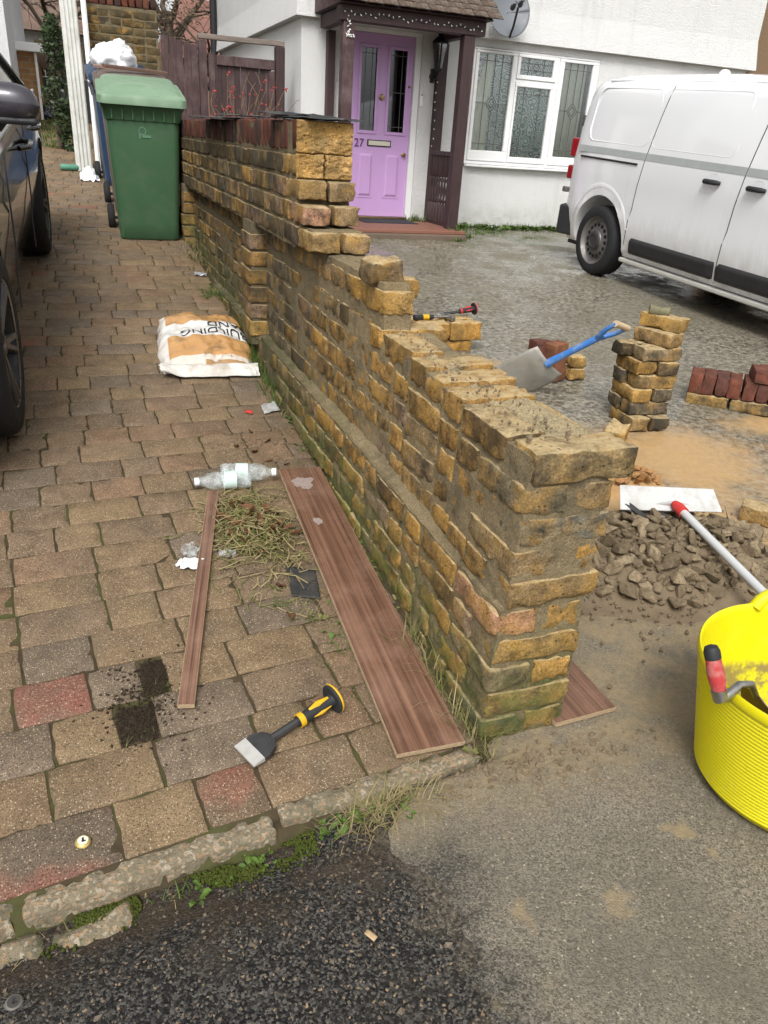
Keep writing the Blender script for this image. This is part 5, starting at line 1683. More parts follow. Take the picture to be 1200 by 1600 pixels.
def wheelie(label, loc, rz, bodymat, lidmat, emblem=None, tilt=0.0):
    t_ = thing('wheelie_bin', label, 'bin', loc, (tilt, 0, rz), 'wheelie bins at the end of the drive')
    b = MB()
    skin(b, [rr_sec(0.40, 0.43, 0.04, 0.0), rr_sec(0.425, 0.45, 0.045, 0.012), rr_sec(0.435, 0.47, 0.045, 0.12, dy=0.002), rr_sec(0.50, 0.60, 0.05, 0.80, dy=0.012), rr_sec(0.505, 0.61, 0.05, 0.86, dy=0.014)])
    b.build('body', bodymat, t_, smooth=40)
    b = MB()
    skin(b, [rr_sec(0.515, 0.62, 0.05, 0.80, dy=0.014), rr_sec(0.54, 0.66, 0.05, 0.865, dy=0.014), rr_sec(0.565, 0.69, 0.05, 0.885, dy=0.01), rr_sec(0.565, 0.69, 0.05, 0.905, dy=0.01)])
    for k in range(7): b.box((-0.21 + 0.07 * k, -0.30, 0.84), (0.008, 0.035, 0.07))
    b.build('rim', bodymat, t_, smooth=30)
    b = MB()
    def lidsec(w, d, z, dy=0.0):
        return [(x, y, zz + 0.115 * (y + 0.34) / 0.7) for x, y, zz in rr_sec(w, d, 0.06, z, dy=dy)]
    skin(b, [lidsec(0.585, 0.72, 0.895), lidsec(0.60, 0.735, 0.898), lidsec(0.60, 0.735, 0.945), lidsec(0.585, 0.715, 0.957), lidsec(0.53, 0.64, 0.962, 0.02), lidsec(0.505, 0.61, 0.985, 0.025), lidsec(0.46, 0.55, 0.998, 0.03), lidsec(0.2, 0.25, 1.004, 0.03)])
    ld = b.build('lid', lidmat, t_, smooth=40)
    b = MB()
    for sx in (-0.2, 0.2): b.box((sx, -0.355, 0.93), (0.05, 0.02, 0.03))
    b.build('lid_handle', lidmat, ld, bevel=0.006)
    b = MB()
    b.tube([(-0.24, 0.37, 1.0), (0.24, 0.37, 1.0)], 0.018, 10)
    for sx in (-0.2, 0.0, 0.2): b.box((sx, 0.355, 0.98), (0.03, 0.05, 0.06))
    b.build('handle_bar', bodymat, t_, smooth=40)
    b = MB()
    b.tube([(-0.26, 0.26, 0.105), (0.26, 0.26, 0.105)], 0.012, 8)
    b.build('axle', DARKSTEEL, t_)
    for s in (-1, 1):
        b = MB()
        b.lathe([(0.0, 0.0), (0.06, 0.0), (0.075, -0.006), (0.098, 0.0), (0.104, 0.012), (0.104, 0.036), (0.096, 0.048), (0.0, 0.048)], 26, axis_M((s * 0.285, 0.26, 0.105), (-s, 0, 0)))
        b.build('wheel', RUBBER, t_, smooth=40)
    if emblem:
        b = MB()
        b.lathe([(0.020, 0), (0.027, 0), (0.027, 0.0015), (0.020, 0.0015)], 20, axis_M((-0.012, -0.2838, 0.738), (0, -1, -0.081)), close=True)
        b.box((0.016, -0.2822, 0.703), (0.060, 0.003, 0.018), (0.081, 0, 0))
        b.box((-0.030, -0.2822, 0.703), (0.012, 0.003, 0.03), (0.081, 0, 0))
        b.build('emblem', emblem, t_)
    return t_
GREEN = simple("bin_green", (0.046, 0.112, 0.052), 0.5, 0.4, var=0.12, scale=5, bump=0.08, bscale=150, dirt=(0.075, 0.125, 0.075), dscale=9)
GREENLID = simple("faded_green_lid", (0.155, 0.245, 0.155), 0.55, 0.4, var=0.16, scale=6, dirt=(0.24, 0.32, 0.23), dscale=5)
wheelie('green wheelie bin with faded pale green lid standing against the garden wall', (0.505, 6.55, z_drive(6.43) - 0.006), -0.03, GREEN, GREENLID, simple("worn_emblem", (0.10, 0.21, 0.13), 0.6))
BROWN = simple("bin_brown", (0.10, 0.07, 0.055), 0.55, 0.35, var=0.2, scale=6, dirt=(0.22, 0.20, 0.18), dscale=5)
wheelie('brown wheelie bin squeezed between the green bin and the blue bin', (0.525, 7.55, z_drive(7.43) - 0.006), -0.02, BROWN, BROWN)
BLUE = simple("bin_blue", (0.011, 0.034, 0.080), 0.5, 0.4, var=0.15, scale=6)
wheelie('blue wheelie bin behind the others, heaped with a white bag', (0.505, 8.80, z_drive(8.55) - 0.006), 0.02, BLUE, BLUE)
def blob(name, mat, loc, dims, seed, amp=0.25, freq=2.2, sub=4, flat=0.0, crease=0.0):
    bm = bmesh.new()
    bmesh.ops.create_icosphere(bm, subdivisions=sub, radius=1.0)
    off = Vector((seed * 3.1, seed * 1.7, seed * 0.9))
    for v in bm.verts:
        d = v.co.normalized()
        k = 1 + amp * noise.noise(d * freq + off) + amp * 0.5 * noise.noise(d * freq * 2.7 + off)
        if crease: k -= crease * abs(noise.noise(d * freq * 3.1 + off * 2))
        q = d * k
        if flat and q.z < -flat: q.z = -flat
        v.co = Vector((q.x * dims[0], q.y * dims[1], q.z * dims[2]))
    me = bpy.data.meshes.new(name)
    bm.to_mesh(me)
    bm.free()
    me.materials.append(mat)
    me.polygons.foreach_set('use_smooth', [True] * len(me.polygons))
    return link(name, me, None, loc)
WBAG = simple("white_plastic_bag", (0.78, 0.78, 0.79), 0.35, 0.5, var=0.06, scale=10, bump=0.7, bscale=24)
tag(blob('rubbish_bag', WBAG, (0.47, 8.72, z_drive(8.55) + 1.09), (0.20, 0.22, 0.17), 4, 0.30, 1.8, 4, 0.45, 0.25), 'crumpled white rubbish bag heaped on top of the blue bin', 'bag')
rng = random.Random(14)
for i, (x, y, ang, c, lab) in enumerate([(0.56, 7.50, 0.25, (0.10, 0.06, 0.045), 'dark brown plank lying across the top of the brown bin'), (0.50, 7.72, 0.05, (0.20, 0.13, 0.10), 'lighter brown plank lying across the brown bin, towards the blue one')]):
    b = MB()
    b.box((0, 0, 0), (0.52, 0.07, 0.022))
    tag(b.build('plank', m_wood("scrap_plank", c, tuple(v * 1.5 for v in c), axis=0, rough=0.8), None, bevel=0.003, loc=(x, y, z_drive(7.43) + 1.075 + 0.006 * i), rot=(0.14, 0.02, ang)), lab, 'plank')
# ribbed white panels leaning on the tall pier
GREYW = simple("weathered_white_board", (0.60, 0.60, 0.56), 0.7, 0.3, var=0.12, scale=9, dirt=(0.36, 0.37, 0.31), dscale=7)
def panel(x, w, y0, y1, z0, z1, nr, label, yaw=0.0, mat=GREYW):
    L = sqrt((z1 - z0)**2 + (y1 - y0)**2)
    t_ = thing('leaning_panel', label, 'panel', (x, y0, z0), (-math.atan2(y1 - y0, z1 - z0), 0, yaw))
    b = MB()
    b.bb(-w/2, w/2, -0.012, 0.012, 0, L)
    b.build('board', mat, t_, bevel=0.003)
    for k in range(nr):
        xx = -w/2 + w * (k + 0.5) / nr
        b = MB()
        b.bb(xx - w / nr * 0.28, xx + w / nr * 0.28, -0.024, -0.0125, 0.0, L - 0.02 * (k % 2))
        b.build('rib', mat, t_, bevel=0.005)
panel(0.125, 0.145, 9.38, 9.56, z_drive(9.38), 2.85, 4, 'tall ribbed white panel leaning upright beside the blue bin', 0.06)
panel(0.255, 0.050, 9.36, 9.55, z_drive(9.36), 2.90, 1, 'narrow smooth white strip leaning behind the blue bin', 0.0, WHITE_UPVC)
panel(0.085, 0.10, 9.50, 9.66, z_drive(9.5), 2.70, 3, 'second ribbed grey white panel, behind the tall one', 0.02)
b = MB()
rng = random.Random(2)
b.grid(lambda u, v: (fr(u, 0.06, 0.24) + 0.02 * nz(u * 5, v * 5, 1), fr(v, 8.75, 9.1), z_drive(fr(v, 8.75, 9.1)) + 0.012 + 0.10 * sin(pi * u) * sin(pi * v) ** 0.6 + 0.035 * nz(u * 7, v * 7, 3)), 14, 14)
tag(b.build('paper_sack', WBAG, smooth=40), 'crumpled white paper sack on the drive by the blue bin', 'sack')
b = MB()
b.lathe([(0.0, 0), (0.03, 0), (0.032, 0.02), (0.032, 0.15), (0.012, 0.20), (0.012, 0.24), (0, 0.24)], 14, axis_M((-0.12, 9.36, z_drive(9.36) + 0.034), (1, 0.12, 0.0)))
tag(b.build('green_bottle', simple("green_plastic", (0.10, 0.27, 0.19), 0.25, 0.5), smooth=40), 'small green plastic bottle lying on the drive near the white panels', 'bottle')

# ------------------------------------------------------------------ bag of building sand
BL, BW = 0.80, 0.455
bag = thing('sand_bag', 'plastic bag of orange building sand lying on the paved drive', 'bag', (0.545, 4.03, z_drive(4.03) + 0.003), (math.atan(0.1), 0, radians(-4)))
def bagz(u, v):
    e = (max(0.0, 1 - abs(2*u - 1) ** 3.2)) ** 0.55 * (max(0.0, 1 - abs(2*v - 1) ** 3.0)) ** 0.55
    w = 0.014 * nz(u * 5 + v * 2, v * 6, 7) + 0.006 * nz(u * 13, v * 10, 2)
    w += 0.008 * sin(8 * u + 14 * v + 2 * nz(u * 3, v * 3)) * (1 - e) + 0.005 * sin(30 * (v + 0.3 * u)) * nz(u * 3, v * 4, 9)
    w += 0.007 * abs(nz(u * 7 - v * 3, v * 9, 21)) - 0.006 * abs(nz(u * 16, v * 13, 31))
    return (0.085 + 0.022 * nz(u * 2.2, v * 2.2, 12)) * e + w * min(1, e * 3)
def bag_pt(u, v, out=0.0):
    sh = 0.022 * nz(v * 5, 3) * (1 if u < 0.5 else -1)
    nar = 1 - 0.07 * abs(2*v - 1) ** 2
    return ((u - 0.5) * BW * nar + sh * abs(2*u - 1), (v - 0.5) * BL + 0.015 * nz(u * 5, 7), max(0.0, bagz(u, v)) + out)
t = NT("sand_bag_film", 0.22, 0.5)
p = t.co('Object')
x, y = t.xyz(p, 0), t.xyz(p, 1)
sand = t.mix(t.noise(p, 9, 5, 0.65), (0.40, 0.20, 0.065), (0.62, 0.36, 0.155))
yw = t.math('ADD', y, t.math('MULTIPLY', t.math('SUBTRACT', t.noise(p, 5, 3), 0.5), 0.03))
band = t.math('MULTIPLY', t.band(yw, -0.108, -0.100), t.band(yw, 0.128, 0.120))
edge_ = t.math('MAXIMUM', t.band(x, -0.178, -0.183), t.math('MAXIMUM', t.math('MULTIPLY', t.band(yw, -0.305, -0.312), 0.8), t.band(yw, 0.365, 0.372)))
wht = t.math('MAXIMUM', band, t.math('MULTIPLY', edge_, 0.9))
c = t.mix(wht, sand, t.mix(t.noise(p, 14, 4), (0.66, 0.64, 0.60), (0.80, 0.79, 0.77)))
low = t.math('MULTIPLY', t.band(yw, -0.345, -0.348), t.band(yw, -0.375, -0.372))
low = t.math('MULTIPLY', low, t.band(x, -0.02, -0.01))
c = t.mix(low, c, (0.38, 0.23, 0.11))
mudm = t.math('MULTIPLY', t.ramp(t.noise(p, 11, 6, 0.75), [(0.55, 0.0), (0.66, 0.8)]), t.ramp(t.noise(p, 2.6, 2), [(0.42, 0.25), (0.58, 1.0)]))
c = t.mix(mudm, c, (0.20, 0.13, 0.07))
t.color(c)
t.bump(t.noise(p, 26, 5, 0.6), 0.35, 0.006)
b = MB()
b.grid(lambda u, v: bag_pt(u, v), 56, 84)
b.grid(lambda u, v: (bag_pt(u, v)[0], bag_pt(u, v)[1], 0.0), 20, 20)
b.build('film', t.mat, bag, smooth=180)
FILMW = simple("clear_film_flap", (0.62, 0.60, 0.56), 0.2, 0.5, var=0.12, scale=12, dirt=(0.30, 0.22, 0.13), dscale=9, bump=0.4, bscale=40)
b = MB()
def flap(u, v):
    x_ = (u - 0.5) * BW * 1.0
    return (x_ + 0.01 * nz(v * 4, u * 3), -0.385 - 0.085 * v + 0.010 * nz(u * 6, 5), 0.012 + 0.022 * (1 - v) + 0.016 * (1 + nz(u * 9, v * 3, 3)) * sin(pi * min(1, v + 0.2)) * 0.9 + 0.03 * sstep(0.75, 1.0, 1 - u) * v)
b.grid(flap, 50, 10)
b.build('sealed_flap', FILMW, bag, smooth=180)
b = MB()
b.grid(lambda u, v: (-0.195 + 0.095 * u, -0.468 - 0.0012, 0.018 + 0.010 * v), 1, 1)
INK = simple("black_print", (0.015, 0.015, 0.02), 0.4)
for txt, size, x_, y_ in (("BUILDING", 0.115, 0.055, -0.045), ("SAND", 0.115, 0.125, 0.062)):
    me = text_mesh(txt, size, 0.0, 'lettering', INK)
    bm = bmesh.new()
    bm.from_mesh(me)
    bmesh.ops.triangulate(bm, faces=bm.faces)
    for _ in range(2):
        bmesh.ops.subdivide_edges(bm, edges=[e for e in bm.edges if e.calc_length() > 0.012], cuts=1)
        bmesh.ops.triangulate(bm, faces=bm.faces)
    for v in bm.verts:
        X_, Y_ = x_ - v.co.x * 0.66, y_ - v.co.y * 1.05
        u_ = min(0.985, max(0.015, X_ / BW + 0.5))
        v_ = Y_ / BL + 0.5
        v.co = Vector((X_, Y_, bagz(u_, v_) + 0.0035))
    bm.to_mesh(me)
    bm.free()
    link('lettering', me, bag)

# ------------------------------------------------------------------ boards
LAM = m_wood("walnut_laminate", (0.050, 0.024, 0.016), (0.225, 0.122, 0.078), axis=1, stretch=26, scale=6, rough=0.26, var=0.22, along=0.30)
CHIP = simple("chipboard_edge", (0.36, 0.265, 0.165), 0.9, 0.1, var=0.45, scale=120, bump=0.5)
def board(label, name, near, far, w0, w1, th, z_off=0.004, tilt=0.0, slope=0.1):
    """laminate board from the middle of its near end to the middle of its far end"""
    n_, f_ = Vector(near), Vector(far)
    d = f_ - n_
    L = d.length
    t_ = thing(name, label, 'board', (n_.x, n_.y, n_.z + z_off), (math.asin(d.z / L), tilt, math.atan2(d.y, d.x) - pi / 2))
    b = MB()
    b.add([(-w0/2, 0, 0), (w0/2, 0, 0), (w1/2, L, 0), (-w1/2, L, 0), (-w0/2, 0, th), (w0/2, 0, th), (w1/2, L, th), (-w1/2, L, th)], [(0, 3, 2, 1), (4, 5, 6, 7), (0, 1, 5, 4), (1, 2, 6, 5), (2, 3, 7, 6), (3, 0, 4, 7)])
    b.build('core', CHIP, t_)
    b = MB()
    e = 0.0012
    b.grid(lambda u, v: ((u - 0.5) * (fr(v, w0, w1) - 2 * e), e + (L - 2 * e) * v, th + 0.0012), 4, 30)
    b.build('laminate', LAM, t_)
board('long walnut laminate board lying along the foot of the garden wall', 'laminate_board', (0.652, 1.228, 0.018), (0.690, 2.606, 0.158), 0.172, 0.158, 0.011)
LB_ = [o for o in COL.objects if o.name == 'laminate_board'][0]
PLAS = simple("plaster_smear", (0.27, 0.215, 0.19), 0.8, 0.2, var=0.35, scale=60)
for cx, cy, rx, ry, sd in ((-0.010, 1.275, 0.042, 0.040, 3), (-0.02, 1.01, 0.014, 0.022, 9)):
    b = MB()
    pts_ = []
    for k in range(40):
        a = 2 * pi * k / 40
        rr = 1 + 0.55 * nz(cos(a) * 1.6 + sd, sin(a) * 1.6, sd) + 0.35 * nz(cos(a) * 5, sin(a) * 5, sd)
        pts_.append((cx + rx * rr * cos(a), cy + ry * rr * sin(a)))
    b.prism(pts_, 0.0007, Matrix.Translation((0, 0, 0.0123)))
    b.build('plaster_smear', PLAS, LB_)
board('narrow strip of laminate lying between the bottle and the missing paver', 'laminate_strip', (0.128, 1.505, 0.044), (0.352, 2.500, 0.144), 0.040, 0.036, 0.011)
board('short laminate offcut lying on the pavement at the foot of the pier', 'laminate_offcut', (1.088, 1.236, 0.004), (1.080, 1.452, 0.012), 0.185, 0.185, 0.012, tilt=-0.02)

# ------------------------------------------------------------------ brick bolster with yellow guard
def bolster(label, loc, rot, grip, hand, guard, blade_w=0.078):
    t_ = thing('brick_bolster', label, 'chisel', loc, rot)
    b = MB()
    hw = blade_w / 2
    poly = [(0, -hw), (0.045, -hw), (0.068, -hw * 0.72), (0.078, -0.013), (0.078, 0.013), (0.068, hw * 0.72), (0.045, hw), (0, hw)]
    vs_ = []
    for x_, y_ in poly:
        th = 0.0015 + 0.0055 * min(1, x_ / 0.05)
        vs_ += [(x_, y_, -th), (x_, y_, th)]
    n_ = len(poly)
    b.add(vs_, [tuple(2*i for i in range(n_))[::-1], tuple(2*i + 1 for i in range(n_))] + [(2*i, 2*((i+1) % n_), 2*((i+1) % n_) + 1, 2*i + 1) for i in range(n_)])
    bl = b.build('blade', DARKSTEEL, t_, bevel=0.001)
    b = MB()
    vs_ = []
    for x_, y_ in ((-0.0005, -hw - .0005), (0.030, -hw - .0005), (0.030, hw + .0005), (-0.0005, hw + .0005)):
        th = 0.0015 + 0.0055 * min(1, max(0, x_) / 0.05) + 0.0006
        vs_ += [(x_, y_, -th), (x_, y_, th)]
    b.add(vs_, [(0, 6, 4, 2), (1, 3, 5, 7), (0, 2, 3, 1), (2, 4, 5, 3), (4, 6, 7, 5), (6, 0, 1, 7)])
    b.build('cutting_edge', simple('scuffed_bright_steel', (0.46, 0.45, 0.42), 0.5, 0.5, 0.3, var=0.3, scale=40), bl)
    b = MB()
    b.tube([(0.074, 0, 0), (0.135, 0, 0.001), (0.16, 0, 0.001)], [0.010, 0.0095, 0.0095], 8)
    b.build('shank', DARKSTEEL, t_, smooth=40)
    b = MB()
    b.tube([(0.150, 0, 0), (0.158, 0, 0), (0.175, 0, 0), (0.20, 0, 0), (0.225, 0, 0), (0.245, 0, 0), (0.254, 0, 0)], [0.014, 0.0165, 0.015, 0.0175, 0.0175, 0.0155, 0.018], 16)
    b.build('grip', hand, t_, smooth=40)
    b = MB()
    b.tube([(0.152, 0, 0), (0.162, 0, 0), (0.166, 0, 0)], [0.0172, 0.0178, 0.0172], 16)
    b.tube([(0.185, -0.0, 0.0135), (0.21, 0.0, 0.0155), (0.242, -0.0, 0.0135)], [0.004, 0.0085, 0.004], 10)
    b.tube([(0.188, -0.0135, 0.0), (0.21, -0.0152, 0.0), (0.24, -0.0135, 0.0)], [0.003, 0.006, 0.003], 10)
    b.build('grip_inlay', grip, t_, smooth=40)
    b = MB()
    b.lathe([(0.0, 0.0), (0.034, 0.0), (0.0375, 0.003), (0.0375, 0.006)], 28, axis_M((0.252, 0, 0), (1, 0, 0)))
    b.build('guard', hand, t_, smooth=40)
    b = MB()
    b.lathe([(0.0378, 0.006), (0.0385, 0.009), (0.036, 0.0125), (0.015, 0.015), (0.0, 0.015)], 28, axis_M((0.252, 0, 0), (1, 0, 0)))
    b.build('guard_rim', guard, t_, smooth=40)
YEL = simple("yellow_rubber", (0.62, 0.36, 0.012), 0.5, 0.4, var=0.12)
BLK = simple("black_rubber", (0.020, 0.021, 0.023), 0.6, 0.4, var=0.3)
REDR = simple("red_rubber", (0.50, 0.035, 0.030), 0.5, 0.4, var=0.15)
bolster('brick bolster with black and yellow guarded grip lying on the pavers', (0.232, 1.322, z_drive(1.322) + 0.012), (0.02, -0.135, radians(22)), YEL, BLK, YEL)
# on the block in the yard: bolster with red guard and a brick hammer
bz = z_yard(4.3) + 0.006 + 0.181
bolster('brick bolster with red guard lying on the brick block in the yard', (2.065, 4.44, bz + 0.012), (0, -0.13, 0.12), REDR, BLK, REDR, 0.06)
hm = thing('brick_hammer', 'brick hammer with yellow banded grip lying on the brick block', 'hammer', (1.86, 4.36, bz + 0.019), (0, 0, 0.05))
b = MB()
b.tube([(0.0, 0, 0), (0.08, 0, 0), (0.13, 0, 0)], [0.017, 0.015, 0.014], 12)
b.build('grip', BLK, hm, smooth=40)
b = MB()
b.tube([(0.058, 0, 0), (0.098, 0, 0)], 0.0168, 12)
b.build('grip_band', YEL, hm, smooth=40)
b = MB()
b.tube([(0.13, 0, 0), (0.225, 0, 0)], 0.009, 10)
b.build('shaft', STEEL, hm, smooth=40)
b = MB()
b.box((0.235, 0.0, 0.0), (0.028, 0.045, 0.032))
b.box((0.235, -0.048, 0.0), (0.026, 0.05, 0.028))
b.box((0.235, 0.06, -0.002), (0.03, 0.08, 0.010), (0.08, 0, 0))
b.build('head', STEEL, hm, bevel=0.003)

# ------------------------------------------------------------------ yellow tub with trowel
TX, TY, TZ = 1.432, 0.918, 0.004
YTUB = NT("yellow_tub_plastic", 0.34, 0.45)
c = YTUB.mix(YTUB.noise(YTUB.co(), 5, 4), (0.62, 0.55, 0.004), (0.72, 0.65, 0.008))
c = YTUB.mix(YTUB.ramp(YTUB.noise(YTUB.co(), 60, 3), [(0.70, 0.0), (0.76, 0.7)]), c, (0.30, 0.22, 0.06))
inside = YTUB.math('MULTIPLY', YTUB.band(YTUB.xyz(YTUB.co(), 2), 0.235, 0.16), YTUB.band(YTUB.noise(YTUB.co(), 14, 6, 0.7), 0.40, 0.56))
rad = YTUB.n('VectorMath', {0: YTUB.scaled(YTUB.co(), (1, 1, 0))}, operation='LENGTH').outputs['Value']
ln = YTUB.math('SUBTRACT', rad, YTUB.math('ADD', YTUB.math('MULTIPLY', YTUB.xyz(YTUB.co(), 2), 0.19), 0.2005))
inside = YTUB.math('MULTIPLY', inside, YTUB.band(ln, -0.0035, -0.0045))
c = YTUB.mix(YTUB.math('MULTIPLY', inside, 0.9), c, (0.22, 0.16, 0.07))
gm_ = YTUB.math('MULTIPLY', YTUB.ramp(YTUB.noise(YTUB.co(), 11, 8, 0.75), [(0.56, 0.0), (0.70, 0.55)]), YTUB.band(YTUB.xyz(YTUB.co(), 2), 0.20, 0.02))
c = YTUB.mix(gm_, c, (0.42, 0.36, 0.10))
YTUB.color(c)
YTUB.rough(YTUB.ramp(YTUB.noise(YTUB.co(), 18, 6, 0.7), [(0.35, 0.26), (0.65, 0.55)]))
YTUB.b.inputs['Subsurface Weight'].default_value = 0.0
tub = thing('flexible_tub', 'bright yellow ribbed plastic tub standing on the pavement', 'tub', (TX, TY, TZ))
prof = [(0.0, 0.0), (0.185, 0.0), (0.197, 0.006), (0.204, 0.018)]
H_, nrib = 0.325, 27
for k in range(nrib):
    z0 = 0.022 + (H_ - 0.055) * k / nrib
    dz = (H_ - 0.055) / nrib
    r0 = 0.2035 + 0.19 * z0
    prof += [(r0 + 0.0002, z0), (r0 + 0.0030, z0 + dz * 0.28), (r0 + 0.0032, z0 + dz * 0.62), (r0 + 0.0010, z0 + dz * 0.92)]
prof += [(0.2635, H_ - 0.028), (0.2665, H_ - 0.020), (0.2670, H_ - 0.006), (0.2645, H_), (0.2610, H_ - 0.002), (0.2590, H_ - 0.02), (0.1955, 0.022), (0.185, 0.012), (0.0, 0.010)]
b = MB()
b.lathe(prof, 96)
b.build('shell', YTUB.mat, tub, smooth=60)
for a0 in (radians(58), radians(238)):
    b = MB()
    pts = []
    for i in range(17):
        f_ = i / 16
        a = a0 + radians(21) * (f_ - 0.5) * 2
        pts.append((0.2655 * cos(a) * (1 + 0.02 * sin(pi * f_)), 0.2655 * sin(a) * (1 + 0.02 * sin(pi * f_)), H_ - 0.012 + 0.052 * sin(pi * f_) ** 0.6))
    b.tube(pts, [0.012 + 0.005 * abs(2 * i / 16 - 1) for i in range(17)], 10)
    b.build('handle', YTUB.mat, tub, smooth=60)
b = MB()
b.grid(lambda u, v: (0.19 * u * cos(2*pi*v), 0.19 * u * sin(2*pi*v), 0.016 + 0.03 * (1 - u) ** 0.5 + 0.012 * nz(3*u*cos(2*pi*v), 3*u*sin(2*pi*v), 4) * 2), 16, 40)
tag(b.build('mortar_leftover', MORTAR_FRESH, smooth=180, loc=(TX, TY, TZ)), 'leftover wet mortar in the bottom of the yellow tub', 'mortar')
# trowel hooked over the rim
tr = thing('brick_trowel', 'trowel with worn red grip hooked over the rim of the yellow tub', 'trowel', (1.205, 0.955, TZ + H_))
Rm = Vector((TX, TY, 0))
rimp = Vector((1.187, 1.005, 0.0)) - Rm
d_in = Vector((TX - 1.128, TY - 0.935, 0)).normalized()
base_ = Vector((1.128, 0.918, 0.338)) - tr.location     # bottom of the grip, just outside the rim
top_ = Vector((1.114, 0.953, 0.420)) - tr.location
ax = (top_ - base_).normalized()
b = MB()
b.tube([base_, base_ + ax * 0.016, base_ + ax * 0.04, base_ + ax * 0.058, base_ + ax * 0.070], [0.0135, 0.0165, 0.0175, 0.016, 0.0155], 16)
b.build('grip', simple("worn_red_wood", (0.42, 0.045, 0.045), 0.6, 0.3, var=0.3, scale=30, dirt=(0.45, 0.30, 0.26), dscale=22), tr, smooth=40)
b = MB()
b.tube([base_ + ax * 0.069, base_ + ax * 0.084, base_ + ax * 0.094, base_ + ax * 0.098], [0.0162, 0.0165, 0.013, 0.004], 16)
b.build('grip_end', BLK, tr, smooth=40)
b = MB()
b.tube([base_ + ax * 0.002, base_ - ax * 0.016, base_ - ax * 0.018 + d_in * 0.014, base_ + d_in * 0.050 + Vector((0, 0, 0.006)), base_ + d_in * 0.080 + Vector((0, 0, 0.002)), base_ + d_in * 0.105 + Vector((0, 0, -0.035))], [0.0165, 0.016, 0.012, 0.0085, 0.008, 0.007], 10)
b.build('tang', STEEL, tr, smooth=40)
b = MB()
bd = (d_in * 0.45 + Vector((0, 0, -0.9))).normalized()
bw = Vector((-d_in.y, d_in.x, 0))
b0 = base_ + d_in * 0.102 + Vector((0, 0, -0.028))
pl = [(0.0, -0.012), (0.02, -0.05), (0.06, -0.058), (0.20, -0.010), (0.21, 0.0), (0.20, 0.010), (0.06, 0.058), (0.02, 0.05), (0.0, 0.012)]
nb_ = bd.cross(bw)
vs_ = [b0 + bd * u_ + bw * w_ for u_, w_ in pl] + [b0 + bd * u_ + bw * w_ + nb_ * 0.002 for u_, w_ in pl]
n_ = len(pl)
b.add(vs_, [tuple(range(n_))[::-1], tuple(range(n_, 2*n_))] + [(i, (i+1) % n_, n_ + (i+1) % n_, n_ + i) for i in range(n_)])
b.build('blade', simple("rusty_blade", (0.20, 0.14, 0.09), 0.5, 0.4, 0.5, var=0.5, scale=25), tr)

# ------------------------------------------------------------------ rubble
heap = thing('rubble_heap', 'heap of grey brown mortar lumps on the pavement behind the pier', 'rubble heap', (1.80, 1.86, 0.03))
HO_ = heap.location
def heap_h(x, y):
    dx, dy = (x - 1.80) / 0.50, (y - 1.87) / 0.31
    r = max(0.0, sqrt(dx * dx + dy * dy) + 0.14 * nz(x * 5, y * 5, 2))
    return 0.105 * max(0.0, 1 - r ** 1.6) ** 1.1 - 0.01 * sstep(0.8, 1.3, r)
b = MB()
b.grid(lambda u, v: (fr(u, 1.22, 2.40) - HO_.x, fr(v, 1.47, 2.28) - HO_.y, z_yard(fr(v, 1.47, 2.28)) + 0.007 + heap_h(fr(u, 1.22, 2.40), fr(v, 1.47, 2.28)) + 0.010 * nz(u * 40, v * 30) * min(1, heap_h(fr(u, 1.22, 2.40), fr(v, 1.47, 2.28)) * 30 + 0.2) - HO_.z), 90, 64)
b.build('soil_bed', MUD, heap, smooth=180)
t = NT("old_mortar_lump", 0.95, 0.1)
lo = t.local()
g_ = t.noise(lo, 9, 6, 0.8)
c = t.mix(t.info('Random'), (0.165, 0.126, 0.080), (0.32, 0.250, 0.160))
c = t.mix(t.ramp(t.noise(lo, 1.6, 6, 0.75), [(0.48, 0), (0.62, 0.7)]), c, (0.115, 0.086, 0.053))
c = t.mix(1.0, c, t.ramp(g_, [(0.3, 0.55), (0.7, 1.45)]), 'MULTIPLY')
t.color(c)
t.bump(t.noise(lo, 3.0, 7, 0.75), 0.9, 0.008)
LUMP = t.mat
LUMPO = simple("orange_brick_chip", (0.36, 0.20, 0.085), 0.95, 0.1, var=0.4, scale=25, bump=0.8, bscale=80)
def lump_me(name, mat, seed):
    rg = random.Random(seed)
    bm = bmesh.new()
    pts = [Vector((rg.gauss(0, 1), rg.gauss(0, 0.85), rg.gauss(0, 0.6))).normalized() * rg.uniform(0.75, 1.1) for _ in range(15)]
    for p_ in pts: bm.verts.new((p_.x, p_.y * 0.85, p_.z * 0.62))
    bmesh.ops.convex_hull(bm, input=bm.verts)
    bmesh.ops.bevel(bm, geom=list(bm.edges), offset=0.06, segments=1, affect='EDGES')
    me = bpy.data.meshes.new(name)
    bm.to_mesh(me)
    bm.free()
    me.materials.append(mat)
    return me
lumps = [lump_me('mortar_lump', LUMP, 500 + k) for k in range(14)]
chips = [lump_me('brick_chip', LUMPO, 540 + k) for k in range(8)]
rng = random.Random(61)
placed = []
tries = 0
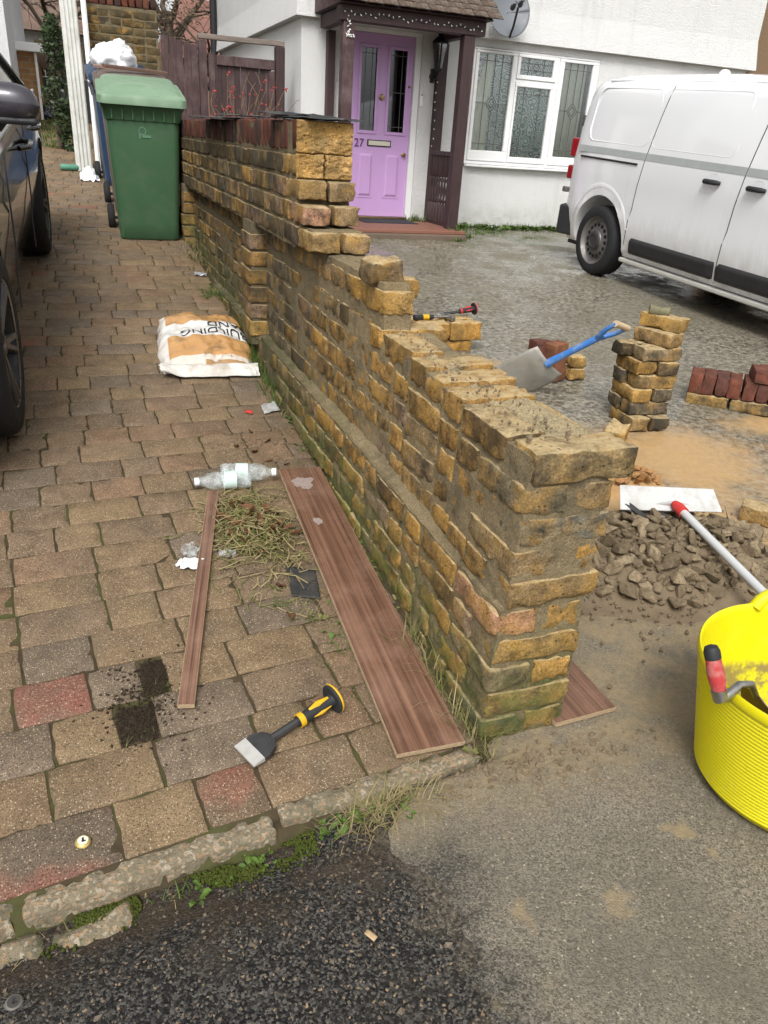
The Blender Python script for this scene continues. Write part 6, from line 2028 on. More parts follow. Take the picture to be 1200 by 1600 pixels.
while len(placed) < 290 and tries < 9000:
    tries += 1
    big = len(placed) < 190
    x_, y_ = rng.gauss(1.80, 0.21), rng.gauss(1.84, 0.14)
    s = rng.uniform(0.018, 0.052) if big else rng.uniform(0.009, 0.024)
    if heap_h(x_, y_) < 0.004: continue
    if big and y_ < 2.0 and abs(x_ - (1.93 - (1.95 - y_) * 0.14)) < 0.05 and s > 0.03: continue
    if any((x_ - a) ** 2 + (y_ - c_) ** 2 < (0.54 * (s + q)) ** 2 for a, c_, q in placed if big or q > 0.024): continue
    placed.append((x_, y_, s))
    link('mortar_lump', rng.choice(lumps), heap, Vector((x_, y_, z_yard(y_) + 0.007 + heap_h(x_, y_) + s * 0.42)) - HO_, (rng.gauss(0, 0.6), rng.gauss(0, 0.6), rng.uniform(0, 6.3)), (s, s, s))
hp2 = thing('brick_rubble', 'small heap of orange brick fragments beyond the white scraper', 'rubble heap', (2.06, 2.42, z_yard(2.42)))
for i in range(46):
    x_, y_ = rng.gauss(0, 0.075), rng.gauss(0, 0.07)
    s = rng.uniform(0.010, 0.034)
    link('brick_chip', rng.choice(chips), hp2, (x_, y_, 0.02 + 0.05 * max(0, 1 - (x_*x_ + y_*y_) / 0.02) + s * 0.2), (rng.gauss(0, .5), rng.gauss(0, .5), rng.uniform(0, 6)), (s, s, s * 0.9))
b = MB()
b.grid(lambda u, v: (fr(u, -0.2, 0.2), fr(v, -0.2, 0.2), 0.010 + 0.045 * math.exp(-((u - 0.5)**2 + (v - 0.5)**2) * 18) + 0.004 * nz(u * 20, v * 20) - 0.012 * sstep(0.35, 0.5, sqrt((u-.5)**2 + (v-.5)**2))), 26, 26)
b.build('sand_bed', simple("spilt_sand", (0.40, 0.245, 0.11), 0.95, 0.1, var=0.25, scale=25, bump=0.6), hp2, smooth=180)

# ------------------------------------------------------------------ long white scraper across the heap
scr = thing('floor_scraper', 'long-handled scraper with white blade and red collar lying across the rubble', 'scraper', (1.99, 2.03, 0.12))
SO = scr.location
A_, B_ = Vector((1.738, 2.040, 0.150)), Vector((2.110, 1.932, 0.150))
ed = (B_ - A_).normalized()
up_ = Vector((0.22, 0.86, 0.50)).normalized()
up_ = (up_ - ed * up_.dot(ed)).normalized()
nrm_ = ed.cross(up_)
b = MB()
L_ = (B_ - A_).length
M_ = Matrix.Identity(4)
for i in range(3): M_[i][0], M_[i][1], M_[i][2], M_[i][3] = ed[i], up_[i], nrm_[i], (A_ - SO)[i]
b.prism([(0.0, 0.0), (L_, 0.0), (L_ - 0.004, 0.105), (0.022, 0.112)], 0.007, M_)
SW = simple("scuffed_white_plastic", (0.50, 0.50, 0.485), 0.45, 0.4, var=0.08, scale=12, dirt=(0.30, 0.28, 0.24), dscale=14)
b.build('blade', SW, scr, bevel=0.003)
b = MB()
b.add([(0.14, 0.028, 0.008), (0.20, 0.018, 0.008), (0.27, 0.030, 0.008), (0.205, 0.044, 0.008), (0.19, 0.022, 0.022), (0.22, 0.03, 0.022)], [(0, 1, 4), (1, 2, 5, 4), (2, 3, 5), (3, 0, 4, 5), (0, 3, 2, 1)], M_)
b.build('blade_bracket', SW, scr)
c0 = A_ + ed * 0.205 + up_ * 0.012 + nrm_ * 0.025 - SO
endp = Vector((1.745, 0.60, 0.030)) - SO
pd = (endp - c0).normalized()
b = MB()
b.tube([c0 - pd * 0.01, c0 + pd * 0.02, c0 + pd * 0.055], [0.014, 0.021, 0.020], 16)
b.build('collar', REDR, scr, smooth=40)
b = MB()
b.tube([c0 + pd * 0.05, endp], 0.0145, 16)
b.build('pole', simple("white_tube", (0.50, 0.51, 0.51), 0.35, 0.4, var=0.05, dirt=(0.5, 0.48, 0.44), dscale=9), scr, smooth=40)
for i, (x_, y_, a, L_, lab) in enumerate([(1.80, 2.075, -1.0, 0.15, 'bent grey metal strip under the end of the white scraper blade'), (1.83, 2.06, -0.75, 0.17, 'straight pale metal strip under the end of the white scraper blade'), (1.775, 2.055, -1.25, 0.11, 'short dark metal strip at the edge of the rubble by the scraper')]):
    b = MB()
    b.grid(lambda u, v: (u * L_, (v - 0.5) * 0.022, 0.005 * sin(u * 4 + i) + 0.006 * abs(v - 0.5)), 10, 4)
    o = b.build('metal_strip', STEEL if i != 2 else DARKSTEEL, None, smooth=40, loc=(x_, y_, z_yard(y_) + heap_h(x_, y_) + 0.045 + 0.012 * i), rot=(0.2, 0.12, a))
    so_ = o.modifiers.new('solid', 'SOLIDIFY')
    so_.thickness = 0.0015
    tag(o, lab, 'strip')

# ------------------------------------------------------------------ shovel leaning on the brick stack
sh = thing('shovel', 'mortar-crusted square shovel with blue shaft leaning on the tall brick stack', 'shovel', (2.10, 3.72, 0.125))
S0 = sh.location
T_, G_ = Vector((2.125, 3.60, 0.150)) - S0, Vector((2.445, 3.135, 0.560)) - S0
d = (G_ - T_).normalized()
wv = Vector((0.62, -0.10, -0.52))
wv = (wv - d * wv.dot(d)).normalized()
nv_ = wv.cross(d)
if nv_.z < 0: nv_ = -nv_
b = MB()
def bl(u, v):
    w = (u - 0.5) * 0.25 * (1 - 0.10 * sstep(0.8, 1, v))
    l = v * 0.275
    dish_ = 0.022 * (2 * u - 1) ** 2 + 0.010 * sstep(0.75, 1, v)
    return T_ + wv * w + d * l + nv_ * (dish_ - 0.02)
b.grid(bl, 14, 14)
MIXST = simple("mortar_crusted_steel", (0.36, 0.345, 0.31), 0.6, 0.4, 0.3, var=0.4, scale=14, bump=0.4, dirt=(0.42, 0.37, 0.28), dscale=10)
o = b.build('blade', MIXST, sh, smooth=180)
so_ = o.modifiers.new('solid', 'SOLIDIFY')
so_.thickness = 0.003
BLUEP = simple("blue_shaft_plastic", (0.055, 0.19, 0.52), 0.4, 0.4, var=0.12, scale=14, dirt=(0.30, 0.38, 0.48), dscale=18)
b = MB()
b.tube([T_ + d * 0.255 - nv_ * 0.004, T_ + d * 0.30, T_ + d * 0.36, T_ + d * 0.6, G_ - d * 0.13], [0.022, 0.020, 0.0175, 0.0165, 0.0165], 14)
b.build('shaft', BLUEP, sh, smooth=40)
hw_ = (Vector((0.95, 0.10, -0.05)))
hw_ = (hw_ - d * hw_.dot(d)).normalized()
b = MB()
for s in (-1, 1):
    b.tube([G_ - d * 0.14, G_ - d * 0.11 + hw_ * s * 0.022, G_ - d * 0.06 + hw_ * s * 0.052, G_ - d * 0.0 + hw_ * s * 0.058], [0.016, 0.014, 0.012, 0.012], 10)
hd = b.build('handle', BLUEP, sh, smooth=40)
b = MB()
b.tube([G_ - hw_ * 0.066, G_ + hw_ * 0.066], 0.0155, 14)
b.build('grip', simple("bare_wood_grip", (0.50, 0.39, 0.25), 0.7, 0.2, var=0.15), hd, smooth=40)

# ------------------------------------------------------------------ bottles and litter on the drive
t = NT("clear_pet", 0.18, 0.5)
t.b.inputs['Base Color'].default_value = (0.78, 0.84, 0.85, 1)
trn = t.n('BsdfTransparent', {'Color': (0.97, 0.985, 0.985)})
mx_ = t.n('MixShader', {0: t.ramp(t.noise(t.co(), 40, 4), [(0.35, 0.08), (0.65, 0.36)]), 1: trn.outputs[0], 2: t.b.outputs[0]})
t.t.links.new(mx_.outputs[0], [n for n in t.t.nodes if n.type == 'OUTPUT_MATERIAL'][0].inputs['Surface'])
t.bump(t.noise(t.co(), 70, 3), 0.8, 0.006)
PET = t.mat
LBL = simple("bottle_label", (0.55, 0.68, 0.63), 0.4, 0.4, var=0.25, scale=30, dirt=(0.75, 0.80, 0.78), dscale=18)
CAPM = simple("pale_cap", (0.72, 0.78, 0.80), 0.35, 0.4)
def bottle(label, loc, ang):
    t_ = thing('water_bottle', label, 'bottle', loc, (0, 0, ang), 'empty water bottles on the drive')
    M = axis_M((0, 0, 0.033), (1, 0, 0), (0, 0, 1))
    b = MB()
    b.lathe([(0.0, 0.004), (0.024, 0.0), (0.031, 0.006), (0.032, 0.02), (0.030, 0.028), (0.032, 0.036), (0.030, 0.044), (0.032, 0.052), (0.0315, 0.10), (0.029, 0.107), (0.032, 0.114), (0.032, 0.135), (0.026, 0.155), (0.015, 0.176), (0.0125, 0.182), (0.0125, 0.194)], 24, M)
    b.build('bottle_wall', PET, t_, smooth=40)
    b = MB()
    b.lathe([(0.0326, 0.055), (0.0326, 0.098)], 24, M)
    b.f = [f for f in b.f if len(f) == 4]
    b.build('label', LBL, t_, smooth=60)
    b = MB()
    b.lathe([(0.0145, 0.184), (0.0150, 0.186), (0.0150, 0.199), (0.0135, 0.2005), (0, 0.2005)], 18, M)
    b.build('cap', CAPM, t_, smooth=40)
bottle('clear plastic water bottle with its cap towards the car', (0.494, 2.535, z_drive(2.535) + 0.002), pi - 0.05)
bottle('clear plastic water bottle with its cap touching the long laminate board', (0.395, 2.602, z_drive(2.602) + 0.002), -0.22)
def sheet(name, label, cat, pts, mat, z=0.004, amp=0.008, n=14, zf=z_drive):
    """crumpled flat litter: four corners"""
    (x0, y0), (x1, y1), (x2, y2), (x3, y3) = pts
    b = MB()
    def g(u, v):
        x_ = (x0*(1-u) + x1*u)*(1-v) + (x3*(1-u) + x2*u)*v
        y_ = (y0*(1-u) + y1*u)*(1-v) + (y3*(1-u) + y2*u)*v
        return (x_, y_, zf(y_) + z + amp * (0.6 + nz(x_ * 40, y_ * 40, 3)))
    b.grid(g, n, n)
    o = b.build(name, mat, smooth=60)
    s_ = o.modifiers.new('solid', 'SOLIDIFY')
    s_.thickness = 0.0012
    return tag(o, label, cat)
WPAPER = simple("white_tape", (0.72, 0.73, 0.73), 0.35, 0.4, var=0.08, bump=0.3)
tape = thing('plastic_scrap', 'crumpled scrap of clear white plastic under the narrow laminate strip', 'scrap', (0.25, 2.12, z_drive(2.12)))
for (cx, cy, rx, ry, sd) in ((0.215, 2.095, 0.045, 0.028, 2.0), (0.225, 2.165, 0.030, 0.035, 5.0), (0.330, 2.125, 0.028, 0.022, 8.0)):
    b = MB()
    def crm(u, v):
        a_, r_ = 2 * pi * v, u
        rr = r_ * (1 + 0.6 * nz(cos(a_) * 1.5 + sd, sin(a_) * 1.5, sd))
        x_, y_ = cx + rx * rr * cos(a_), cy + ry * rr * sin(a_)
        return (x_, y_, z_drive(y_) + 0.009 + 0.012 * nz(x_ * 70 + sd, y_ * 70, sd) + 0.010 * abs(nz(x_ * 45, y_ * 45, sd + 3)) + 0.006 * (1 - u))
    b.grid(crm, 12, 40)
    b.build('film', WPAPER if sd < 4 else PET, tape, smooth=25, loc=-tape.location)
sheet('slate_piece', 'dark flat piece of slate lying beside the long laminate board', 'slate', [(0.480, 1.88), (0.560, 1.845), (0.582, 1.985), (0.500, 2.03)], simple('tarry_slate', (0.030, 0.030, 0.030), 0.7, 0.3, var=0.5, scale=40, bump=0.8, dirt=(0.10, 0.085, 0.06), dscale=16), 0.002, 0.003)
sheet('litter_card', 'dirty grey card lying at the foot of the wall beyond the weeds', 'card', [(0.672, 3.14), (0.748, 3.165), (0.745, 3.26), (0.675, 3.23)], simple("dirty_card", (0.36, 0.36, 0.34), 0.7, 0.2, var=0.3, scale=30, dirt=(0.10, 0.09, 0.08), dscale=16))
sheet('litter_scrap', 'tiny red plastic scrap on the drive beside the dirty card', 'scrap', [(0.592, 3.165), (0.622, 3.145), (0.625, 3.16), (0.598, 3.18)], REDR, n=4)
sheet('foil_packet', 'small crushed foil packet on the drive between bin and sand bag', 'packet', [(0.685, 5.34), (0.765, 5.33), (0.765, 5.40), (0.69, 5.42)], simple("crushed_foil", (0.5, 0.51, 0.53), 0.3, 0.5, 0.5, var=0.3))
RZ = lambda y: -0.016 - 0.045 * sstep(0.92, 1.03, y)
sheet('wood_chip', 'small pale wood chip lying on the dark asphalt', 'chip', [(0.362, 0.858), (0.374, 0.838), (0.384, 0.845), (0.372, 0.866)], simple("pale_wood", (0.42, 0.30, 0.17), 0.8), n=3, amp=0.001, zf=RZ, z=0.012)
sheet('plastic_sliver', 'sliver of pale lilac plastic among the dead grass by the kerb', 'sliver', [(0.27, 1.015), (0.335, 1.035), (0.332, 1.045), (0.268, 1.028)], simple("lilac_film", (0.55, 0.55, 0.62), 0.4), n=6, amp=0.004, zf=RZ, z=0.014)
def crown(name, label, loc, col, rim):
    t_ = thing(name, label, 'bottle cap', loc, (0.1, 0.05, 0))
    b = MB()
    prof_ = [(0.0, 0.0055), (0.0105, 0.0055), (0.0128, 0.0045)]
    n_ = 42
    vs_, fs = [], []
    for r_, z_ in prof_ + [(0.0150, 0.0)]:
        for k in range(n_):
            a = 2 * pi * k / n_
            rr = r_ * (1 + (0.06 * cos(21 * a) if r_ > 0.0148 else 0))
            vs_.append((rr * cos(a), rr * sin(a), z_))
    for i in range(3):
        for k in range(n_): fs.append((i*n_ + k, i*n_ + (k+1) % n_, (i+1)*n_ + (k+1) % n_, (i+1)*n_ + k))
    b.add(vs_, fs)
    b.build('cap_shell', rim, t_, smooth=50)
    b = MB()
    b.lathe([(0.0, 0.0060), (0.0102, 0.0060), (0.0102, 0.0056), (0, 0.0056)], 24)
    b.build('cap_face', col, t_)
    b = MB()
    b.box((0, 0.001, 0.0063), (0.004, 0.010, 0.0005))
    b.box((0.0015, -0.002, 0.0063), (0.008, 0.003, 0.0005))
    b.build('cap_mark', BLK, t_)
crown('crown_cap', 'cream and gold crown bottle cap lying on a paver near the kerb', (-0.112, 1.201, z_drive(1.201) + 0.004), simple("cream_cap", (0.70, 0.66, 0.52), 0.4), simple("gold_cap", (0.55, 0.40, 0.14), 0.3, 0.5, 0.5))
crown('crown_cap', 'dark crown bottle cap half buried in the grit below the kerb', (-0.226, 0.925, road_z(-0.226, 0.925) + 0.001), simple("dark_cap", (0.05, 0.045, 0.04), 0.4), simple("dull_cap_rim", (0.12, 0.11, 0.10), 0.5))
# ------------------------------------------------------------------ things at the far end of the drive
WALLW = m_render("neighbour_render", (0.74, 0.75, 0.76), 50)
nh = thing('neighbour_house', 'white rendered house at the far end of the drive behind the car', 'house', (-3.5, 12.0, z_drive(12)))
b = MB()
b.bb(-7.0, -0.60, 12.0, 18.0, 0.8, 6.0)
b.build('wall', WALLW, nh, loc=-nh.location)
b = MB()
b.add([(-7.4, 11.6, 5.95), (-0.2, 11.6, 5.95), (-0.2, 18.4, 5.95), (-7.4, 18.4, 5.95), (-7.4, 15.0, 8.3), (-0.2, 15.0, 8.3)], [(0, 1, 5, 4), (2, 3, 4, 5), (1, 2, 5), (3, 0, 4), (0, 3, 2, 1)])
b.build('roof', TILEMAT, nh, loc=-nh.location)
t = NT("garage_brick", 0.9, 0.2)
sw = t.n('CombineXYZ', {0: t.xyz(t.pos(), 0), 1: t.xyz(t.pos(), 2), 2: 0.0}).outputs[0]
br = t.n('TexBrick', {'Vector': sw, 'Color1': (0.42, 0.22, 0.085, 1), 'Color2': (0.30, 0.155, 0.07, 1), 'Mortar': (0.33, 0.28, 0.20, 1), 'Scale': 1.0, 'Mortar Size': 0.008, 'Brick Width': 0.22, 'Row Height': 0.075})
t.color(t.mix(t.ramp(t.noise(t.pos(), 9, 4), [(0.4, 0), (0.7, 0.4)]), br.outputs['Color'], (0.2, 0.13, 0.07)))
t.bump(br.outputs['Fac'], 0.5, -0.006)
gar = thing('brick_garage', 'low orange brick garage with white fascia beyond the drive', 'garage', (-1.6, 14.0, z_drive(14)))
MB().bb(-2.8, -0.37, 14.0, 18.5, 0.9, 2.16).build('wall', t.mat, gar, loc=-gar.location)
MB().bb(-2.85, -0.18, 13.82, 18.6, 2.16, 2.27).build('fascia', WHITE_UPVC, gar, loc=-gar.location, bevel=0.01)
MB().bb(-0.372, -0.335, 13.96, 14.05, 1.0, 2.157).build('corner_pipe', WHITE_UPVC, gar, loc=-gar.location, bevel=0.01)
bf = thing('back_fence', 'brown board panel above a grey wall behind the rubbish bags', 'fence', (0.2, 18.0, 1.3))
MB().bb(-0.55, 2.2, 18.0, 18.12, 1.0, 2.02).build('grey_wall', simple("grey_block", (0.15, 0.155, 0.165), 0.9, var=0.1), bf, loc=-bf.location)
for i in range(18):
    MB().bb(-0.45 + i * 0.14, -0.45 + i * 0.14 + 0.135, 18.02, 18.05, 2.025, 2.62).build('board', m_wood("weathered_board", (0.16, 0.115, 0.07), (0.27, 0.20, 0.13), axis=2, rough=0.9) if i == 0 else bpy.data.materials["weathered_board"], bf, loc=-bf.location)
BBAG = simple("black_bag", (0.016, 0.017, 0.020), 0.25, 0.5, var=0.3, bump=0.8, bscale=18)
tag(blob('rubbish_bag', BBAG, (-0.10, 14.6, 1.46), (0.17, 0.17, 0.26), 7, 0.2, 1.8, 4, 0.75, 0.2), 'upright black rubbish bag in front of the grey wall', 'bag')
tag(blob('rubbish_bag', BBAG, (-0.24, 14.2, 1.36), (0.14, 0.14, 0.16), 9, 0.3, 2.2, 4, 0.6, 0.25), 'slumped black rubbish bag beside the garage corner', 'bag')
dh = thing('distant_house', 'distant house with a broad brown tiled roof behind bare branches', 'house', (-1.5, 26, 1.5))
MB().bb(-5.0, 1.0, 26, 33, 1.0, 3.5).build('wall', WALLW, dh, loc=-dh.location)
DROOF = simple("distant_tiles", (0.15, 0.105, 0.085), 0.95, 0.1, var=0.3, scale=3, bump=0.5, bscale=14)
MB().add([(-5.4, 25.6, 3.4), (1.4, 25.6, 3.4), (1.4, 33.4, 3.4), (-5.4, 33.4, 3.4), (-5.4, 29.5, 7.2), (0.2, 29.5, 7.2)], [(0, 1, 5, 4), (2, 3, 4, 5), (1, 2, 5), (3, 0, 4), (0, 3, 2, 1)]).build('roof', DROOF, dh, loc=-dh.location)
dh = thing('distant_house', 'distant house with reddish roof showing over the fence beside the downpipe', 'house', (4.3, 26, 1.5))
MB().bb(2.9, 6.5, 26, 31, 1.0, 3.2).build('wall', simple("distant_brick", (0.25, 0.15, 0.10), 0.95), dh, loc=-dh.location)
MB().add([(2.7, 25.7, 3.1), (6.7, 25.7, 3.1), (6.7, 31.3, 3.1), (2.7, 31.3, 3.1), (3.6, 28.5, 4.9), (5.8, 28.5, 4.9)], [(0, 1, 5, 4), (2, 3, 4, 5), (1, 2, 5), (3, 0, 4), (0, 3, 2, 1)]).build('roof', simple("red_tiles", (0.20, 0.105, 0.085), 0.95, 0.1, var=0.4, scale=3), dh, loc=-dh.location)

# ------------------------------------------------------------------ plants
G_GREEN = m_leaf("green_grass", (0.045, 0.085, 0.015), (0.12, 0.19, 0.035))
G_DRY = m_leaf("dry_grass", (0.20, 0.16, 0.075), (0.36, 0.29, 0.15))
G_MIX = m_leaf("olive_grass", (0.085, 0.10, 0.025), (0.22, 0.20, 0.075))
MOSS = simple("moss", (0.052, 0.064, 0.013), 0.95, 0.1, var=0.5, scale=60, bump=1.0, bscale=160)
LEAFB = m_leaf("dead_leaf", (0.075, 0.038, 0.020), (0.21, 0.095, 0.04), 0.7)
def blade(b, p, d, L, w, bend, segs=3):
    """one tapering blade from p, leaning along d"""
    side = Vector((-d.y, d.x, 0)).normalized() * w
    base = len(b.v)
    q = Vector(p)
    ang = 0.15
    for i in range(segs + 1):
        f = i / segs
        ww = side * (1 - f * 0.92)
        b.v += [tuple(q - ww), tuple(q + ww)]
        ang += bend / segs
        q = q + (Vector((d.x, d.y, 0)).normalized() * sin(ang) + Vector((0, 0, 1)) * cos(ang)) * (L / segs)
    for i in range(segs):
        a = base + 2*i
        b.f.append((a, a + 1, a + 3, a + 2))
def tuft(b, rng, x, y, z, n, L, spread, w=0.0016, bend=(0.4, 1.7)):
    for _ in range(n):
        a = rng.uniform(0, 2*pi)
        r = spread * sqrt(rng.random())
        blade(b, (x + r * cos(a), y + r * sin(a), z), Vector((cos(a + rng.gauss(0, .6)), sin(a + rng.gauss(0, .6)), 0)), L * rng.uniform(0.4, 1.15), w * rng.uniform(0.6, 1.3), rng.uniform(*bend))
rng = random.Random(101)
gg, gd, gm = MB(), MB(), MB()
# foot of the wall, from the pier to the bins
for i in range(150):
    y = 1.22 + rng.random() ** 1.1 * 4.6
    x = 0.752 + rng.gauss(0, 0.010) + (0.02 if y < 1.4 else 0)
    tuft(rng.choice((gm, gd, gm)), rng, x, y, z_drive(y) - 0.012, rng.randint(2, 5), rng.uniform(0.02, 0.055), 0.02)
for i in range(46):
    y = rng.uniform(1.17, 1.62)
    tuft(rng.choice((gd, gm, gm, gd)), rng, 0.765 + rng.gauss(0, 0.016), y, z_drive(y) - 0.012, rng.randint(5, 10), rng.uniform(0.06, 0.15), 0.022, bend=(0.3, 1.5))
for i in range(60):
    y = rng.gauss(3.66, 0.17)
    tuft(gg, rng, 0.755 + rng.gauss(0, 0.018), y, z_drive(y) - 0.012, 7, rng.uniform(0.06, 0.13), 0.03, 0.0022, bend=(0.2, 1.2))
for i in range(22):
    tuft(gg, rng, 0.72 + rng.gauss(0, 0.035), rng.gauss(4.95, 0.10), z_drive(4.95) - 0.01, 7, 0.07, 0.03, 0.0022)
for i in range(26):
    y = rng.gauss(5.85, 0.2)
    tuft(rng.choice((gd, gm)), rng, 0.735 + rng.gauss(0, 0.03), y, z_drive(y) - 0.01, 8, 0.10, 0.04, 0.0022, bend=(0.6, 2.2))
# joints of the paving
for i in range(420):
    x, y = rng.uniform(-0.3, 0.74), 1.15 + 2.6 * rng.random() ** 1.3
    k = round((y - PV0 - warp_a(y) * x) / PVP - 0.5)
    yy = PV0 + PVP * (k + 0.5)
    yy += warp_a(yy) * x
    if nz(x * 4, yy * 4, 8) < -0.05: continue
    tuft(rng.choice((gm, gg, gm)), rng, x, yy + rng.gauss(0, 0.003), z_drive(yy) - 0.012, rng.randint(2, 4), rng.uniform(0.010, 0.020), 0.012, 0.0010)
# the two gaps in the paving
for (x0, x1, y0, y1) in ((0.035, 0.095, 1.565, 1.70), (-0.03, 0.055, 1.425, 1.56)):
    for i in range(16):
        e = rng.choice((0, 1))
        tuft(rng.choice((gg, gm)), rng, rng.uniform(x0, x1), (y0 + 0.015 if e == 0 else y1 - 0.02) + rng.gauss(0, 0.01), z_drive(y0) - 0.014, 4, 0.04, 0.012, 0.0013)
# weeds between strip and board
for i in range(60):
    f = rng.random()
    x, y = fr(f, 0.44, 0.62) + rng.gauss(0, 0.022), fr(f, 1.98, 1.52) + rng.gauss(0, 0.05)
    tuft(rng.choice((gm, gd, gg, gm)), rng, x, y, z_drive(y) - 0.006, 5, rng.uniform(0.02, 0.05), 0.02, 0.0013, bend=(0.8, 2.2))
# below the kerb
for i in range(80):
    x = rng.gauss(0.50, 0.06)
    tuft(gd if rng.random() < 0.8 else gm, rng, x, kerb_y(x) - 0.050 + rng.gauss(0, 0.018), road_z(x, kerb_y(x) - 0.05) - 0.004, 5, rng.uniform(0.05, 0.12), 0.02, 0.0014, bend=(0.9, 2.3))
for i in range(60):
    x = rng.uniform(-0.25, 0.46)
    tuft(rng.choice((gg, gm, gd)), rng, x, kerb_y(x) - 0.055 + rng.gauss(0, 0.022), road_z(x, kerb_y(x) - 0.05) - 0.004, 3, rng.uniform(0.02, 0.06), 0.014, 0.0013)
# foot of the house and step
for i in range(420):
    x = rng.uniform(4.15, 7.4)
    tuft(gg, rng, x, 9.42 + rng.gauss(0, 0.05), z_yard(9.42), 4, 0.09, 0.06, 0.005)
for cx, cy, n, L in ((4.02, 8.36, 22, 0.10), (4.22, 8.55, 18, 0.12), (3.93, 9.40, 22, 0.12), (4.35, 9.28, 22, 0.12), (4.7, 9.0, 14, 0.07), (5.1, 8.7, 10, 0.05), (4.45, 8.9, 14, 0.07)):
    for i in range(n):
        yy = cy + rng.gauss(0, 0.06)
        tuft(gg, rng, cx + rng.gauss(0, 0.08), yy, 0.437 if cx < 4.1 and yy > 8.36 else z_yard(yy), 5, L, 0.03, 0.005)
# low broad-leaved weeds
def rosette(b, x, y, z, n, L):
    for k in range(n):
        a = rng.uniform(0, 2 * pi)
        d = Vector((cos(a), sin(a), 0))
        s_ = Vector((-d.y, d.x, 0))
        l = L * rng.uniform(0.6, 1.2)
        w = l * rng.uniform(0.22, 0.4)
        h = rng.uniform(0.1, 0.7) * l
        i0 = len(b.v)
        p = Vector((x, y, z))
        for f, wf, hf in ((0.1, 0.1, 0.1), (0.45, 0.9, 0.75), (0.75, 0.8, 1.0), (1.0, 0.05, 0.85)):
            c_ = p + d * l * f + Vector((0, 0, h * hf))
            b.v += [tuple(c_ - s_ * w * wf + Vector((0, 0, w * 0.3))), tuple(c_), tuple(c_ + s_ * w * wf + Vector((0, 0, w * 0.3)))]
        for j in range(3):
            for q in range(2): b.f.append((i0 + 3*j + q, i0 + 3*j + q + 1, i0 + 3*j + 4 + q, i0 + 3*j + 3 + q))
for i in range(46):
    y = rng.uniform(1.2, 3.4)
    rosette(rng.choice((gg, gm)), 0.755 + rng.gauss(0, 0.012), y, z_drive(y) - 0.006, rng.randint(3, 6), rng.uniform(0.012, 0.028))
for i in range(30):
    f = rng.random()
    y = fr(f, 2.05, 1.5) + rng.gauss(0, 0.06)
    rosette(rng.choice((gg, gm)), fr(f, 0.44, 0.63) + rng.gauss(0, 0.03), y, z_drive(y) - 0.003, rng.randint(3, 6), rng.uniform(0.010, 0.022))
for i in range(34):
    x = rng.uniform(0.05, 0.58)
    rosette(gg, x, kerb_y(x) - 0.05 + rng.gauss(0, 0.02), road_z(x, kerb_y(x) - 0.05), rng.randint(3, 6), rng.uniform(0.010, 0.026))
for i in range(60):
    y = rng.gauss(9.33, 0.08)
    rosette(gg, rng.uniform(4.15, 6.2), y, z_yard(y), 6, 0.07)
# lawn beyond the drive
for i in range(1100):
    x, y = rng.uniform(-0.75, 0.12), rng.uniform(10.9, 13.9)
    tuft(rng.choice((gg, gg, gm)), rng, x, y, z_drive(y), 3, 0.06, 0.05, 0.005)
tag(gg.build('grass', G_GREEN), 'fresh green grass growing along the wall foot and the house', 'grass', kind='stuff')
tag(gd.build('dry_grass', G_DRY), 'dry straw coloured grass at the pier and below the kerb', 'grass', kind='stuff')
tag(gm.build('weeds', G_MIX), 'olive weeds in the joints of the paving', 'weeds', kind='stuff')
# moss cushions along the kerb
b = MB()
for i in range(5200):
    x = rng.uniform(-0.32, 0.34)
    y = kerb_y(x) - 0.048 + rng.gauss(0, 0.017)
    if nz(x * 7, y * 16, 2.2) + 0.4 * nz(x * 30, y * 30, 5) < 0.06: continue
    if y > kerb_y(x) - 0.030: continue
    r = rng.uniform(0.0015, 0.0048)
    M = TRS((x, y, road_z(x, y) + 0.010 * max(0, 1 - abs(y - kerb_y(x) + 0.04) / 0.03) + rng.uniform(0, 0.004)), (rng.gauss(0, .3), rng.gauss(0, .3), rng.uniform(0, 6)), (r, r * 0.8, r * 1.1))
    b.lathe([(1.0, -0.5), (0.85, 0.35), (0.0, 0.95)], 5, M)
tag(b.build('moss', MOSS, smooth=180), 'bright green moss cushions along the foot of the kerb', 'moss', kind='stuff')
# pulled weeds and leaves beside the bottle
pile = thing('weed_pile', 'pile of pulled grass and dead leaves between the laminate boards', 'weed pile', (0.44, 2.28, z_drive(2.28)))
PO = -pile.location
pg, pd_ = MB(), MB()
for i in range(900):
    x, y = (rng.gauss(0.435, 0.052), rng.gauss(2.29, 0.10)) if i < 660 else (rng.gauss(0.46, 0.085), rng.gauss(2.16, 0.16))
    hgt = 0.036 * math.exp(-((x - 0.435) / 0.08) ** 2 - ((y - 2.28) / 0.15) ** 2)
    a = rng.uniform(0, 2*pi)
    L = rng.uniform(0.04, 0.13)
    bb_ = pd_ if rng.random() < 0.48 else pg
    p0 = Vector((x, y, z_drive(y) + 0.006 + hgt * rng.uniform(0.4, 1.1)))
    dv = Vector((cos(a), sin(a), 0))
    pts = []
    for k in range(4):
        f = k / 3
        pts.append(p0 + dv * (L * (f - 0.5)) + Vector((-dv.y, dv.x, 0)) * (0.02 * sin(f * 3 + i)) + Vector((0, 0, 0.014 * sin(f * pi) * rng.uniform(-0.4, 1.0))))
    side = Vector((-dv.y, dv.x, 0.3)).normalized() * rng.uniform(0.0008, 0.002)
    base = len(bb_.v)
    for k, q in enumerate(pts):
        zz_ = max(q.z, z_drive(q.y) + 0.003)
        q = Vector((q.x, q.y, zz_))
        bb_.v += [tuple(q - side), tuple(q + side)]
    for k in range(3): bb_.f.append((base + 2*k, base + 2*k + 1, base + 2*k + 3, base + 2*k + 2))
o = pg.build('green_stems', G_MIX, pile, loc=PO)
o["kind"] = "stuff"
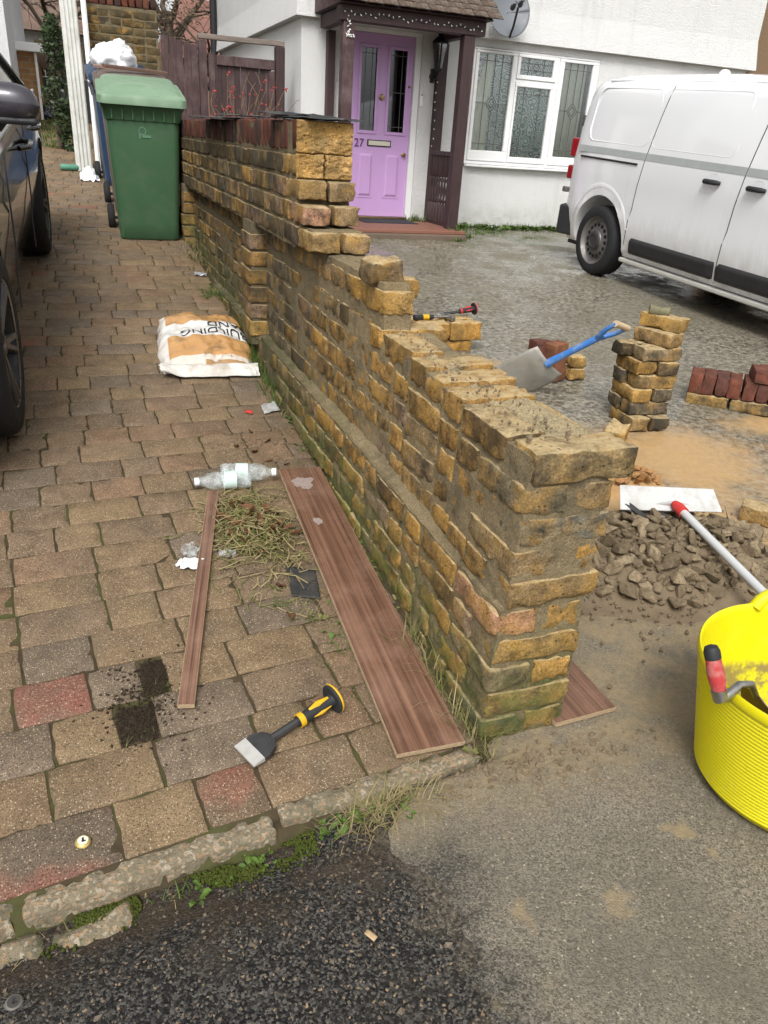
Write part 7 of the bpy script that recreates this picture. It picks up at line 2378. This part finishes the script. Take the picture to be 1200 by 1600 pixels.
o = pd_.build('dry_stems', G_DRY, pile, loc=PO)
o["kind"] = "stuff"
b = MB()
b.grid(lambda u, v: (fr(u, 0.33, 0.54), fr(v, 2.08, 2.50), z_drive(fr(v, 2.08, 2.50)) + 0.001 + 0.024 * max(0, sin(pi * u)) * max(0, sin(pi * v)) * (1 + 0.5 * nz(u * 8, v * 8)) - 0.006), 20, 26)
b.build('soil_clod', SOIL, pile, smooth=180, loc=PO)
def leaf_me(seed):
    rg = random.Random(seed)
    b = MB()
    n_ = 9
    L, W = 0.055, 0.026
    for i in range(n_):
        f = i / (n_ - 1)
        w = W * sin(pi * (0.06 + 0.9 * f)) ** 0.8 * (1 + 0.25 * sin(f * 17 + seed))
        for j in (-1, 0, 1): b.v.append((L * (f - 0.5), j * w * 0.5, 0.008 * abs(j) + 0.007 * sin(f * 3 + seed) + 0.004 * rg.uniform(-1, 1)))
    for i in range(n_ - 1):
        for j in range(2): b.f.append((3*i + j, 3*i + j + 1, 3*i + 4 + j, 3*i + 3 + j))
    return b.mesh('leaf', LEAFB, 180)
leaves = [leaf_me(k) for k in range(5)]
for i in range(26):
    x, y = rng.gauss(0.425, 0.05), rng.gauss(2.29, 0.10)
    hgt = 0.036 * math.exp(-((x - 0.435) / 0.08) ** 2 - ((y - 2.28) / 0.15) ** 2)
    s = rng.uniform(0.5, 1.0)
    link('leaf', rng.choice(leaves), pile, Vector((x, y, z_drive(y) + 0.012 + hgt)) + PO, (rng.gauss(0, .5), rng.gauss(0, .5), rng.uniform(0, 6)), (s, s, s))
for i, (x, y) in enumerate([(0.45, 1.78), (0.46, 1.93), (0.60, 2.72), (0.56, 2.80), (0.63, 2.88), (0.50, 2.86), (0.66, 2.68), (0.58, 2.98), (0.16, 1.66), (0.64, 1.80)]):
    s = rng.uniform(0.5, 0.95)
    tag(link('fallen_leaf', rng.choice(leaves), None, (x, y, z_drive(y) + 0.006), (rng.gauss(0, .3) + 0.1, rng.gauss(0, .3), rng.uniform(0, 6)), (s, s, s)), 'curled brown dead leaf lying on the pavers of the drive', 'leaf', 'dead leaves on the drive')
# loose earth scattered at the wall foot
b = MB()
for (x0, x1, y0, y1) in ((0.035, 0.095, 1.58, 1.70), (-0.03, 0.055, 1.44, 1.55)):
    for i in range(1500):
        x, y = rng.gauss((x0 + x1) / 2 + 0.006, (x1 - x0) * 0.38), rng.gauss((y0 + y1) / 2, (y1 - y0) * 0.38)
        if not (x0 < x < x1 and y0 < y < y1): continue
        s = rng.uniform(0.0015, 0.006)
        M = TRS((x, y, z_drive(y) - 0.004 + rng.uniform(-0.002, 0.001)), (rng.uniform(0, 6), rng.uniform(0, 6), 0), (s * 1.8, s, s * 0.7))
        b.add([(1, 0, 0), (-1, 0, 0), (0, 1, 0), (0, -1, 0), (0, 0, 1), (0, 0, -1)], [(0, 2, 4), (2, 1, 4), (1, 3, 4), (3, 0, 4), (2, 0, 5), (1, 2, 5), (3, 1, 5), (0, 3, 5)], M)
for i in range(420):
    x, y = rng.gauss(0.035, 0.05), rng.gauss(1.56, 0.075)
    s = rng.uniform(0.001, 0.0045)
    M = TRS((x, y, z_drive(y) + 0.0008), (rng.uniform(0, 6), rng.uniform(0, 6), 0), (s * 1.8, s, s * 0.6))
    b.add([(1, 0, 0), (-1, 0, 0), (0, 1, 0), (0, -1, 0), (0, 0, 1), (0, 0, -1)], [(0, 2, 4), (2, 1, 4), (1, 3, 4), (3, 0, 4), (2, 0, 5), (1, 2, 5), (3, 1, 5), (0, 3, 5)], M)
tag(b.build('soil', simple('dark_soil', (0.034, 0.025, 0.017), 0.95, 0.1, var=0.5, scale=60)), 'dark crumbly soil filling the two gaps in the paving', 'soil', kind='stuff')
b = MB()
for i in range(900):
    if i < 450: x, y = rng.gauss(0.60, 0.09), rng.gauss(2.85, 0.16)
    elif i < 650: x, y = rng.gauss(0.56, 0.06), rng.gauss(1.62, 0.20)
    else: x, y = rng.gauss(0.90, 0.13), rng.gauss(1.14, 0.035)
    if i < 650 and x > 0.76: continue
    z = z_drive(y) if i < 650 else 0.0
    s = rng.uniform(0.0015, 0.006) if i < 650 else rng.uniform(0.002, 0.009)
    M = TRS((x, y, z + s * 0.2), (rng.uniform(0, 6), rng.uniform(0, 6), 0), (s * 1.3, s, s * 0.7))
    b.add([(1, 0, 0), (-1, 0, 0), (0, 1, 0), (0, -1, 0), (0, 0, 1), (0, 0, -1)], [(0, 2, 4), (2, 1, 4), (1, 3, 4), (3, 0, 4), (2, 0, 5), (1, 2, 5), (3, 1, 5), (0, 3, 5)], M)
for i in range(150):
    x, y = rng.uniform(0.83, 0.97), rng.uniform(1.28, 2.1)
    s = rng.uniform(0.0012, 0.0052) * (1 if rng.random() < 0.9 else 1.8)
    M = TRS((x, y, 0.761 + rise(y, 0.75) * (x < 0.92) + s * 0.2), (rng.uniform(0, 6), rng.uniform(0, 6), 0), (s * 1.3, s, s * 0.8))
    b.add([(1, 0, 0), (-1, 0, 0), (0, 1, 0), (0, -1, 0), (0, 0, 1), (0, 0, -1)], [(0, 2, 4), (2, 1, 4), (1, 3, 4), (3, 0, 4), (2, 0, 5), (1, 2, 5), (3, 1, 5), (0, 3, 5)], M)
for i in range(1500):
    x, y = rng.gauss(1.80, 0.27), rng.gauss(1.82, 0.17)
    s = rng.uniform(0.002, 0.009)
    M = TRS((x, y, z_yard(y) + 0.009 + max(0, heap_h(x, y)) + s * 0.3), (rng.uniform(0, 6), rng.uniform(0, 6), 0), (s * 1.3, s, s * 0.8))
    b.add([(1, 0, 0), (-1, 0, 0), (0, 1, 0), (0, -1, 0), (0, 0, 1), (0, 0, -1)], [(0, 2, 4), (2, 1, 4), (1, 3, 4), (3, 0, 4), (2, 0, 5), (1, 2, 5), (3, 1, 5), (0, 3, 5)], M)
tag(b.build('soil_crumbs', MUD), 'crumbs of earth and mortar scattered around the wall foot', 'soil', kind='stuff')

# shrub with red hips behind the wall
hip = thing('rose_shrub', 'leafless rose shrub with red hips in front of the gate', 'shrub', (1.72, 9.15, z_yard(9.15)))
tw, hb = MB(), MB()
for i in range(26):
    a = rng.uniform(0, 2*pi)
    L = rng.uniform(0.9, 1.55)
    p = Vector((1.72 + rng.gauss(0, 0.08), 9.15 + rng.gauss(0, 0.06), z_yard(9.15)))
    pts = [p.copy()]
    dv = Vector((cos(a) * 0.22, sin(a) * 0.18, 1)).normalized()
    for k in range(7):
        dv = (dv + Vector((rng.gauss(0, .13), rng.gauss(0, .10), 0))).normalized()
        p = p + dv * L / 7
        pts.append(p.copy())
        if k > 2:
            q = p.copy()
            d2 = (dv + Vector((rng.gauss(0, .7), rng.gauss(0, .6), rng.uniform(-.2, .4)))).normalized()
            e = q + d2 * rng.uniform(0.06, 0.2)
            tw.tube([q, q.lerp(e, 0.5) + Vector((0, 0, 0.012)), e], [0.003, 0.0025, 0.002], 4)
            if rng.random() < 0.62:
                for _ in range(rng.randint(1, 4)):
                    c = e + Vector((rng.gauss(0, .022), rng.gauss(0, .02), rng.gauss(0, .02)))
                    r = rng.uniform(0.006, 0.011)
                    hb.lathe([(0, -1), (0.7, -0.7), (1.0, 0), (0.7, 0.75), (0, 1)], 6, TRS(c, (0, 0, 0), (r, r, r * 1.15)))
    tw.tube(pts, [0.006 - 0.0006 * k for k in range(8)], 5)
tw.build('twigs', simple("tan_twig", (0.20, 0.13, 0.07), 0.8), hip, loc=-hip.location)
hb.build('hips', simple("red_hip", (0.42, 0.030, 0.028), 0.35, 0.5), hip, smooth=180, loc=-hip.location)["kind"] = "stuff"

# ivy mass and trees behind
def leaf_cloud(b, rng, c, dims, n, size, shell=0.55):
    for _ in range(n):
        d = Vector((rng.gauss(0, 1), rng.gauss(0, 1), rng.gauss(0, 1))).normalized()
        r = rng.uniform(shell, 1.0) ** 0.7
        p = Vector((c[0] + d.x * r * dims[0], c[1] + d.y * r * dims[1], c[2] + d.z * r * dims[2]))
        if nz(p.x * 4, p.y * 4, p.z * 4) < -0.25: continue
        u = Vector((rng.gauss(0, 1), rng.gauss(0, 1), rng.gauss(0, .6))).normalized() * size * rng.uniform(.6, 1.3)
        w = u.cross(Vector((rng.gauss(0, 1), rng.gauss(0, 1), rng.gauss(0, 1)))).normalized() * u.length * 0.45
        k = len(b.v)
        b.v += [tuple(p - u), tuple(p + w), tuple(p + u), tuple(p - w)]
        b.f.append((k, k + 1, k + 2, k + 3))
IVY = m_leaf("ivy_leaf", (0.018, 0.034, 0.014), (0.060, 0.090, 0.035), 0.4)
iv = thing('ivy_bush', 'dark ivy-covered bush beside the white panels', 'bush', (-0.12, 10.9, z_drive(10.9)))
b = MB()
b.tube([(-0.10, 10.95, 0.9), (-0.12, 10.95, 1.6), (-0.05, 10.98, 2.2)], [0.04, 0.03, 0.01], 7)
b.tube([(-0.12, 10.95, 1.5), (0.05, 10.9, 2.0)], [0.02, 0.008], 6)
b.build('stem', simple("ivy_stem", (0.07, 0.05, 0.035), 0.9), iv, loc=-iv.location)
b = MB()
for z, w in ((1.05, 0.13), (1.3, 0.16), (1.55, 0.22), (1.8, 0.20), (2.0, 0.16), (2.2, 0.10)):
    leaf_cloud(b, rng, (-0.04 + rng.gauss(0, 0.03), 10.95, z), (w, 0.25, 0.20), 420, 0.032, 0.3)
b.build('foliage', IVY, iv, loc=-iv.location)
def branch(b, rng, p, d, L, r, depth, tips, droop=0.0):
    pts, rs = [p.copy()], [r]
    q = p.copy()
    for k in range(4):
        d = (d + Vector((rng.gauss(0, .16), rng.gauss(0, .16), rng.gauss(0, .10) - droop))).normalized()
        q = q + d * L / 4
        pts.append(q.copy())
        rs.append(r * (1 - 0.14 * (k + 1)))
    b.tube(pts, rs, 6 if depth > 1 else 4, cap=False)
    if depth == 0:
        tips.append(q.copy())
        return
    for k in range(3 if depth > 1 else 4):
        a = pts[rng.randint(2, 4)]
        d2 = (d + Vector((rng.gauss(0, .75), rng.gauss(0, .75), rng.gauss(0, .55)))).normalized()
        branch(b, rng, a, d2, L * rng.uniform(0.55, 0.8), rs[-1] * 0.75, depth - 1, tips, droop)
BARK = simple("grey_bark", (0.095, 0.075, 0.055), 0.95, 0.1, var=0.4, scale=14, bump=0.6)
def tree(label, loc, H, r, depth, leafmat, n_leaf, size, seed, cloud=(0.45, 0.45, 0.35), droop=0.0):
    rg = random.Random(seed)
    t_ = thing('tree', label, 'tree', loc, group='trees behind the gardens')
    b, tips = MB(), []
    top = Vector((0, 0, H * 0.42))
    b.tube([(0, 0, -0.3), (0.03, 0.02, H * 0.2), tuple(top)], [r, r * 0.85, r * 0.7], 9, cap=False)
    for k in range(6):
        a = 2 * pi * k / 6 + rg.uniform(-.4, .4)
        branch(b, rg, top - Vector((0, 0, rg.uniform(0, H * 0.12))), Vector((cos(a) * 0.75, sin(a) * 0.75, rg.uniform(0.5, 1.1))).normalized(), H * 0.30, r * 0.5, depth, tips, droop)
    b.build('trunk', BARK, t_)
    if n_leaf:
        c = MB()
        for q in tips: leaf_cloud(c, rg, q, cloud, n_leaf, size, 0.1)
        c.build('crown', leafmat, t_)
EVER = m_leaf("evergreen_leaf", (0.022, 0.038, 0.014), (0.075, 0.095, 0.035))
tree('bare tree with fine brown twigs above the garage', (-1.6, 20.0, 1.3), 5.2, 0.13, 3, None, 0, 0, 5, droop=0.02)
tree('second bare tree with drooping twigs beside the ribbed panels', (-0.1, 21.5, 1.3), 4.6, 0.11, 3, None, 0, 0, 15, droop=0.03)
tree('loose dark evergreen tree above the board fence', (2.35, 21.0, 1.3), 5.6, 0.14, 2, EVER, 46, 0.06, 6, (0.50, 0.5, 0.34))
tree('pale bushy tree behind the gate', (3.0, 19.0, 1.2), 3.4, 0.09, 2, m_leaf("tan_leaf", (0.10, 0.07, 0.04), (0.22, 0.16, 0.10)), 26, 0.04, 16, (0.34, 0.3, 0.25))
